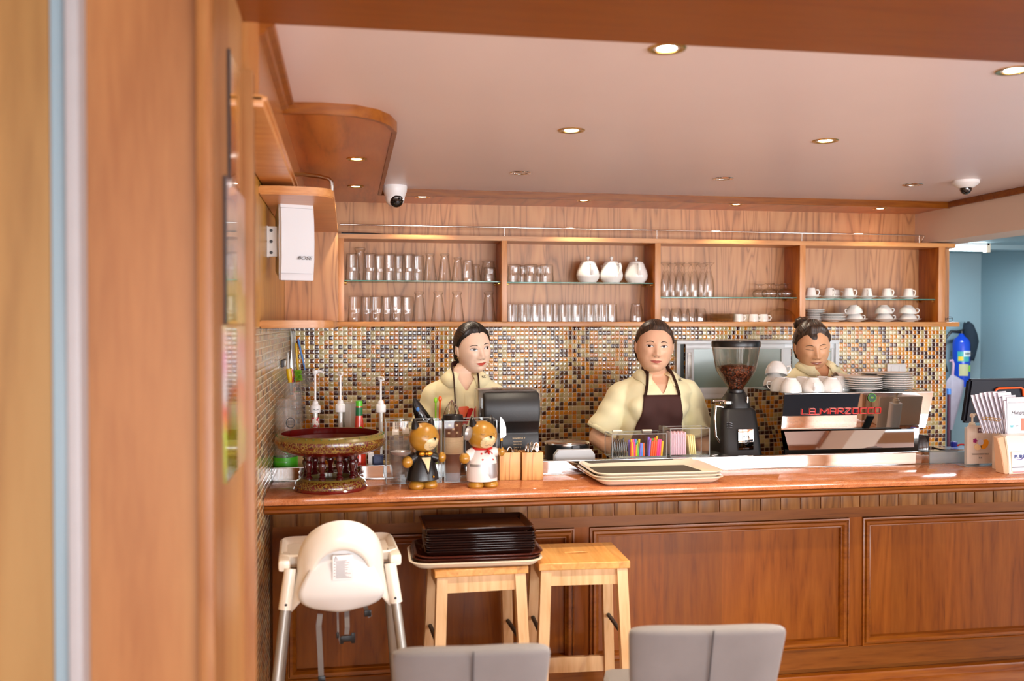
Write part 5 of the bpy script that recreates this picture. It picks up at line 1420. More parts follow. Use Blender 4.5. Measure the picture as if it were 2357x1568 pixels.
L.new(tc.outputs['Object'], wv.inputs['Vector']); cr = ramp(N, [(.2, srgb(62, 54, 44)), (.8, srgb(96, 86, 72))]); L.new(wv.outputs[0], cr.inputs[0]); L.new(cr.outputs[0], b.inputs['Base Color']); b.inputs['Roughness'].default_value = .8
bp = N.new('ShaderNodeBump'); bp.inputs['Strength'].default_value = .5; bp.inputs['Distance'].default_value = .001; L.new(wv.outputs[0], bp.inputs['Height']); L.new(bp.outputs[0], b.inputs['Normal'])
tag(obj('tray_mat', MB().prism([(-hw + .070, -.140), (hw - .036, -.146), (hw - .04, .0), (hw - .060, .138), (-hw + .038, .140), (-hw + .042, -.04)], 'z', 0, .002), m_, loc=(xt, yt + .008, z - .012 + .0035), rot=(0, 0, math.radians(-1.5))), 'dark brown woven mat lining the top cream tray', 'mat')

# ---- straw box
YS = 3.985
def straws(box, x, y, z, us, cols, hs, r=.0032, lean=.0, labels=None): pass
x0, x1 = ax(1410, YS), ax(1535, YS); w = (x1 - x0) / 2; hS = az(1470, 1000, YS) - zl
t = thing('straw_box', 'clear acrylic box of black, coloured and orange straws', 'straw box', ((x0 + x1) / 2, YS + .06, zl + .0005))
obj('walls', open_box(w, .058, hS), M['acrylic'], t); obj('edges', edges_box(w, .058, hS), M['acrylic_edge'], t)
for k in (-1, 1): obj('divider', MB().box(k * w / 3 - .0015, k * w / 3 + .0015, -.055, .055, .003, hS - .002), M['acrylic'], t)
obj('lid', MB().box(-w, w, -.058, .058, hS, hS + .003), M['acrylic'], t)
for k in (-.62, .5): obj('hinge', MB().box(k * w - .022, k * w + .022, .02, .035, hS + .003, hS + .010, .002), M['cream_pl'], t)
BX = (x0 + x1) / 2
cols = dict(black=M['black_gloss'], yellow=M['yellow'], orange=M['orange'], pink=plain('pink_straw', srgb(240, 70, 150), .35), blue=M['blue_pl'], green=M['green'], violet=plain('violet_straw', srgb(140, 110, 220), .35), red=M['red'])
CN = dict(black='black', yellow='yellow', orange='orange', pink='pink', blue='blue', green='green', violet='violet', red='red')
def straw(x, y, z, h, col, lx, r, label, group):
    o = tag(obj('straw', MB().tube([(0, 0, 0), (lx, .004, h)], r, 8, cap=False), cols[col], loc=(x, y, z)), label, 'straw', group); return o
rnd = random.Random(3)
for sec in range(3):
    xa = BX - w + .006 + sec * 2 * w / 3; xb = BX - w + (sec + 1) * 2 * w / 3 - .006
    nS = [15, 14, 12][sec]; pal = [['black'], ['orange', 'yellow', 'pink', 'yellow', 'green', 'violet', 'blue', 'orange', 'violet', 'yellow', 'pink', 'blue', 'green', 'yellow'], ['violet', 'orange', 'orange', 'orange', 'pink', 'pink', 'yellow', 'violet', 'pink', 'green', 'orange', 'yellow']][sec]
    cnt = {}
    for i in range(nS):
        f = (i % (nS // 2 + 1)) / (nS // 2 + .5); rowk = i // (nS // 2 + 1)
        c_ = pal[i % len(pal)]; kk = i % (nS // 2 + 1); lx = [.006, rnd.uniform(-.006, .006), .007][sec]
        h_ = hS * [(.66), .60, .70][sec] * rnd.uniform(.88, 1.02) + rowk * .010
        cnt[c_] = cnt.get(c_, 0) + 1
        sn = ['left', 'middle', 'right'][sec]
        straw(xa + (xb - xa - .008) * f, YS + .014 + rowk * .022, zl + .0045, h_, c_, lx, .0032 if sec == 0 else .0050, '%s straw, %s from left, %s row, %s section of straw box' % (CN[c_], ORD[kk], ['front', 'back'][rowk], sn), 'straws in the %s section of the straw box' % sn)
# ---- sachet box
x0, x1 = ax(1545, YS), ax(1635, YS); w = (x1 - x0) / 2; h2 = az(1590, 987, YS) - zl
t = thing('sachet_box', 'clear acrylic box with pink and yellow sugar sachets', 'sachet box', ((x0 + x1) / 2, YS + .055, zl + .0005))
obj('walls', open_box(w, .050, h2), M['acrylic'], t); obj('edges', edges_box(w, .050, h2), M['acrylic_edge'], t)
obj('divider', MB().box(-.0015, .0015, -.047, .047, .003, h2 - .004), M['acrylic'], t)
obj('side_flap', MB().box(-w - .022, -w - .002, -.02, .045, .002, h2 + .008), M['acrylic'], t)
mp, nt, b, out = new_mat('pink_striped_paper'); N = nt.nodes; L = nt.links
tc = N.new('ShaderNodeTexCoord'); wv = N.new('ShaderNodeTexWave'); wv.inputs['Scale'].default_value = 55; wv.bands_direction = 'X'; L.new(tc.outputs['Object'], wv.inputs['Vector'])
cr = ramp(N, [(.35, srgb(248, 168, 190)), (.65, srgb(250, 222, 232))]); L.new(wv.outputs[0], cr.inputs[0]); L.new(cr.outputs[0], b.inputs['Base Color'])
bx = (x0 + x1) / 2
for i in range(9):
    tag(obj('sugar_sachet', MB().box(-.003, .003, -.028, .028, 0, h2 * .82 - .006 * (i % 2), .001), mp, loc=(bx - w + .009 + i * .0082, YS + .05, zl + .0045)), 'pink striped sugar sachet in the left half of the sachet box, %s from left' % ORD[i], 'sachet', 'pink sugar sachets')
myel = plain('pale_yellow_paper', srgb(250, 232, 160), .5)
for i in range(4):
    tag(obj('sugar_sachet', MB().box(-.003, .003, -.026, .026, 0, h2 * .70, .001), myel, loc=(bx + .008 + i * .0085, YS + .05, zl + .0045), rot=(0, -.10, 0)), 'pale yellow sachet in the right half of the sachet box, %s from left' % ORD[i], 'sachet', 'yellow sachets')

# ---- coffee grinder
YG = 4.30
xg = ax(1694, YG)
t = thing('coffee_grinder', 'black coffee grinder with a clear hopper of beans', 'coffee grinder', (xg, YG, WT + .0005))
def Zg(v): return az(1694, v, YG) - WT
wpx = lambda px: mPx(1694, YG, px)
zt_b = Zg(938)
body = []
for zz_, hw_, yo, dp in ((0, wpx(55), 0, .115), (.012, wpx(55), 0, .115), (.03, wpx(52), 0, .11), (zt_b - .015, wpx(43), .01, .085), (zt_b, wpx(39), .012, .075)):
    body.append([(a - (wpx(4) if zz_ > .1 else 0), b_ + yo, zz_) for a, b_ in rrect(hw_, dp, .035, 6)])
obj('body', MB().loft(body), M['black_matt'], t)
obj('neck', MB().loft([[(a + .004, b_ + .01, zz_) for a, b_ in rrect(hw_, hw_ * 1.1, hw_ * .8, 6)] for zz_, hw_ in ((zt_b - .005, wpx(31)), (Zg(917), wpx(28)), (Zg(906), wpx(21)), (Zg(902), wpx(19)))]), M['black_matt'], t)
obj('collar', MB().lathe([(wpx(19), Zg(905)), (wpx(20), Zg(902)), (wpx(19), Zg(897)), (wpx(17), Zg(896))], 28), M['black'], t)
hz = [(897, 17), (890, 20), (872, 33), (862, 40), (850, 46), (830, 50), (800, 54), (796, 54.5)]
pr = [(wpx(r_), Zg(v_)) for v_, r_ in hz]
obj('hopper', MB().lathe([(a - .002, b_) for a, b_ in pr[::-1]][::-1] + pr[::-1], 8 if False else 36, cap=False), thin_glass('smoked_hopper', (.90, .86, .82, 1), (.50, .46, .42, 1), refl=1.6), t)
ml, nt, b, out = new_mat('coffee_beans'); N = nt.nodes; L = nt.links
tc = N.new('ShaderNodeTexCoord'); v_ = N.new('ShaderNodeTexVoronoi'); v_.inputs['Scale'].default_value = 110; L.new(tc.outputs['Object'], v_.inputs['Vector'])
cr = ramp(N, [(.1, srgb(176, 96, 56)), (.35, srgb(130, 66, 38)), (.6, srgb(50, 24, 14))]); L.new(v_.outputs['Distance'], cr.inputs[0]); L.new(cr.outputs[0], b.inputs['Base Color']); b.inputs['Roughness'].default_value = .35
bp = N.new('ShaderNodeBump'); bp.inputs['Strength'].default_value = 1; bp.inputs['Distance'].default_value = .004; bp.invert = True; L.new(v_.outputs['Distance'], bp.inputs['Height']); L.new(bp.outputs[0], b.inputs['Normal'])
bn = [(r_ - .0045, z_) for r_, z_ in pr if z_ < Zg(849)]
mbb = MB().lathe([(.0006, bn[0][1])] + bn + [(wpx(46) - .006, Zg(848)), (wpx(40), Zg(843)), (wpx(20), Zg(840)), (.0006, Zg(841))], 32, cap=False)
rb_ = random.Random(5)
for k in range(90):
    a = rb_.uniform(0, 2 * PI); rr = wpx(42) * math.sqrt(rb_.random()); 
    mbb.ell((rr * math.cos(a), rr * math.sin(a), Zg(845) + .003), .0055, .004, .0032, 8, 5, M=Matrix.Rotation(rb_.uniform(0, 3), 4, 'Z') @ Matrix.Rotation(rb_.uniform(-.6, .6), 4, 'X'))
o = obj('coffee_beans', mbb, ml, t, ang=70); o['kind'] = 'stuff'
obj('hopper_lid', MB().lathe([(wpx(55), Zg(799)), (wpx(55.5), Zg(797)), (wpx(55.5), Zg(788)), (wpx(54), Zg(785)), (.0006, Zg(783.5))], 40), M['black'], t)
pz0, pz1 = Zg(1030), Zg(983)
gp = obj('badge_plate', MB().box(wpx(-14), wpx(22), -.006, .0, pz0, pz1, .002), M['mirror'], t, loc=(0, -.103, 0), rot=(-.035, 0, 0), label='polished badge plate')
mk = MB().tube([(wpx(4) + .019 * math.cos(a), -.0065, (pz0 + pz1) / 2 + .022 * math.sin(a)) for a in [2 * PI * k / 28 for k in range(28)]], .0008, 6, closed=True)
obj('badge_ring', mk, M['charcoal'], gp)
text('badge_text', 'M M', .018, M['charcoal'], (wpx(4), -.0068, (pz0 + pz1) / 2 + .009), parent=gp); text('badge_text', 'M M', .018, M['charcoal'], (wpx(4), -.0068, (pz0 + pz1) / 2 - .009), parent=gp)
text('badge_text', 'MAZZER', .008, M['charcoal'], (wpx(4), -.0068, pz0 + .006), parent=gp)
for i in range(3): obj('vent', MB().tube([(wpx(-38), -.082 , Zg(969 + i * 5)), (wpx(-32), -.086, Zg(968.5 + i * 5)), (wpx(-26), -.089, Zg(970 + i * 5))], .0025, 6), M['black_gloss'], t)
obj('knob', MB().cyl((wpx(16), -.06, Zg(925)), (wpx(16), -.06, Zg(912)), .005), M['chrome'], t)
obj('dosing_lid', MB().lathe([(.030, Zg(928)), (.030, Zg(922)), (.012, Zg(920))], 24, c=(wpx(-28), -.03, 0)), M['chrome'], t)
obj('fork', MB().tube([(wpx(-40), -.05, Zg(935)), (wpx(-58), -.05, Zg(932)), (wpx(-60), -.05, Zg(960)), (wpx(-58), -.05, Zg(1000)), (wpx(-46), -.05, Zg(1015))], .007, 10), M['chrome'], t)
obj('lever', MB().tube([(wpx(-35), -.04, Zg(921)), (wpx(-62), -.04, Zg(922))], .005, 8), M['chrome'], t)

# ---- espresso machine
YM = 4.20
P = lambda u, v, Y: at(u, v, Y=Y)
fl, fr_ = P(1806, 906, YM), P(2149, 909, YM)
ztm = fl.z; depth = .42
t = thing('espresso_machine', 'polished steel espresso machine with red lettering on its back', 'espresso machine', ((fl.x + fr_.x) / 2, YM, WT + .0005))
x0 = fl.x - t.location.x; x1 = fr_.x - t.location.x; zT = ztm - WT; zM = P(1806, 993, YM).z - WT; zBt = P(1820, 1046, YM).z - WT
obj('rear_panel', MB().add([(x0, 0, zT), (x1, 0, zT), (x1 - .030, .018, zM), (x0 - .008, .018, zM), (x0, .012, zT), (x1, .012, zT), (x1 - .030, .030, zM), (x0 - .008, .030, zM)], [(0, 1, 2, 3), (4, 7, 6, 5), (0, 4, 5, 1), (1, 5, 6, 2), (2, 6, 7, 3), (3, 7, 4, 0)]), M['mirror'], t, ang=20, label='polished rear panel')
obj('lower_panel', MB().add([(x0 + .010, .030, zM + .004), (x1 - .085, .030, zM + .004), (x1 - .105, -.005, zBt + .02), (x0 + .02, -.005, zBt + .02), (x0 + .01, .2, zM), (x1 - .085, .2, zM), (x1 - .105, .2, zBt + .02), (x0 + .02, .2, zBt + .02)], [(0, 1, 2, 3), (4, 7, 6, 5), (0, 4, 5, 1), (1, 5, 6, 2), (2, 6, 7, 3), (3, 7, 4, 0)]), M['mirror'], t, ang=20, label='polished lower panel')
obj('body', MB().box(x0 + .02, x1 - .05, .035, depth, .07, zT - .01, .004), M['steel'], t)
obj('side_panel', MB().add([(x0 - .001, .004, zT), (x0 - .001, depth, zT), (x0 - .001, depth, .10), (x0 + .012, .012, .06), (x0 - .008, .022, zM), (x0 + .012, .02, zT), (x0 + .012, depth, zT), (x0 + .018, depth, .10)], [(0, 1, 2, 3, 4), (0, 5, 6, 1), (1, 6, 7, 2)]), M['mirror'], t, ang=20)
obj('side_panel', MB().box(x1 - .014, x1 - .002, .02, depth, .30, zT), M['steel'], t)
obj('cup_tray', MB().box(x0, x1, .0, depth, zT - .006, zT, .002), M['steel'], t)
obj('base', MB().box(x0 + .03, x1 - .09, .02, depth, .03, .09, .006), M['black_matt'], t)
for sx in (x0 + .08, x1 - .14):
    for yy in (.06, depth - .05): obj('foot', MB().cyl((sx, yy, 0), (sx, yy, .035), .022), M['black'], t)
# red raised lettering, squared hand-drawn style joined by a bar
lw = P(2033, 950, YM).x - P(1847, 950, YM).x; lc = (P(2033, 950, YM).x + P(1847, 950, YM).x) / 2 - t.location.x; lz = P(1940, 947, YM).z - WT
GLY = {'L': [[(0, 1), (0, 0), (.9, 0)]], 'A': [[(0, 0), (0, 1), (.8, 1), (.8, 0)], [(0, .5), (.8, .5)]], 'M': [[(0, 0), (0, 1), (.55, .3), (1.1, 1), (1.1, 0)]], 'R': [[(0, 0), (0, 1), (.8, 1), (.8, .5), (0, .5)], [(.3, .5), (.85, 0)]],
       'Z': [[(0, 1), (.8, 1), (0, 0), (.8, 0)]], 'O': [[(0, 0), (0, 1), (.8, 1), (.8, 0), (0, 0)]], 'T': [[(.4, 0), (.4, 1)], [(0, 1), (.9, 1)]], 'C': [[(.9, 1), (0, 1), (0, 0), (.9, 0)]]}
word = 'LA MARZOCCO'; adv = {'M': 1.4, ' ': .5}
tot = sum(adv.get(c_, 1.12) for c_ in word); s_ = lw / tot; hh = .026; xx = lc - lw / 2
mb = MB()
def lean_y(z_): return (zT - z_) / (zT - zM) * .018 - .004
for c_ in word:
    for st_ in GLY.get(c_, []):
        for a_, b2 in zip(st_[:-1], st_[1:]):
            p1 = (xx + a_[0] * s_, lean_y(lz + (a_[1] - .5) * hh), lz + (a_[1] - .5) * hh); p2 = (xx + b2[0] * s_, lean_y(lz + (b2[1] - .5) * hh), lz + (b2[1] - .5) * hh)
            mb.bar(p1, p2, .0042, .005, up=(0, 1, 0))
    xx += adv.get(c_, 1.12) * s_
mb.bar((lc - lw / 2, lean_y(lz - .5 * hh), lz - .5 * hh), (lc - lw / 2 + s_ * 2.6, lean_y(lz - .5 * hh), lz - .5 * hh), .003, .005, up=(0, 1, 0))
obj('lettering', mb, M['red'], t, ang=0, label='raised red lettering')
q = P(2007, 914, YM); bx_ = q.x - t.location.x
bd = obj('round_badge', MB().cyl((bx_, lean_y(zT - .03) + .003, zT - .026), (bx_, lean_y(zT - .03) - .001, zT - .026), .020, n=32), plain('dark_green_badge', srgb(30, 70, 50), .3), t)
obj('badge_ring', MB().tube([(bx_ + .020 * math.cos(a), lean_y(zT - .03) - .001, zT - .026 + .020 * math.sin(a)) for a in [2 * PI * k / 28 for k in range(28)]], .0012, 6, closed=True), M['green'], bd)
text('badge_text', '90', .013, M['lime'], (bx_, lean_y(zT - .03) - .002, zT - .026), parent=bd)
MT = (t.location.x, YM, WT + zT)
# cups and plates on the machine
def bigcup(u, v, Y, rx, rz, label, w=50):
    r = mPx(u, Y, w) / 2; p = at(u, v, Y=Y)
    t = thing('cappuccino_cup', label, 'cup', (p.x, Y, MT[2] + .001 + (abs(math.sin(rx)) * r)), 0, 'cups upside down on the coffee machine')
    t.rotation_euler = (0, rx, rz)
    o = obj('bowl', MB().lathe([(r, 0), (r * 1.0, .012), (r * .95, .028), (r * .80, .046), (r * .56, .060), (r * .50, .063), (r * .49, .068), (r * .44, .068), (r * .42, .064), (.0006, .0635)], 36, cap=False), M['white'], t)
    obj('handle', MB().tube([(0, -r * .93, .044), (0, -r * 1.2, .046), (0, -r * 1.30, .030), (0, -r * 1.1, .012), (0, -r * .96, .010)], .005, 8, flat=.6), M['white'], t)
    text('print', 'KCo', .012, M['charcoal'], (0, 0, .0642), rot=(0, 0, 0), parent=o)
for u, Y, rx, rz, l in ((1820, YM + .06, 0, 2.6, 'leftmost large white cup at the front of the machine top'), (1872, YM + .06, 0, .2 - .6, 'middle large white cup at the front of the machine top, handle forward'), (1914, YM + .07, .0, 2.2, 'rightmost large white cup at the front of the machine top'),
                        (1798, YM + .15, .0, -1.9, 'white cup behind the leftmost one on the machine'), (1846, YM + .17, 0, 1, 'white cup in the second row between the front cups'), (1893, YM + .17, 0, 2, 'white cup in the second row left of the right one'), (1931, YM + .17, 0, 2, 'rightmost white cup in the second row on the machine')):
    bigcup(u, 900, Y, rx, rz, l)
# tilted pair at the far left
r = mPx(1782, YM + .26, 25)
for k in range(2):
    q = at(1782, 900, Y=YM + .28)
    c = thing('cappuccino_cup', ['lower', 'upper'][k] + ' white cup of the tilted pair at the back left of the machine', 'cup', (q.x + .01 * k, YM + .28, MT[2] + .012 + .060 * k), 0, 'cups upside down on the coffee machine')
    c.rotation_euler = (0, .25, 1.0)
    obj('bowl', MB().lathe([(r, 0), (r * 1.0, .012), (r * .95, .028), (r * .80, .046), (r * .56, .060), (r * .49, .066), (.0006, .064)], 36, cap=False), M['white'], c)
    obj('handle', MB().tube([(0, -r * .93, .044), (0, -r * 1.2, .046), (0, -r * 1.30, .030), (0, -r * 1.1, .012), (0, -r * .96, .010)], .005, 8), M['white'], c)
g = 'plates stacked on the coffee machine'
stack('dessert_plate', lf('white plate in the front left stack on the machine, %s'), 6, 1988, YM + .085, MT[2] + .001, 84, .0105, .014, M['white'], g, jit=.003)
stack('dessert_plate', lf('white plate in the right stack on the machine, %s'), 8, 2062, YM + .10, MT[2] + .001, 80, .0105, .014, M['white'], g, jit=.003)
stack('dessert_plate', lf('white plate in the back stack on the machine, %s'), 7, 2018, YM + .27, MT[2] + .001, 82, .0105, .014, M['white'], g, jit=.003)
# folded cloth draped behind the plates
q0 = at(1925, 862, Y=YM + .26); q1 = at(1990, 872, Y=YM + .28)
rows = []
for j in range(9):
    f = j / 8; rows.append([(q0.x + (q1.x - q0.x) * s, YM + .22 + .10 * f, MT[2] + .050 + .030 * math.sin(PI * f) - .020 * s + .004 * math.sin(9 * s + 4 * f)) for s in [i / 12 for i in range(13)]])
rows = [[(x, y, MT[2] + .003) for x, y, z in rows[0]]] + rows + [[(x, y, MT[2] + .003) for x, y, z in rows[-1]]]
tag(obj('cloth', MB().grid(rows), plain('cream_cloth', srgb(226, 204, 186), .9, bump=.3, bscale=40), solid=.004, ang=80), 'folded cream cloth between the cups and plates on the machine', 'cloth')
# milk pitcher-like chrome jug hidden behind
# small black phone on the ledge right of the machine
q = at(2128, 1046, Y=YL + .015)
t = thing('card_reader', 'small black tilted device on the ledge right of the coffee machine', 'device', (q.x, YL + .02, zl + .0005), -.3)
obj('body', MB().box(-.026, .022, .0, .010, 0, .075, .004), M['black'], t, rot=(-.25, .12, 0)); obj('screen', MB().box(-.022, .018, -.0012, .0005, .006, .070, .001), M['lens'], t, rot=(-.25, .12, 0))

# ---- left corner: cups, brushes, bottles
def inv_stack(u, vtop, vbot, Y, n, px, label, group, wordy):
    r = mPx(u, Y, px) / 2; x = ax(u, Y); zt_ = az(u, vtop, Y); h = .105; 
    dzz = (zt_ - WT - h - .001) / (n - 1); src = None
    for i in range(n):
        if src is None: src = obj('plastic_cup', MB().lathe([(r, 0), (r, .004), (r * .97, .006), (r * .74, h), (r * .66, h + .001), (.0006, h)], 28, cap=False), M['cup_plastic']); o = src
        else: o = src.copy(); COL.objects.link(o)
        o.location = (x, Y, WT + .001 + i * dzz); tag(o, label % (ORD[n - 1 - i] + ' from the top'), 'plastic cup', group)
    return x, zt_
Y = 4.05; inv_stack(655, 918, 1075, Y, 9, 52, 'clear plastic cup of the front stack in the left corner, %s', 'front stack of clear cups in the corner', 1)
mk = thing('cup_print', 'dark oval coffee emblem printed on the front stack of clear cups', 'emblem') if False else None
Y2 = 4.22; inv_stack(674, 881, 1075, Y2, 10, 48, 'clear plastic cup of the rear stack in the left corner, %s', 'rear stack of clear cups in the corner', 1)
q = at(672, 972, Y=Y - .03)
em = obj('cup_emblem', MB().tube([(.017 * math.cos(a), 0, .020 * math.sin(a)) for a in [2 * PI * k / 24 for k in range(24)]], .0016, 6, closed=True), M['charcoal'], loc=(q.x - .004, Y - .058, q.z)); tag(em, 'dark round coffee emblem printed on the front stack of clear cups', 'emblem')
text('lettering', 'AMAZON', .010, M['charcoal'], (0, 0, 0), parent=em, sx=.8)
obj('emblem_bar', MB().box(-.016, .016, -.0005, .0005, .006, .0075).box(-.016, .016, -.0005, .0005, -.008, -.0065), M['charcoal'], em)
Y = 4.055; x = ax(656, Y); r = mPx(656, Y, 28)
tag(obj('green_cup', MB().lathe([(.0006, 0), (r * .9, 0), (r * .95, .05), (r * .97, .10), (r * 1.02, .11), (r, .175), (r * .97, .175), (r * .9, .004)], 32, cap=False), M['green'], loc=(x, Y, WT + .0005)), 'bright green plastic tumbler around the base of the clear cups', 'cup')
q = at(695, 1062, Y=4.1)
tag(obj('kraft_box', MB().box(-.025, .025, -.02, .02, 0, az(695, 1050, 4.1) - WT, .002), plain('tan_card', srgb(206, 166, 116), .7), loc=(q.x, 4.1, WT + .0005)), 'tan card box behind the footed tray, right of the green tumbler', 'box')
# bottles with pumps
M['syrup'] = thin_glass('bottle_glass', (.90, .90, .86, 1), (.46, .46, .40, 1), refl=1.5)
def pump_bottle(u, vt, Y, label, spout_dir, word=None, fill=None, lab=None):
    x = ax(u, Y); zt_ = az(u, vt, Y) - WT; k = zt_ / .52
    t = thing('syrup_bottle', label, 'syrup bottle', (x, Y, WT + .0005), 0, 'syrup bottles with white pumps')
    g_ = obj('bottle', MB().lathe([(.0006, .003), (.036, .003), (.038, .01), (.038, .16), (.036, .20), (.024, .26), (.0155, .31), (.014, .36)][::1], 28, cap=False), M['syrup'], t, label='clear glass bottle')
    if fill:
        obj('syrup', MB().lathe([(.0006, .006), (.034, .006), (.035, .14), (.0006, .14)], 24, cap=False), fill, g_)
    s = zt_ - .36
    pp = obj('pump_cap', MB().lathe([(.021, .350), (.0215, .352), (.0215, .378), (.019, .382), (.013, .386), (.012, .396), (.008, .400), (.0055, .402)], 28), M['white_pl'], t)
    obj('pump_stem', MB().cyl((0, 0, .40), (0, 0, zt_ - .014), .0045), M['white_pl'], pp)
    obj('pump_head', MB().lathe([(.009, zt_ - .018), (.0125, zt_ - .012), (.0125, zt_ - .002), (.010, zt_)], 20).tube([(0, 0, zt_ - .007), (spout_dir[0] * .022, spout_dir[1] * .022, zt_ - .005), (spout_dir[0] * .040, spout_dir[1] * .040, zt_ - .012)], [.008, .006, .004], 10), M['white_pl'], pp)
    obj('dip_tube', MB().cyl((0, 0, .02), (.006, 0, .352), .0045), M['white_pl'], g_)
    obj('pump_barrel', MB().lathe([(.0085, .25), (.009, .35)], 16), M['white_pl'], g_)
    if word: text('print', word, .010, M['ink'], (.004, -.0218, .364), parent=pp, sx=1.1)
    if lab:
        obj('neck_label', MB().lathe([(.0175, .29), (.0160, .33)], 24, cap=False), lab, t)
    return t
mlab, nt, b, out = new_mat('red_white_label'); N = nt.nodes; L = nt.links
tc = N.new('ShaderNodeTexCoord'); v_ = N.new('ShaderNodeTexVoronoi'); v_.inputs['Scale'].default_value = 130; L.new(tc.outputs['Object'], v_.inputs['Vector'])
sx_c = N.new('ShaderNodeSeparateColor'); L.new(v_.outputs['Color'], sx_c.inputs[0]); cr = N.new('ShaderNodeValToRGB'); cr.color_ramp.interpolation = 'CONSTANT'; cr.color_ramp.elements[0].color = srgb(236, 228, 222); cr.color_ramp.elements[1].position = .72; cr.color_ramp.elements[1].color = srgb(206, 50, 60)
L.new(sx_c.outputs[0], cr.inputs[0]); L.new(cr.outputs[0], b.inputs['Base Color'])
pump_bottle(725, 852, 4.10, 'clear syrup bottle with a white pump, its spout pointing right', (.95, -.25), 'MON', None, mlab)
pump_bottle(783, 856, 4.12, 'clear syrup bottle with a white pump, left of the sauce bottle', (.2, -1))
pump_bottle(876, 867, 4.08, 'clear syrup bottle with a white pump, right of the sauce bottle', (.3, -1), None, plain('pale_syrup', srgb(216, 190, 130), .2))
Y = 4.16; x = ax(804, Y); h = az(804, 928, Y) - WT
tag(obj('measuring_jug', MB().lathe([(.0006, 0), (.030, 0), (.036, h - .01), (.040, h), (.038, h), (.034, h - .012), (.028, .004)], 28, cap=False), thin_glass('milky_plastic', (.8, .78, .74, 1), (.5, .48, .44, 1), body=.45, body_col=(.75, .70, .62, 1)), loc=(x, Y, WT + .0005)), 'milky plastic jug between the syrup pump and the sauce bottle', 'jug')
Y = 4.06; x = ax(826, Y); h = az(826, 923, Y) - WT
t = thing('sauce_bottle', 'red sauce bottle with a green cap among the syrup bottles', 'bottle', (x, Y, WT + .0005))
obj('bottle', MB().lathe([(.0006, 0), (.028, 0), (.030, .01), (.030, .13), (.028, .165), (.018, h - .085), (.0135, h - .055), (.013, h - .015), (.0006, h - .015)], 28, cap=False), plain('red_sauce', srgb(206, 54, 30), .15, coat=.5), t)
obj('neck_label', MB().lathe([(.0150, h - .062), (.0145, h - .028)], 24, cap=False), plain('dark_green_label', srgb(20, 110, 60), .4), t)
obj('cap', MB().lathe([(.0145, h - .022), (.0145, h - .001), (.013, h), (.0006, h)], 24, cap=False), M['green'], t)
obj('leaf', MB().ell((.006, -.027, h - .115), .008, .003, .009, 12, 8), M['green'], t)
for i, (u, mat, l) in enumerate(((868, plain('navy_can', srgb(40, 50, 110), .4, noise=.4, nscale=90), 'navy printed carton behind the rim of the footed tray'), (853, M['paper'], 'white carton beside the navy one, behind the footed tray'))):
    Y = 4.04 - .0 * i; hh = az(u, 1048 - 6 * i, Y) - WT
    tag(obj('milk_carton', MB().box(-.020 - (.004 if i == 0 else -.008), .020 + (.004 if i == 0 else -.008), -.02, .02, 0, hh, .002), mat, loc=(ax(u, Y), Y, WT + .0005)), l, 'carton')
# brushes and tools hanging in the corner
YK = 5.16
hang = thing('tool_rack', 'small dark magnetic rack on the left mosaic wall', 'rack', (XR, 4.45, 0))
q = at(657, 836, X=XR + .015)
hang.location = (XR, q.y, q.z); obj('bar', MB().box(.001, .012, -.10, .10, -.016, .016, .003), M['charcoal'], hang); obj('magnet', MB().box(.010, .018, -.03, .01, -.014, .014, .002), M['alu_dark'], hang)
def hung(name, label, cat, u0, v0, u1, v1, Y, mat, r, tip=None):
    a = at(u0, v0, Y=Y); b_ = at(u1, v1, Y=Y)
    t = thing(name, label, cat, (a.x, Y, a.z)); dlt = b_ - a
    obj('handle', MB().tube([(0, 0, 0), tuple(dlt * .5), tuple(dlt)], [r, r * 1.1, r * .7], 10), mat, t)
    return t, dlt
def bristles(t, a, dlt, r, n, mat, seed=1, thick=.0006):
    rr = random.Random(seed); mb = MB()
    for i in range(n):
        f = rr.random(); p = Vector(a) + Vector(dlt) * f; an = rr.uniform(0, 2 * PI)
        d = Vector((math.cos(an), math.sin(an), rr.uniform(-.15, .15))) * r
        mb.tube([p, p + d], thick, 3, cap=False)
    mb.tube([a, tuple(Vector(a) + Vector(dlt))], .0015, 6)
    o = obj('bristles', mb, mat, t, ang=0); o['kind'] = 'stuff'
t, d_ = hung('bottle_brush', 'bottle brush with a yellow handle and yellow-green head', 'brush', 681, 790, 686, 852, YK, M['yellow'], .006)
bristles(t, tuple(d_), (.004, 0, -.055), .020, 260, M['lime'], 1, .0008)
t, d_ = hung('bottle_brush', 'bottle brush with a blue handle and grey bristles', 'brush', 686, 780, 702, 852, YK + .02, M['blue_pl'], .005)
bristles(t, tuple(d_), (.018, 0, -.09), .030, 240, plain('grey_bristle', srgb(170, 160, 150), .6), 2, .0007)
q = at(690, 882, Y=5.05); 
t = thing('long_brush', 'long grey bottle brush hanging behind the clear cups', 'brush', (q.x, 5.05, q.z)); bristles(t, (0, 0, 0), (.015, 0, -.20), .024, 420, plain('dark_bristle', srgb(130, 122, 118), .6), 3, .0007)
t, d_ = hung('knife', 'knife with a yellow handle on the left wall rack', 'knife', 664, 849, 668, 880, 4.62, M['yellow'], .012)
obj('blade', MB().prism([(-.006, .0), (.005, .0), (.001, .07), (-.003, .08)], 'y', -.001, .001), M['alu_dark'], t)
t, d_ = hung('knife', 'knife with a red handle beside the yellow one', 'knife', 671, 850, 674, 880, 4.66, M['red'], .006)
obj('blade', MB().prism([(-.008, .0), (.006, .0), (.0, .10)], 'y', -.001, .001), M['chrome'], t)
q = at(672, 762, Y=5.2)
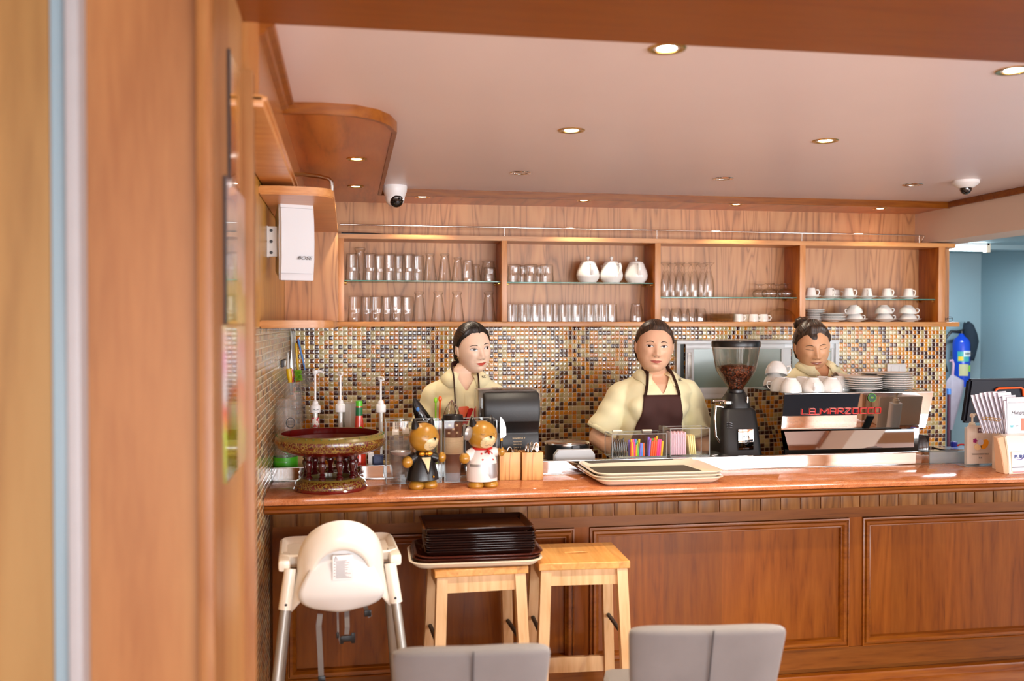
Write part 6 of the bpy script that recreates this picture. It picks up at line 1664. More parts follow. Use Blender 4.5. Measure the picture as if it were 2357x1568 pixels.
rows = [[(q.x + .012 * math.sin(6 * f) * .4 + s * (.022 + .006 * math.sin(4 * f)), 5.20 + .006 * math.cos(9 * s), q.z - .34 * f) for s in [i / 6 - .5 for i in range(7)]] for f in [j / 14 for j in range(15)]]
tag(obj('plastic_bag', MB().grid(rows), plain('white_film', srgb(222, 220, 214), .4), solid=.002, ang=80), 'narrow white plastic sleeve hanging in the left corner', 'plastic bag')

# ================================================================== RIGHT END OF THE BAR
# acrylic sign
Y = 3.62
a = at(2226, 1073, Z=zc); b_ = at(2285, 1073, Z=zc)
Y = (a.y + b_.y) / 2; x = (a.x + b_.x) / 2
w = (ax(2284, Y) - ax(2224, Y)) / 2; h = az(2255, 979, Y) - zc
t = thing('menu_sign', 'small acrylic counter sign for mango sticky rice', 'sign', (x, Y, zc + .0005))
obj('foot', MB().box(-w - .018, w + .022, -.018, .05, 0, .003, .001), M['acrylic_edge'], t)
mpk = plain('peach_card', srgb(255, 232, 212), .5)
cd = obj('card', MB().box(-w + .002, w - .002, .0005, .0025, .010, h - .002), mpk, t)
obj('cover', MB().box(-w, w, -.002, -.0002, .003, h).box(-w, w, .003, .005, .003, h), M['acrylic'], t)
lg = obj('logo_square', MB().box(-.012, .010, -.0028, -.0018, h - .034, h - .012), plain('maroon_print', srgb(92, 44, 52), .5), t)
text('logo_text', 'KC', .014, M['paper'], (-.001, -.0030, h - .023), parent=lg, shear=.3, depth=.0003)
def disc(x_, z_, rx, rz_, y_=-.0026, rot_=0):
    return MB().prism([(x_ + rx * math.cos(a) * math.cos(rot_) - rz_ * math.sin(a) * math.sin(rot_), z_ + rx * math.cos(a) * math.sin(rot_) + rz_ * math.sin(a) * math.cos(rot_)) for a in [2 * PI * k / 24 for k in range(24)]], 'y', y_, y_ + .0006)
pic = obj('mango_slice', disc(.021, h * .53, .024, .017, rot_=.9), plain('mango_orange', srgb(250, 164, 30), .5), t)
obj('rice', disc(-.012, h * .47, .018, .014), plain('rice_peach', srgb(250, 214, 160), .5), t)
obj('cream_bowl', disc(.001, h * .58, .014, .014, -.0030), plain('lilac_print', srgb(222, 212, 224), .5), t)
mb = MB()
for k in range(5):
    a = 2 * PI * k / 5; q2 = disc(-.026 + .006 * math.cos(a), h * .62 + .006 * math.sin(a), .0055, .004, -.0030, a); mb.add(q2.v, q2.f)
obj('orchid', mb, plain('orchid_print', srgb(170, 40, 120), .5), t, ang=0)
text('sign_text', 'MANGO STICKY RICE', .0085, M['ink'], (0, -.0028, h * .29), parent=t, depth=.0003); text('sign_text', '75 B', .009, M['ink'], (0, -.0028, h * .20), parent=t, depth=.0003)
# hand gel bottle behind
Y = 3.895; x = ax(2243, Y); hb = az(2243, 952, Y) - zc
t = thing('gel_pump_bottle', 'white hand gel pump bottle behind the mango sign', 'pump bottle', (x, Y + .01, zc + .0005))
obj('bottle', rbox(MB(), .030, .022, hb - .065, .014), M['white_pl'], t)
obj('collar', MB().lathe([(.016, hb - .066), (.016, hb - .048), (.012, hb - .047), (.012, hb - .040), (.004, hb - .039)], 24), M['cream_pl'], t)
obj('pump_head', MB().cyl((0, 0, hb - .04), (0, 0, hb - .01), .0045).lathe([(.010, hb - .018), (.011, hb - .012), (.009, hb - .004), (.003, hb)], 20).tube([(0, 0, hb - .006), (.014, -.010, hb - .005), (.022, -.014, hb - .010)], [.005, .005, .003], 8), M['cream_pl'], t)
# tissue dispenser
Y = 3.60
a = at(2322, 1092, Z=zc)
x0 = a.x; yf = a.y + .002
t = thing('tissue_dispenser', 'cream tissue dispenser with a clear window, cut off by the right edge', 'tissue dispenser', (x0, yf, zc + .0005))
w = .17; h = az(2320, 1006, yf) - zc
pf = [(0, 0), (-.0, .03), (.006, h * .6), (.022, h), (.062, h + .006), (.062, 0)]
o = obj('shell', MB().prism(pf, 'x', .0, w, .003), M['cream_pl'], t)
mb = MB().prism([(.0, 0), (.002, .03), (.010, h * .55), (.030, h - .004), (.055, h + .002), (.055, 0)], 'x', -.014, -.0005, .002)
for i, v in enumerate(mb.v):
    if v[0] < -.008: mb.v[i] = (v[0] - .012 * v[2] / h, v[1] + .008, v[2] * .96)
obj('side_wing', mb, plain('beige_plastic', srgb(226, 188, 150), .4), t)
obj('window', MB().box(.014, w - .01, -.002, .003, .012, h * .60, .001), plain('tissue_pack', srgb(228, 226, 232), .3, coat=.6), t)
obj('window_bar', MB().box(.014, w - .01, -.004, -.001, h * .17, h * .19), M['charcoal'], t)
text('pack_text', 'PURE', .020, plain('blue_print', srgb(40, 60, 130), .5), (.050, -.0032, h * .46), parent=t, sx=1.1, offset=.0005)
obj('pack_swoosh', MB().tube([(.034, -.003, h * .385), (.055, -.003, h * .38), (.075, -.003, h * .45), (.078, -.003, h * .52)], [.0006, .002, .002, .0006], 6), plain('violet_print', srgb(110, 90, 170), .5), t)
obj('blue_tab', MB().box(.008, .034, .012, .016, h * .90, h * .94, .001), M['blue_pl'], t, rot=(-.14, 0, 0))
obj('red_print', MB().box(.02, w - .02, -.0028, -.002, h * .035, h * .06), plain('red_faint', srgb(220, 120, 130), .5), t)
# cream box under the cards
Y = 3.72
Y = a.y + .068; xa = at(2313, 1076, Y=Y).x; hh = az(2300, 1000, Y) - zc
tag(obj('card_stand_box', MB().box(xa, xa + .24, Y, Y + .085, 0, hh, .004), M['cream_pl'], loc=(0, 0, zc + .0005)), 'cream box holding the menu cards at the right edge', 'box')
# menu cards held by a gold clip chain
mcd = plain('menu_card', srgb(246, 242, 250), .6); med = plain('menu_edge', srgb(96, 76, 78), .4)
Yc = Y - .01; zb_c = zc + hh + .001
tops = [(2236, 910), (2246, 908), (2256, 905), (2266, 903), (2276, 904), (2287, 903), (2298, 905), (2309, 912)]
for i, (u, v) in enumerate(tops):
    Y = Yc + .05 - .006 * i; xt = ax(u, Y); zt_ = az(u, v, Y); xb = ax(min(2265 + i * 9, 2318) if i < 7 else 2317, Y)
    t = thing('menu_card', 'upright laminated menu card at the right edge, %s from the left' % ORD[i], 'menu card', (xb, Y, zb_c), 0, 'laminated menu cards')
    lean = xt - xb; wc = .10; 
    def yy_(x): return (x * .9)
    obj('sheet', MB().add([(0, 0, 0), (wc, .05, 0), (wc + lean, .05, zt_ - zb_c), (lean, 0, zt_ - zb_c), (0, .002, 0), (wc, .052, 0), (wc + lean, .052, zt_ - zb_c), (lean, .002, zt_ - zb_c)], [(0, 1, 2, 3), (4, 7, 6, 5), (0, 4, 5, 1), (1, 5, 6, 2), (2, 6, 7, 3), (3, 7, 4, 0)]), mcd, t, ang=0)
    obj('dark_border', MB().bar((.004, .001, .0), (lean + .004, .001, zt_ - zb_c - .02), .0025, .004, up=(0, 1, 0)).bar((lean + .004, .001, zt_ - zb_c - .02), (lean + .05, .0245, zt_ - zb_c - .02), .0025, .003, up=(0, 1, 0)), med, t, ang=0)
Y = Yc + .012; u0, v0 = 2318, 915
q = at(u0, v0, Y=Y); zt_ = q.z
t = thing('menu_card', 'front white menu card headed Hungry, with a cup and a drink', 'menu card', (q.x, Y, zb_c), 0, 'laminated menu cards')
wc = .16; hc_ = zt_ - zb_c
obj('sheet', MB().box(0, wc, 0, .002, 0, hc_, .0005), mcd, t)
obj('dark_border', MB().box(.004, wc, -.0008, 0, hc_ - .024, hc_ - .0225).box(.003, .0045, -.0008, 0, 0, hc_ - .024), med, t, ang=0)
text('card_text', 'Hungry ?', .022, M['charcoal'], (.060, -.0010, hc_ * .58), parent=t, shear=.3, depth=.0003); 
obj('underline', MB().box(.018, .10, -.0008, 0, hc_ * .53, hc_ * .535), M['charcoal'], t, ang=0)
text('card_text', 'or', .011, M['charcoal'], (.048, -.0010, hc_ * .22), parent=t, shear=.3, depth=.0003)
obj('cup_print', MB().lathe([(.0006, 0), (.006, .001), (.010, .010), (.009, .010), (.0006, .009)], 20, c=(.024, 0, hc_ * .17), cap=False, sy=.1).lathe([(.0006, 0), (.014, .0), (.014, .0015)], 20, c=(.024, 0, hc_ * .15), cap=False, sy=.1), plain('teal_print', srgb(120, 190, 200), .4), t)
obj('drink_print', MB().box(.068, .084, -.0009, 0, hc_ * .08, hc_ * .42), plain('drink_red', srgb(240, 110, 80), .4), t)
t = thing('card_ring_clip', 'row of gold binder rings clipped to the menu cards', 'clip', (ax(2262, Yc), Yc - .005, az(2262, 962, Yc)))
for k in range(5):
    obj('ring', MB().tube([(.016 * k + .011 * math.cos(a), -.012 + .010 * math.sin(a * 1), -.002 * k + .005 * math.sin(a + .8)) for a in [2 * PI * j / 20 for j in range(20)]], .0013, 6, closed=True), M['brass'], t)
# POS screen
YQ = 4.15
x0, x1 = ax(2232, YQ), ax(2400, YQ); zt_ = az(2290, 872, YQ); zb_q = az(2230, 974, YQ)
t = thing('till_screen', 'black till screen with an orange handle, seen from behind', 'till screen', ((x0 + x1) / 2, YQ, WT + .001))
w = (x1 - x0) / 2; hh = zt_ - WT; hb = zb_q - WT
mb = MB().prism([(-w, hh), (w, hh), (w + .045, hb), (-w - .032, hb)], 'y', -.012, .028, .010)
obj('housing', mb, plain('navy_black_plastic', srgb(18, 19, 34), .5, spec=.3), t)
ax0, ax1 = ax(2284, YQ) - t.location.x, ax(2352, YQ) - t.location.x
obj('handle', MB().tube([(ax0, -.016, hh - .085), (ax0 + .008, -.022, hh - .052), (ax0 + .02, -.022, hh - .046), (ax1 - .02, -.022, hh - .044), (ax1 - .008, -.022, hh - .050), (ax1, -.016, hh - .085)], .0055, 10), M['orange'], t, label='orange plastic handle')
obj('stand', MB().box(-.03, .03, .02, .06, .0, hh - .1, .01).box(-.09, .09, -.05, .10, 0, .012, .004), M['black'], t)
# small red and blue things on the worktop edge
q = at(2205, 1040, Y=4.05)
tag(obj('red_clip', MB().tube([(.022 * math.cos(a), 0, .008 + .007 * math.sin(a)) for a in [PI * k / 10 for k in range(11)]], .004, 8), M['red'], loc=(q.x + .006, 4.03, zl + .003)), 'curved red clip at the back of the bar near the sign', 'clip')
tag(obj('blue_block', MB().box(-.012, .012, -.01, .01, 0, .026, .002), plain('blue_block_plastic', srgb(30, 50, 190), .4), loc=(q.x - .014, 4.06, zl + .002)), 'small blue block beside the red clip', 'block')
tag(obj('clip_shelf', MB().box(q.x - .09, q.x + .12, YL + .064, 4.12, zl - .010, zl - .002), M['steel']), 'narrow steel shelf behind the acrylic tray', 'shelf')

# ---- fire extinguisher, cap, umbrella, broom in the blue room
YE = 6.30
x = ax(2213, YE); zt_ = az(2216, 774, YE); zb_e = az(2216, 890, YE); r = mPx(2216, YE, 19)
t = thing('fire_extinguisher', 'blue fire extinguisher hanging on the blue wall', 'fire extinguisher', (x, YE, zb_e))
h = zt_ - zb_e
obj('cylinder', MB().lathe([(.0006, 0), (r * .9, 0), (r, .012), (r, h * .86), (r * .85, h * .94), (r * .4, h), (r * .25, h + .02)], 32), M['blue_ext'], t)
obj('valve', MB().cyl((0, 0, h), (0, 0, h + .04), .014).bar((-.05, -.01, h + .035), (.05, -.01, h + .055), .014, .012), M['black'], t)
obj('hose', MB().tube([(-.02, 0, h + .03), (-.08, 0, h + .035), (-.125, .01, h - .02), (-.125, .02, h - .18), (-.10, .02, h - .26)], .011, 10), M['black'], t)
def lab_on(z0_, z1_, a0, a1, mat, name='label'):
    rows = [[((r + .001) * math.cos(a0 + (a1 - a0) * s), (r + .001) * math.sin(a0 + (a1 - a0) * s), z) for s in [i / 8 for i in range(9)]] for z in (z0_, z1_)]
    return obj(name, MB().grid(rows), mat, t)
lab_on(h * .50, h * .70, -2.6, -1.2, plain('teal_label', srgb(60, 160, 160), .4)); lab_on(h * .52, h * .60, -2.5, -1.95, M['yellow']); lab_on(h * .60, h * .71, -1.9, -.7, M['paper'])
lab_on(h * .22, h * .45, -2.4, -1.3, plain('beige_label', srgb(190, 186, 140), .6)); lab_on(h * .30, h * .43, -1.25, -.8, M['lime'])
text('label_text', 'NIPPON', .022, M['ink'], (.018, -r - .002, h * .65), parent=t, sx=.8)
obj('bracket', MB().box(-.02, .02, r * .8, .099, h * .6, h * .7), M['steel'], t)
q = at(2240, 755, Y=YE - .02)
rows = []
t = thing('cap', 'dark teal cloth cap hanging over the fire extinguisher', 'cap', (q.x - .02, YE - .01, q.z))
mb = MB().loft([[(cx_ + rx_ * math.cos(a), .055 * math.sin(a) * sc_, zz_ + .010 * math.sin(3 * a)) for a in [2 * PI * k / 20 for k in range(20)]] for cx_, rx_, zz_, sc_ in ((-.02, .015, .035, .4), (-.01, .035, .022, .7), (.0, .050, -.03, .9), (.012, .052, -.09, .9), (.018, .036, -.14, .7), (.016, .024, -.20, .5), (.012, .016, -.235, .4))])
obj('crown', mb, M['navy'], t, ang=80); obj('button', MB().ell((-.01, 0, .04), .012, .012, .008, 12, 8), M['navy'], t)
q = at(2192, 900, Y=6.2)
t = thing('umbrella', 'folded pale lilac umbrella with a pink handle against the blue wall', 'umbrella', (q.x, 6.2, 0))
um = plain('lilac_fabric', srgb(176, 164, 178), .7, noise=.15, nscale=14)
zt_ = az(2192, 870, 6.2); zb_u = az(2180, 990, 6.2)
obj('canopy', MB().loft([[(cx_ + r_ * math.cos(a) * (1 + .12 * math.cos(6 * a)), r_ * .5 * math.sin(a), zz_) for a in [2 * PI * k / 36 for k in range(36)]] for cx_, r_, zz_ in ((-.01, .012, zb_u), (.0, .035, zb_u + .12), (.018, .065, zt_ - .08), (.022, .060, zt_ - .02), (.0, .012, zt_ + .02))]), um, t, ang=50)
obj('handle', MB().tube([(0, 0, zt_), (0, -.01, zt_ + .10), (-.01, -.01, zt_ + .125), (-.03, -.01, zt_ + .12)], .009, 10), plain('pink_handle', srgb(214, 170, 190), .3), t)
obj('tip', MB().cyl((-.01, 0, zb_u), (-.012, 0, 0.0), .005), M['charcoal'], t)
q = at(2184, 895, Y=6.1)
t = thing('broom', 'dark red broom stick with a blue top leaning in the blue room', 'broom', (q.x, 6.1, 0))
zt_ = az(2184, 895, 6.1)
obj('stick', MB().tube([(.0, 0, .1), (.0, 0, zt_ - .04)], .012, 10), plain('maroon_stick', srgb(84, 16, 50), .35), t)
obj('cap', MB().cyl((0, 0, zt_ - .04), (0, 0, zt_), .015), M['blue_pl'], t); obj('broom_head', MB().box(-.12, .12, -.02, .02, 0, .12, .01), M['charcoal'], t)
# ================================================================== PEOPLE
M['hair'] = None
def hair_mat(name, dark, light):
    m, nt, b, out = new_mat(name); N = nt.nodes; L = nt.links
    tc = N.new('ShaderNodeTexCoord'); mp = N.new('ShaderNodeMapping'); mp.inputs['Scale'].default_value = (260, 30, 30)
    nz = N.new('ShaderNodeTexNoise'); nz.inputs['Scale'].default_value = 1; nz.inputs['Detail'].default_value = 3
    L.new(tc.outputs['Object'], mp.inputs[0]); L.new(mp.outputs[0], nz.inputs['Vector'])
    cr = ramp(N, [(.35, dark), (.75, light)]); L.new(nz.outputs['Fac'], cr.inputs[0]); L.new(cr.outputs[0], b.inputs['Base Color'])
    b.inputs['Roughness'].default_value = .36; b.inputs['Specular IOR Level'].default_value = .5
    bp = N.new('ShaderNodeBump'); bp.inputs['Strength'].default_value = .5; bp.inputs['Distance'].default_value = .003; L.new(nz.outputs['Fac'], bp.inputs['Height']); L.new(bp.outputs[0], b.inputs['Normal'])
    return m
M['hair'] = hair_mat('black_hair', srgb(14, 10, 9), srgb(52, 40, 32))
M['hair2'] = hair_mat('dark_brown_hair', srgb(24, 15, 12), srgb(92, 66, 46))
M['eyewhite'] = plain('eye_white', srgb(232, 226, 222), .2, coat=.5)
M['iris'] = plain('dark_iris', srgb(34, 20, 16), .15, coat=.8)
M['brow'] = plain('brow', srgb(56, 38, 30), .8)
M['lash'] = plain('lash', srgb(30, 18, 16), .7)
def G(x, s): return math.exp(-(x / s) ** 2)
def head_surface(face=1.0, jaw=1.0):
    """function mapping a unit direction to a head-space point (facing -y, z up, chin at -.112)"""
    def f(nx, ny, nz):
        a, b, c = .0765 * face, .092, .113
        # superelliptic profile: fuller jaw below, round crown above
        p = 2.35 if nz < 0 else 2.05
        t = min(1.0, abs(nz))
        hr = math.sqrt(max(0, nx * nx + ny * ny))
        prof = max(0.0, 1 - t ** p) ** (1 / p)
        if hr < 1e-6: ux = uy = 0
        else:
            ux, uy = nx / hr, ny / hr
            q = (abs(ux) ** 2.25 + abs(uy) ** 2.25) ** (1 / 2.25); ux /= q; uy /= q
        z = c * nz
        k = max(0, -nz)
        x = a * prof * ux * (1 - .22 * jaw * k ** 1.8)
        y = b * prof * uy
        if uy > 0: y *= (1 - .42 * k ** 1.2)                    # skull tucks into the neck
        else: y = y * (1 - .05 * k) - .012 * k ** 2 * prof      # chin forward
        if uy < 0:
            w = min(1, -uy * 1.6) ; X = abs(x)
            d = 0
            d += .0030 * G(X - .028, .018) * G(z - .030, .009)
            d -= .0078 * G(X - .031, .0165) * G(z - .010, .0115)
            d += .0060 * G(X - .031, .011) * G(z - .0085, .0065)       # eyeball under the lids
            d += .0062 * G(x, .0105) * G(z - .004, .022)
            d += .0135 * G(x, .0120) * G(z + .020, .0165)
            d += .0075 * G(x, .0110) * G(z + .030, .0080)
            d += .0075 * G(X - .0135, .0068) * G(z + .031, .0068)
            d += .0055 * G(x, .019) * G(z + .0535, .0055) + .0062 * G(x, .016) * G(z + .0640, .0055)
            d -= .0040 * G(x, .021) * G(z + .0585, .0016)
            d -= .0035 * G(x, .013) * G(z + .0735, .005)
            d += .0060 * G(x, .018) * G(z + .092, .012)
            d += .0050 * G(X - .042, .018) * G(z + .016, .018)
            d -= .0025 * G(X - .034, .008) * G(z + .045, .012)
            y -= d * w
        return Vector((x, y, z))
    return f
def head_mb(f, nphi=150, nth=120):
    mb = MB(); vs = []; fs = []
    for j in range(1, nth):
        th = PI * j / nth
        for i in range(nphi):
            u = i / nphi; ph = 2 * PI * u
            ph = ph - .55 * math.sin(ph)                        # denser towards the face (ph = 0)
            nx = math.sin(th) * math.sin(ph); ny = -math.sin(th) * math.cos(ph)
            vs.append(f(nx, ny, -math.cos(th)))
    vs += [f(0, 0, -1), f(0, 0, 1)]; nb = len(vs) - 2
    for j in range(nth - 2):
        for i in range(nphi):
            k = (i + 1) % nphi; fs.append((j * nphi + i, j * nphi + k, (j + 1) * nphi + k, (j + 1) * nphi + i))
    for i in range(nphi):
        k = (i + 1) % nphi; fs.append((nb, k, i)); fs.append((nb + 1, (nth - 2) * nphi + i, (nth - 2) * nphi + k))
    return mb.add(vs, fs)
def xform(mb, Mx, i0=0):
    for i in range(i0, len(mb.v)): mb.v[i] = tuple(Mx @ Vector(mb.v[i]))
    return mb
def tri_closed(mb):
    return mb
def remesh(mb, voxel, smooth=3, name='tmp'):
    me = bpy.data.meshes.new(name); me.from_pydata([tuple(v) for v in mb.v], [], mb.f)
    b = bmesh.new(); b.from_mesh(me); bmesh.ops.recalc_face_normals(b, faces=b.faces); b.to_mesh(me); b.free()
    o = bpy.data.objects.new(name, me); COL.objects.link(o)
    md = o.modifiers.new('r', 'REMESH'); md.mode = 'VOXEL'; md.voxel_size = voxel; md.use_smooth_shade = True
    if smooth:
        ms = o.modifiers.new('s', 'SMOOTH'); ms.iterations = smooth; ms.factor = .5
    dg = bpy.context.evaluated_depsgraph_get()
    m2 = bpy.data.meshes.new_from_object(o.evaluated_get(dg))
    bpy.data.objects.remove(o); bpy.data.meshes.remove(me)
    return m2
def mesh_obj(name, me, mat, parent, label=None):
    me.materials.clear(); me.materials.append(mat); me.polygons.foreach_set('use_smooth', [True] * len(me.polygons))
    o = bpy.data.objects.new(name, me); COL.objects.link(o); o.parent = parent
    if label: o['label'] = label
    return o
def limb(mb, pts, r, n=16):
    """tapering limb with round ends, resampled smoothly"""
    P = [Vector(p) for p in pts]; Q = []; R = []
    for i in range(len(P) - 1):
        for k in range(6):
            f = k / 6; Q.append(P[i].lerp(P[i + 1], f)); R.append(r[i] + (r[i + 1] - r[i]) * f)
    Q.append(P[-1]); R.append(r[-1])
    a = (Q[0] - Q[1]).normalized(); b = (Q[-1] - Q[-2]).normalized()
    Q = [Q[0] + a * R[0] * .95, Q[0] + a * R[0] * .7] + Q + [Q[-1] + b * R[-1] * .7, Q[-1] + b * R[-1] * .95]
    R = [R[0] * .3, R[0] * .72] + R + [R[-1] * .72, R[-1] * .3]
    return mb.tube(Q, R, n)
def torso(mb, rings, n=32):
    """rings: (x, y, z, half width, half depth)"""
    out = []
    for i in range(len(rings) - 1):
        for k in range(5):
            f = k / 5; f = f
            out.append([rings[i][j] + (rings[i + 1][j] - rings[i][j]) * f for j in range(5)])
    out.append(rings[-1])
    L_ = []
    for x, y, z, a, b in out:
        L_.append([(x + a * (abs(math.cos(t)) ** .85) * (1 if math.cos(t) > 0 else -1), y + b * (abs(math.sin(t)) ** .85) * (1 if math.sin(t) > 0 else -1), z) for t in [2 * PI * k / n for k in range(n)]])
    return mb.loft(L_)
def hand(mb, wrist, dirv, palm_n, s=1.0, side=1):
    """palm, four unequal bent fingers and a thumb off the side; dirv: towards the fingers, palm_n: palm normal"""
    d = Vector(dirv).normalized(); nrm = Vector(palm_n); nrm = (nrm - d * nrm.dot(d)).normalized(); sd = d.cross(nrm) * side
    w = Vector(wrist)
    rings = []
    for f, hw, ht in ((-.02, .026, .020), (.01, .029, .018), (.045, .038, .015), (.078, .040, .013), (.088, .036, .009)):
        rings.append([w + d * f * s + sd * hw * s * math.cos(t) + nrm * ht * s * math.sin(t) for t in [2 * PI * k / 16 for k in range(16)]])
    mb.loft([[tuple(p) for p in r] for r in rings])
    for k, (off, ln) in enumerate(((-.029, .062), (-.010, .072), (.010, .068), (.028, .053))):
        b0 = w + d * .078 * s + sd * off * s
        p1 = b0 + (d * .93 + nrm * .35).normalized() * ln * .45 * s
        p2 = p1 + (d * .75 + nrm * .66).normalized() * ln * .32 * s
        p3 = p2 + (d * .5 + nrm * .87).normalized() * ln * .25 * s
        mb.tube([b0 - d * .01 * s, b0, p1, p2, p3, p3 + (p3 - p2) * .2], [.0085 * s, .009 * s, .0082 * s, .0075 * s, .0066 * s, .003 * s], 10)
    t0 = w + d * .020 * s - sd * .026 * s
    t1 = t0 + (d * .55 - sd * .75 + nrm * .25).normalized() * .040 * s; t2 = t1 + (d * .85 - sd * .3 + nrm * .4).normalized() * .032 * s
    mb.tube([t0, t0.lerp(t1, .5), t1, t2, t2 + (t2 - t1) * .2], [.013 * s, .0125 * s, .0105 * s, .009 * s, .004 * s], 10)
    return mb
def person(label, loc, rz, cfg):
    t = thing('person', label, 'person', loc, rz)
    H_ = cfg['H']; skin = cfg['skin']; g = cfg.get('girth', 1.0)
    hc_ = Vector(cfg['head']); hM = Matrix.Translation(hc_) @ Matrix.Rotation(cfg['yaw'], 4, 'Z') @ Matrix.Rotation(cfg['pitch'], 4, 'X') @ Matrix.Rotation(cfg['roll'], 4, 'Y') @ Matrix.Scale(cfg.get('hs', 1.0), 4)
    f = head_surface(cfg.get('face', 1.0), cfg.get('jaw', 1.0))
    lean = cfg.get('lean', 0); zs = cfg.get('zs', H_ * .82)       # shoulder height and forward lean
    sw = cfg.get('sw', .175)
    nb = Vector((cfg.get('nx', 0), lean, zs + .035))              # base of the neck
    R_T = [(0, 0, H_ * .50, .150 * g, .105 * g), (0, 0, H_ * .545, .158 * g, .112 * g), (nb.x * .4, lean * .4, H_ * .63, .128 * g, .092 * g), (nb.x * .7, lean * .75, zs - .13, .150 * g, .112 * g), (nb.x, lean, zs - .060, .150 * g, .100 * g), (nb.x, lean, zs - .020, .130 * g, .084 * g), (nb.x, lean, zs + .014, .092, .062), (nb.x, lean, zs + .040, .062, .050), (nb.x, lean - .004, zs + .055, .052, .048)]
    sh = [Vector((nb.x + s * (sw - .050), lean, zs - .072)) for s in (-1, 1)]
    arms = cfg['arms']
    # --- body: head, neck, torso, arms and hands grown into one surface
    mb = MB()
    torso(mb, R_T)
    up = hM.to_3x3() @ Vector((0, 0, 1))
    nk = hM @ Vector((0, .020, -.055))
    mb.tube([nb + Vector((0, .0, -.05)), nb, nb.lerp(nk, .5), nk, nk + Vector(up) * .03], [.060, .054 * cfg.get('neck', 1), .050 * cfg.get('neck', 1), .049 * cfg.get('neck', 1), .040], 24)
    for s in (0, 1): limb(mb, [nb + Vector((0, 0, -.055)), sh[s]], [.036, .040 * g])
    for s in (0, 1):
        el, wr = Vector(arms[s][0]), Vector(arms[s][1])
        limb(mb, [sh[s], el], [.042 * g, .039 * g]); limb(mb, [el, el.lerp(wr, .35), wr], [.037 * g, .036 * g, .024])
        hand(mb, wr, arms[s][2], arms[s][3], 1, 1 if s else -1)
    me_lo = remesh(mb, .0055, 4)
    hb = head_mb(f); 
    for s in (-1, 1):                                             # ears
        ea = MB().ell((0, 0, 0), .007, .017, .029, 16, 12, M=Matrix.Rotation(s * .35, 4, 'Z') @ Matrix.Rotation(.15, 4, 'X')); 
        i0 = len(hb.v); hb.add([(v[0] + s * .0745 * cfg.get('face', 1), v[1] + .006, v[2] - .004) for v in ea.v], ea.f)
        e2 = MB().tube([(s * .080 * cfg.get('face', 1), .006 + .012 * math.cos(a), -.002 + .022 * math.sin(a)) for a in [-.9 + 3.9 * k / 10 for k in range(11)]], .0032, 8); hb.add(e2.v, e2.f)
    xform(hb, hM)
    # head joins the neck inside one mesh
    body = mesh_obj('body', me_lo, skin, t)
    bm = bmesh.new(); bm.from_mesh(body.data)
    hm = bpy.data.meshes.new('h'); hm.from_pydata([tuple(v) for v in hb.v], [], hb.f); bb = bmesh.new(); bb.from_mesh(hm); bmesh.ops.recalc_face_normals(bb, faces=bb.faces); bb.to_mesh(hm); bb.free()
    bm.from_mesh(hm); bpy.data.meshes.remove(hm); bm.to_mesh(body.data); bm.free()
    body.data.polygons.foreach_set('use_smooth', [True] * len(body.data.polygons))
    bmh = bmesh.new(); 
    hs_ = MB(); hs_.v = hb.v; hs_.f = hb.f
    vl = [bmh.verts.new(v) for v in hb.v]
    for fc in hb.f:
        try: bmh.faces.new([vl[i] for i in fc])
        except ValueError: pass
    bvh = BVHTree.FromBMesh(bmh); bmh.free()
    # --- face details laid on the surface
    k_ = cfg.get('look', 0.0); closed = cfg.get('closed', False)
    ex, ez, ew = .0315, .0085, .0165
    for s in (-1, 1):
        tl = .0012
        lo = lambda u, s=s: (s * ex + ew * (2 * u - 1), ez - (.0056 if not closed else .0005) * math.sin(PI * u) ** .8 + (2 * u - 1) * s * tl)
        hi = lambda u, s=s: (s * ex + ew * (2 * u - 1), ez + (.0066 * cfg.get('open', 1) if not closed else .0012) * math.sin(PI * u) ** .7 + (2 * u - 1) * s * tl)
        if not closed:
            e_ = obj('eye', patch(bvh, lo, hi, 14, 5, .0004, Mx=hM, far=-.3), M['eyewhite'], t)
            cxi = s * ex + k_
            r_i = .0068
            ili = lambda u: (cxi + r_i * (2 * u - 1), max(lo(min(1, max(0, (cxi + r_i * (2 * u - 1) - s * ex + ew) / 2 / ew)))[1], ez + .0003 - r_i * math.sqrt(max(0, 1 - (2 * u - 1) ** 2))))
            ihi = lambda u: (cxi + r_i * (2 * u - 1), min(hi(min(1, max(0, (cxi + r_i * (2 * u - 1) - s * ex + ew) / 2 / ew)))[1], ez + .0003 + r_i * math.sqrt(max(0, 1 - (2 * u - 1) ** 2))))
            obj('iris', patch(bvh, ili, ihi, 12, 6, .0009, Mx=hM, far=-.3), M['iris'], e_)
        lp = [hi(u) if not closed else lo(u) for u in [i / 10 for i in range(11)]]
        ls = stroke(bvh, lp, [.0004, .0008, .0010, .0011, .0012, .0012, .0012, .0011, .0010, .0008, .0005], .0004, Mx=hM, far=-.3) if False else stroke(bvh, lp, .0010, .0002, Mx=hM, far=-.3)
        obj('eyelash', ls, M['lash'], t)
        if not closed:
            cr_ = stroke(bvh, [(a_, b_ + .0030) for a_, b_ in lp[1:-1]], .0005, .0000, Mx=hM, far=-.3); obj('eyelid_crease', cr_, plain('lid_crease', srgb(150, 98, 76), .6), t)
        bl = lambda u, s=s: (s * (.0150 + .034 * u), .0245 + .0055 * math.sin(PI * min(1, u * .9)) - .004 * u)
        bh = lambda u, s=s: (s * (.0150 + .034 * u), .0245 + .0055 * math.sin(PI * min(1, u * .9)) - .004 * u + .0048 * (1 - u) ** .5 * (.4 + .6 * min(1, u * 5)))
        obj('eyebrow', patch(bvh, bl, bh, 12, 2, .0006, Mx=hM, far=-.3), M['brow'], t)
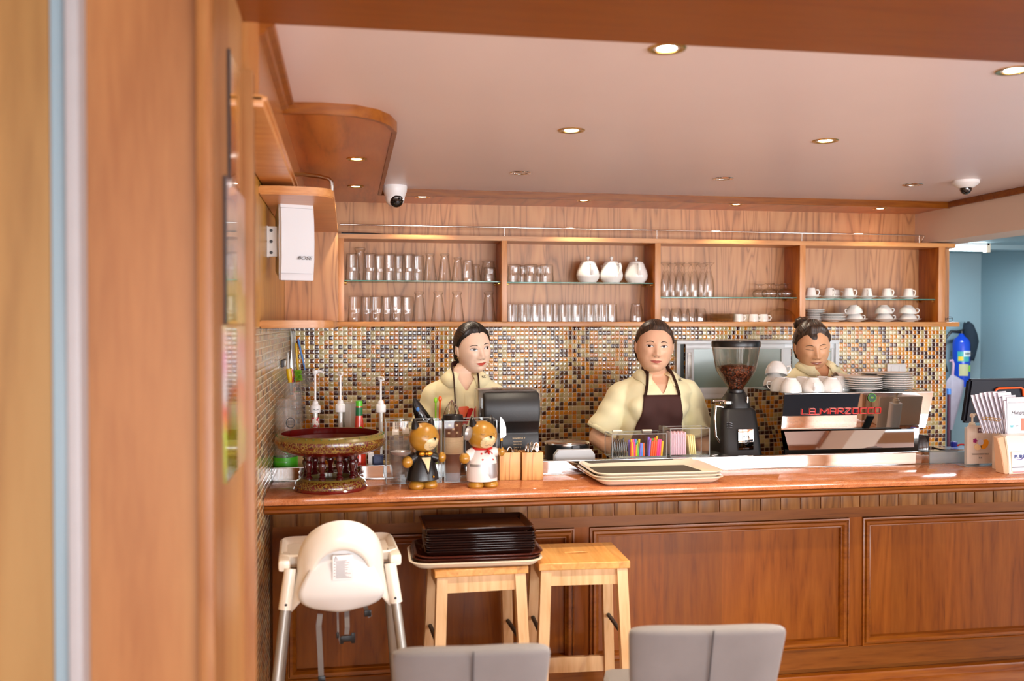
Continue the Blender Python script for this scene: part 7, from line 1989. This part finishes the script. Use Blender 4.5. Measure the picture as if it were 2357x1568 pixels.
        for dx in (.0085,):
            obj('nostril', patch(bvh, lambda u, s=s: (s * .0085 + .0034 * (2 * u - 1), -.0385 - .0010 * math.sin(PI * u)), lambda u, s=s: (s * .0085 + .0034 * (2 * u - 1), -.0385 + .0014 * math.sin(PI * u)), 6, 2, .0003, Mx=hM, far=-.3), plain('nostril_shade', srgb(110, 62, 48), .8), t)
    mw = cfg.get('mouth', .0225); sm = cfg.get('smile', .003)
    mid = lambda u: -.0590 + sm * (abs(2 * u - 1) ** 2)
    upz = lambda u: mid(u) + .0062 * math.sin(PI * u) ** .7 * (1 - .22 * G(u - .5, .08))
    loz = lambda u: mid(u) - .0078 * math.sin(PI * u) ** .8
    lipm = cfg['lips']
    lp_ = obj('lips', patch(bvh, lambda u: (mw * (2 * u - 1), loz(u)), lambda u: (mw * (2 * u - 1), upz(u)), 20, 8, .0004, Mx=hM, far=-.3), lipm, t)
    obj('lip_line', stroke(bvh, [(mw * (2 * u - 1) * 1.06, mid(u)) for u in [i / 12 for i in range(13)]], .0007, .0000, Mx=hM, far=-.3), plain('lip_shadow', srgb(110, 50, 42), .6), lp_)
    if cfg.get('teeth'):
        obj('teeth', patch(bvh, lambda u: (.0115 * (2 * u - 1), mid(u) - .0016 * math.sin(PI * u)), lambda u: (.0115 * (2 * u - 1), mid(u) + .0010), 10, 2, .0011, Mx=hM, far=-.3), M['eyewhite'], lp_)
    # earrings
    for s in (-1, 1):
        q = hM @ Vector((s * .082 * cfg.get('face', 1), -.002, -.032)); obj('earring', MB().ell(q, .0026, .0026, .0026, 10, 8), M['brass'], t)
    # --- hair: shell over the skull that dips under the skin at the hairline, and a bun
    hl = cfg.get('hairline', .066)
    mbh = MB(); nphi, nth = 120, 90; vs = []; fs = []
    for j in range(1, nth):
        th = PI * j / nth
        for i in range(nphi):
            ph = 2 * PI * i / nphi
            nx = math.sin(th) * math.sin(ph); ny = -math.sin(th) * math.cos(ph); nz = -math.cos(th)
            p = f(nx, ny, nz); p0 = p
            nn = Vector((p.x / .0053, p.y / .0085, p.z / .0128)).normalized()
            # hairline: on the face side above hl, down the temples, behind the ears to the nape
            side = abs(p.x) / (.073 * cfg.get('face', 1))
            line = hl - .030 * max(0, side - .35) ** 1.3 * 2.2 - .0004 * math.sin(ph * 17)
            if p.y > -.045: line = min(line, hl - .012 - (hl - .012 - .014) * min(1, (p.y + .045) / .035))
            if p.y > .016: line = .014 - .085 * min(1, (p.y - .016) / .012)
            m_ = (p.z - line) / .010
            m_ = max(-1, min(1, m_))
            off = .0085 * (m_ if m_ > 0 else m_ * .6)
            off += .004 * max(0, nz) + .004 * max(0, ny) * (nz > -.2)
            part = 0
            if cfg.get('parting'):
                if p.z > hl - .01 and ny < .6: off -= .0075 * G(p.x - .010 - .06 * 0, .0022) * min(1, m_ + .2)
            if cfg.get('volume'): off += cfg['volume'] * max(0, nz) * (.6 + .4 * math.sin(ph * 5 + nz * 4))
            off += .0009 * math.sin(p.x * 900 + p.z * 200) * (m_ > 0)
            vs.append(p + nn * off)
    nb_ = len(vs); vs += [f(0, 0, -1) * .9, f(0, 0, 1) + Vector((0, 0, .012 + cfg.get('volume', 0) * .8))]
    for j in range(nth - 2):
        for i in range(nphi):
            k = (i + 1) % nphi; fs.append((j * nphi + i, j * nphi + k, (j + 1) * nphi + k, (j + 1) * nphi + i))
    for i in range(nphi):
        k = (i + 1) % nphi; fs.append((nb_, k, i)); fs.append((nb_ + 1, (nth - 2) * nphi + i, (nth - 2) * nphi + k))
    mbh.add([hM @ v for v in vs], fs)
    hr_ = obj('hair', mbh, cfg['hair'], t, ang=180)
    bx_, by_, bz_, br = cfg['bun']
    mbn = MB().ell((0, 0, 0), br, br * .8, br * .85, 28, 20)
    for i, v in enumerate(mbn.v):
        k = 1 + .06 * math.sin(v[0] * 260 + v[2] * 120) + .04 * math.sin(v[2] * 300); mbn.v[i] = tuple(hM @ Vector((v[0] * k + bx_, v[1] * k + by_, v[2] * k + bz_)))
    obj('hair_bun', mbn, cfg['hair'], hr_, ang=180)
    # --- shirt: inflated torso and sleeves in one surface, opened at the V neck
    q = .012
    ms = MB()
    RS = [(x, y, z, a + q, b + q) for x, y, z, a, b in R_T if H_ * .52 < z < zs + .03]
    RS[-1] = (RS[-1][0], RS[-1][1], RS[-1][2], RS[-1][3] + .004, RS[-1][4] + .006)
    RS.append((nb.x, lean, zs + .040, .078, .066))
    torso(ms, RS)
    for s in (-1, 1):                                             # bust
        ms.ell((nb.x * .8 + s * .066 * g, lean * .8 - .070 * g, zs - .130), .066 * g, .058 * g, .072 * g, 20, 14)
    for s in (0, 1):
        el = Vector(arms[s][0]); e2 = sh[s].lerp(el, cfg.get('sleeve', .74)); sg = -1 if s == 0 else 1
        limb(ms, [nb + Vector((sg * .03, 0, -.040)), sh[s]], [.052, .056 * g])
        ms.tube([sh[s] - (el - sh[s]).normalized() * .050, sh[s] - (el - sh[s]).normalized() * .02, sh[s], sh[s].lerp(e2, .5), e2], [.034, .052 * g, .057 * g, .059 * g, .065 * g], 24)
    me = remesh(ms, .006, 5)
    bm = bmesh.new(); bm.from_mesh(me)
    cut = cfg.get('vneck', .085); cy = nb.y
    kill = []
    for fc in bm.faces:
        c = fc.calc_center_median()
        if c.z > zs + .034 and (Vector((c.x, c.y)) - Vector((nb.x, nb.y))).length < .082: kill.append(fc)
        elif c.y < cy - .015 and c.z > zs + .045 - cut and abs(c.x - nb.x) < .060 * (c.z - (zs + .040 - cut)) / cut: kill.append(fc)
    bmesh.ops.delete(bm, geom=kill, context='FACES')
    bmesh.ops.delete(bm, geom=[v for v in bm.verts if not v.link_faces], context='VERTS')
    for _ in range(8):                                            # even out the cut edge
        bv_ = [v for v in bm.verts if v.is_boundary]; new = {}
        for v in bv_:
            nb2 = [e.other_vert(v).co for e in v.link_edges if e.is_boundary]
            if len(nb2) == 2: new[v] = v.co * .4 + (nb2[0] + nb2[1]) * .3
        for v, c in new.items(): v.co = c
    # soft folds
    bm.normal_update()
    for v in bm.verts:
        c = v.co; v.co = c + v.normal * (.0026 * math.sin(c.x * 46 + c.z * 26 + 2 * math.sin(c.z * 21)) + .0016 * math.sin(c.z * 70 - c.x * 38))
    bm.to_mesh(me); sb = BVHTree.FromBMesh(bm); bm.free()
    shirt = mesh_obj('shirt', me, M['shirt'], t, 'cream polo shirt')
    for s in (0, 1):                                              # ribbed cuffs
        el = Vector(arms[s][0]); e2 = sh[s].lerp(el, cfg.get('sleeve', .74)); dn = (el - sh[s]).normalized()
        rr = .0655 * g
        mc_ = MB().tube([e2 - dn * .010, e2 + dn * .012], [rr, rr * .985], 28, cap=False)
        obj('cuff', mc_, M['shirt'], shirt, solid=.004)
    # collar: stand round the neck and two turned-down leaves
    cr_z = zs + .034
    for s in (-1, 1):
        rows = []
        for i in range(13):
            u = i / 12; a = PI / 2 + .02 - u * (PI * .86)             # from the nape round to the throat
            cx_, cy_ = math.cos(a) * s, math.sin(a)
            top_ = Vector((nb.x + cx_ * .064, cy + cy_ * .060, cr_z + .024 - .040 * max(0, u - .35) ** 1.2 * 1.2))
            wdt = .032 + .026 * u
            bot = Vector((nb.x + cx_ * (.064 + wdt * .95) , cy + cy_ * (.060 + wdt * .62) - .006 * u, cr_z - .004 - .085 * u ** 2.0))
            if u > .93: bot = top_.lerp(bot, .82)
            rows.append([tuple(top_), tuple(top_.lerp(bot, .4) + Vector((0, 0, .010 * (1 - u)))), tuple(bot)])
        # drop the leaf onto the shirt so that it rests on it
        for i, r_ in enumerate(rows):
            for k in (1, 2):
                p = Vector(r_[k]); h = sb.find_nearest(p)
                if h[0]:
                    nn = h[1]; dd = (p - h[0]).dot(nn)
                    if dd < .006: p = h[0] + nn * .006
                    elif k == 2: p = h[0] + nn * .007
                r_[k] = tuple(p)
        obj('collar', MB().grid(rows), M['shirt'], shirt, solid=.0035, ang=80)
    # placket
    obj('placket', patch(sb, lambda u: (nb.x - .010 + .020 * u, zs - .17), lambda u: (nb.x - .010 + .020 * u, zs + .042 - cut), 3, 10, .002, thick=.001), M['shirt'], shirt)
    # small embroidered initials on the collar leaf, picture-right side
    lx = nb.x + cfg.get('logo', (.082, .0))[0]; lz = zs + cfg.get('logo', (.082, .0))[1]
    h = None
    for oo in [c for c in shirt.children if c.name.startswith('collar')] + [shirt]:
        tt = bvh_of(oo); h2 = tt.ray_cast(Vector((lx, -.6, lz)), Vector((0, 1, 0)))
        if h2[0] and (h is None or h2[0].y < h[0].y): h = h2
    if h:
        nn = h[1] if h[1].y < 0 else -h[1]
        q_ = nn.to_track_quat('Z', 'Y'); text('embroidery', 'KC', .020, M['ink'], h[0] + nn * .0045, rot=(q_.to_euler()), parent=shirt, shear=.35, depth=.0004)
    # --- apron
    if cfg.get('apron', True):
        ab = sb
        wt, wb_, zt_a, zb_a = cfg.get('apr', (.085, .150, zs - .105, H_ * .60))
        def left(z): 
            k = (zt_a - z) / (zt_a - zb_a); return wt + (wb_ - wt) * min(1, k * 1.15) ** 1.5
        ns = 26; rows = []
        for j in range(21):
            z = zt_a + (zb_a - zt_a) * j / 20; wx = left(z); row = []
            for i in range(ns + 1):
                x = nb.x * .8 + wx * (2 * i / ns - 1); h = ab.ray_cast(Vector((x, -.7, z)), Vector((0, 1, 0)))
                row.append(h[0] - Vector((0, .007, 0)) if h[0] else (row[-1] if row else Vector((x, lean - .10, z))))
            rows.append(row)
        ap = obj('apron', MB().grid(rows), M['apron'], t, solid=.003, ang=80, label='dark brown apron')
        for s in ((-1, 1) if cfg.get('straps', True) else ()):
            x0_ = nb.x * .8 + s * wt * .93; pts = []
            for k in range(12):
                u = k / 11; x = x0_ + (nb.x + s * .060 - x0_) * u; z = zt_a - .004 + (zs + .045 - zt_a) * u
                h = ab.ray_cast(Vector((x, -.7, z)), Vector((0, 1, 0)))
                yy = h[0].y - .0075 if h[0] else cy - .03
                if h[0] and h[0].y > cy + .01: yy = cy - .02
                pts.append(Vector((x, yy - .004 * u, z)))
            pts += [Vector((nb.x + s * .062, cy + .0, zs + .068)), Vector((nb.x + s * .045, cy + .052, zs + .074)), Vector((nb.x, cy + .066, zs + .076))]
            obj('neck_strap', MB().tube(pts, .0125 if cfg.get('strapw') is None else cfg['strapw'], 8, flat=.22), M['apron'], ap, ang=60)
    # --- trousers and shoes
    hipz = H_ * .53
    mt = MB()
    torso(mt, [(0, 0, H_ * .47, .155 * g, .112 * g), (0, 0, H_ * .53, .166 * g, .120 * g), (0, 0, H_ * .575, .155 * g, .112 * g)])
    for s in (-1, 1):
        limb(mt, [(s * .080, 0, H_ * .49), (s * .085, -.01, H_ * .27), (s * .088, .0, .07)], [.088 * g, .062, .048], 20)
    mesh_obj('trousers', remesh(mt, .009, 3), M['trousers'], t)
    for s in (-1, 1):
        obj('shoe', MB().ell((s * .090, -.045, .034), .045, .125, .038, 20, 12), M['black'], t)
    return t, shirt, hM, sb
lip_red = plain('coral_lips', srgb(206, 74, 58), .35, coat=.3); lip_pink = plain('pink_lips', srgb(196, 112, 100), .4); lip_tan = plain('rose_lips', srgb(184, 106, 90), .4)
def wpt(u, v, Y): return at(u, v, Y=Y)

# left woman: fair, centre parting, looks to picture right
YW1 = 4.62
hc1 = wpt(1088, 806, YW1 - .03)
X1 = wpt(1068, 900, YW1).x
person('left woman in cream shirt and brown apron, looking right, behind the towel dispenser', (X1, YW1, 0), 0, dict(
    H=1.60, skin=M['skin1'], head=(hc1.x - X1, -.035, 1.485), yaw=.30, pitch=.10, roll=-.12, hs=1.06, face=.98, jaw=1.0, zs=1.335, sw=.195, girth=1.0, nx=.0, lean=0.0,
    arms=[((-.235, -.02, 1.02), (-.17, -.25, .93), (.3, -1, -.1), (.2, 0, -1)), ((.235, -.02, 1.02), (.14, -.25, .93), (-.3, -1, -.1), (-.2, 0, -1))],
    look=.004, lips=lip_red, smile=.0032, mouth=.0245, hair=M['hair'], bun=(-.02, .105, -.045, .034), parting=True, hairline=.086, vneck=.095, apr=(.060, .145, 1.12, .80), strapw=.014, logo=(.085, .012)))
# middle woman: faces the camera, leaning on her right arm
YW2 = 4.62
hc2 = wpt(1506, 797, 4.47)
X2 = wpt(1482, 900, YW2).x
person('middle woman in cream shirt and dark apron, facing the camera behind the straw box', (X2, YW2, 0), 0, dict(
    H=1.60, skin=M['skin2'], head=(hc2.x - X2, hc2.y - YW2, 1.492), yaw=-.18, pitch=.04, roll=.05, hs=1.09, face=1.05, jaw=.75, zs=1.330, sw=.222, girth=1.17, nx=.035, lean=-.07, neck=1.08,
    arms=[((-.255, -.06, 1.045), (-.13, -.30, .93), (.6, -1, -.2), (.3, 0, -1)), ((.290, -.05, 1.03), (.25, -.28, .92), (-.2, -1, -.3), (-.2, 0, -1))],
    look=-.002, open=.72, strapw=.021, lips=lip_pink, smile=.0022, mouth=.0250, hair=M['hair2'], bun=(.0, .085, .075, .032), hairline=.084, vneck=.110, apr=(.092, .205, 1.262, .78), logo=(.100, -.002), sleeve=.82))
# right woman: eyes lowered, behind the coffee machine
YW3 = 4.82
hc3 = wpt(1869, 800, 4.765)
X3 = wpt(1871, 900, 4.81).x
tw, shirt3, hM3, sb3 = person('woman in cream shirt with beaded necklace looking down behind the coffee machine', (X3, YW3, 0), 0, dict(
    H=1.60, skin=M['skin3'], head=(hc3.x - X3, hc3.y - YW3, 1.485), yaw=-.22, pitch=.24, roll=-.08, hs=1.13, face=1.0, jaw=.9, zs=1.362, sw=.205, girth=1.05, nx=.0, lean=-.035,
    arms=[((-.25, .02, 1.04), (-.15, -.10, .93), (1, -.15, -.1), (.1, 0, -1)), ((.25, .02, 1.04), (.15, -.10, .93), (-1, -.15, -.1), (-.1, 0, -1))],
    closed=True, straps=False, lips=lip_tan, smile=.0035, mouth=.0265, teeth=True, hair=M['hair2'], bun=(-.03, .055, .100, .040), hairline=.088, volume=.007, vneck=.105, apr=(.09, .16, 1.10, .80), logo=(.090, .015)))
pts = []
bb3 = bvh_of([c for c in tw.children if c.name.startswith('body')][0])
for k in range(25):
    u = k / 24; x = -.060 + .120 * u; z = 1.366 - .062 * math.sin(PI * u) ** .9
    best = None
    for tr_ in (bb3, sb3):
        h = tr_.ray_cast(Vector((x, -.6 if z < 1.335 else -.125, z)), Vector((0, 1, 0)))
        if h[0] and (best is None or h[0].y < best.y): best = h[0]
    pts.append((best or Vector((x, -.09, z))) - Vector((0, .003, 0)))
o = obj('necklace', MB().tube(pts, .0016, 6), M['paper'], tw)
for k, c_ in enumerate(['red', 'yellow', 'green', 'red', 'orange', 'yellow', 'black', 'green', 'red', 'yellow']):
    q = pts[[1, 2, 3, 4, 5, 19, 20, 21, 22, 23][k]]; obj('bead', MB().ell(q, .0030, .0030, .0030, 10, 8), cols[c_] if c_ in cols else M['red'], o)
# ================================================================== POSTERS ON THE NEAR WALL
def poster_mat(name, stops, scale=9):
    m, nt, b, out = new_mat(name); N = nt.nodes; L = nt.links
    tc = N.new('ShaderNodeTexCoord'); sp = N.new('ShaderNodeSeparateXYZ'); L.new(tc.outputs['Object'], sp.inputs[0])
    nz = N.new('ShaderNodeTexNoise'); nz.inputs['Scale'].default_value = scale; nz.inputs['Detail'].default_value = 2; L.new(tc.outputs['Object'], nz.inputs['Vector'])
    ad = N.new('ShaderNodeMath'); ad.operation = 'MULTIPLY_ADD'; ad.inputs[1].default_value = .18; L.new(nz.outputs['Fac'], ad.inputs[0]); L.new(sp.outputs[2], ad.inputs[2])
    mr = N.new('ShaderNodeMapRange'); mr.inputs[1].default_value = .09; mr.inputs[2].default_value = .09 + 1; L.new(ad.outputs[0], mr.inputs[0])
    cr = N.new('ShaderNodeValToRGB'); cr.color_ramp.interpolation = 'LINEAR'; e_ = cr.color_ramp.elements
    e_[0].position, e_[0].color = stops[0]; e_[1].position, e_[1].color = stops[-1]
    for p_, c_ in stops[1:-1]:
        x = e_.new(p_); x.color = c_
    L.new(mr.outputs[0], cr.inputs[0]); L.new(cr.outputs[0], b.inputs['Base Color']); b.inputs['Roughness'].default_value = .12; b.inputs['Coat Weight'].default_value = .8
    return m
def poster(label, u0, u1, v0, v1, stops, frame=None):
    a = at(u0, (v0 + v1) / 2, X=XN + .003); b_ = at(u1, (v0 + v1) / 2, X=XN + .003)
    um = (u0 + u1) / 2
    zt_ = at(um, v0, X=XN).z; zb_p = at(um, v1, X=XN).z
    t = thing('poster', label, 'poster', (XN, (a.y + b_.y) / 2, zb_p))
    hy = (b_.y - a.y) / 2; h = zt_ - zb_p
    st = [(z_ * h * 1.0, c_) for z_, c_ in stops]
    obj('print', MB().box(.0008, .006, -hy, hy, 0, h), poster_mat('poster_print', st), t)
    if frame: obj('edge_strip', MB().box(.0008, .0068, -hy - .003, -hy - .0005, -.002, h + .002), frame, t)
poster('narrow dark yellow poster high on the near left wall', 527, 549, 150, 430, [(0, srgb(150, 80, 30)), (.35, srgb(190, 110, 30)), (.6, srgb(220, 150, 40)), (.8, srgb(150, 100, 40)), (1, srgb(206, 196, 150))], M['ink'])
poster('pale glossy picture poster in the middle of the near left wall', 518, 565, 440, 745, [(0, srgb(186, 190, 60)), (.3, srgb(170, 180, 60)), (.4, srgb(214, 210, 214)), (.62, srgb(150, 176, 180)), (.8, srgb(216, 214, 216)), (1, srgb(196, 190, 210))], M['ink'])
poster('lime green food poster low on the near left wall', 517, 562, 750, 1082, [(0, srgb(140, 130, 20)), (.3, srgb(170, 190, 30)), (.42, srgb(214, 130, 60)), (.5, srgb(206, 90, 40)), (.65, srgb(200, 196, 196)), (.8, srgb(206, 150, 170)), (1, srgb(196, 206, 120))])
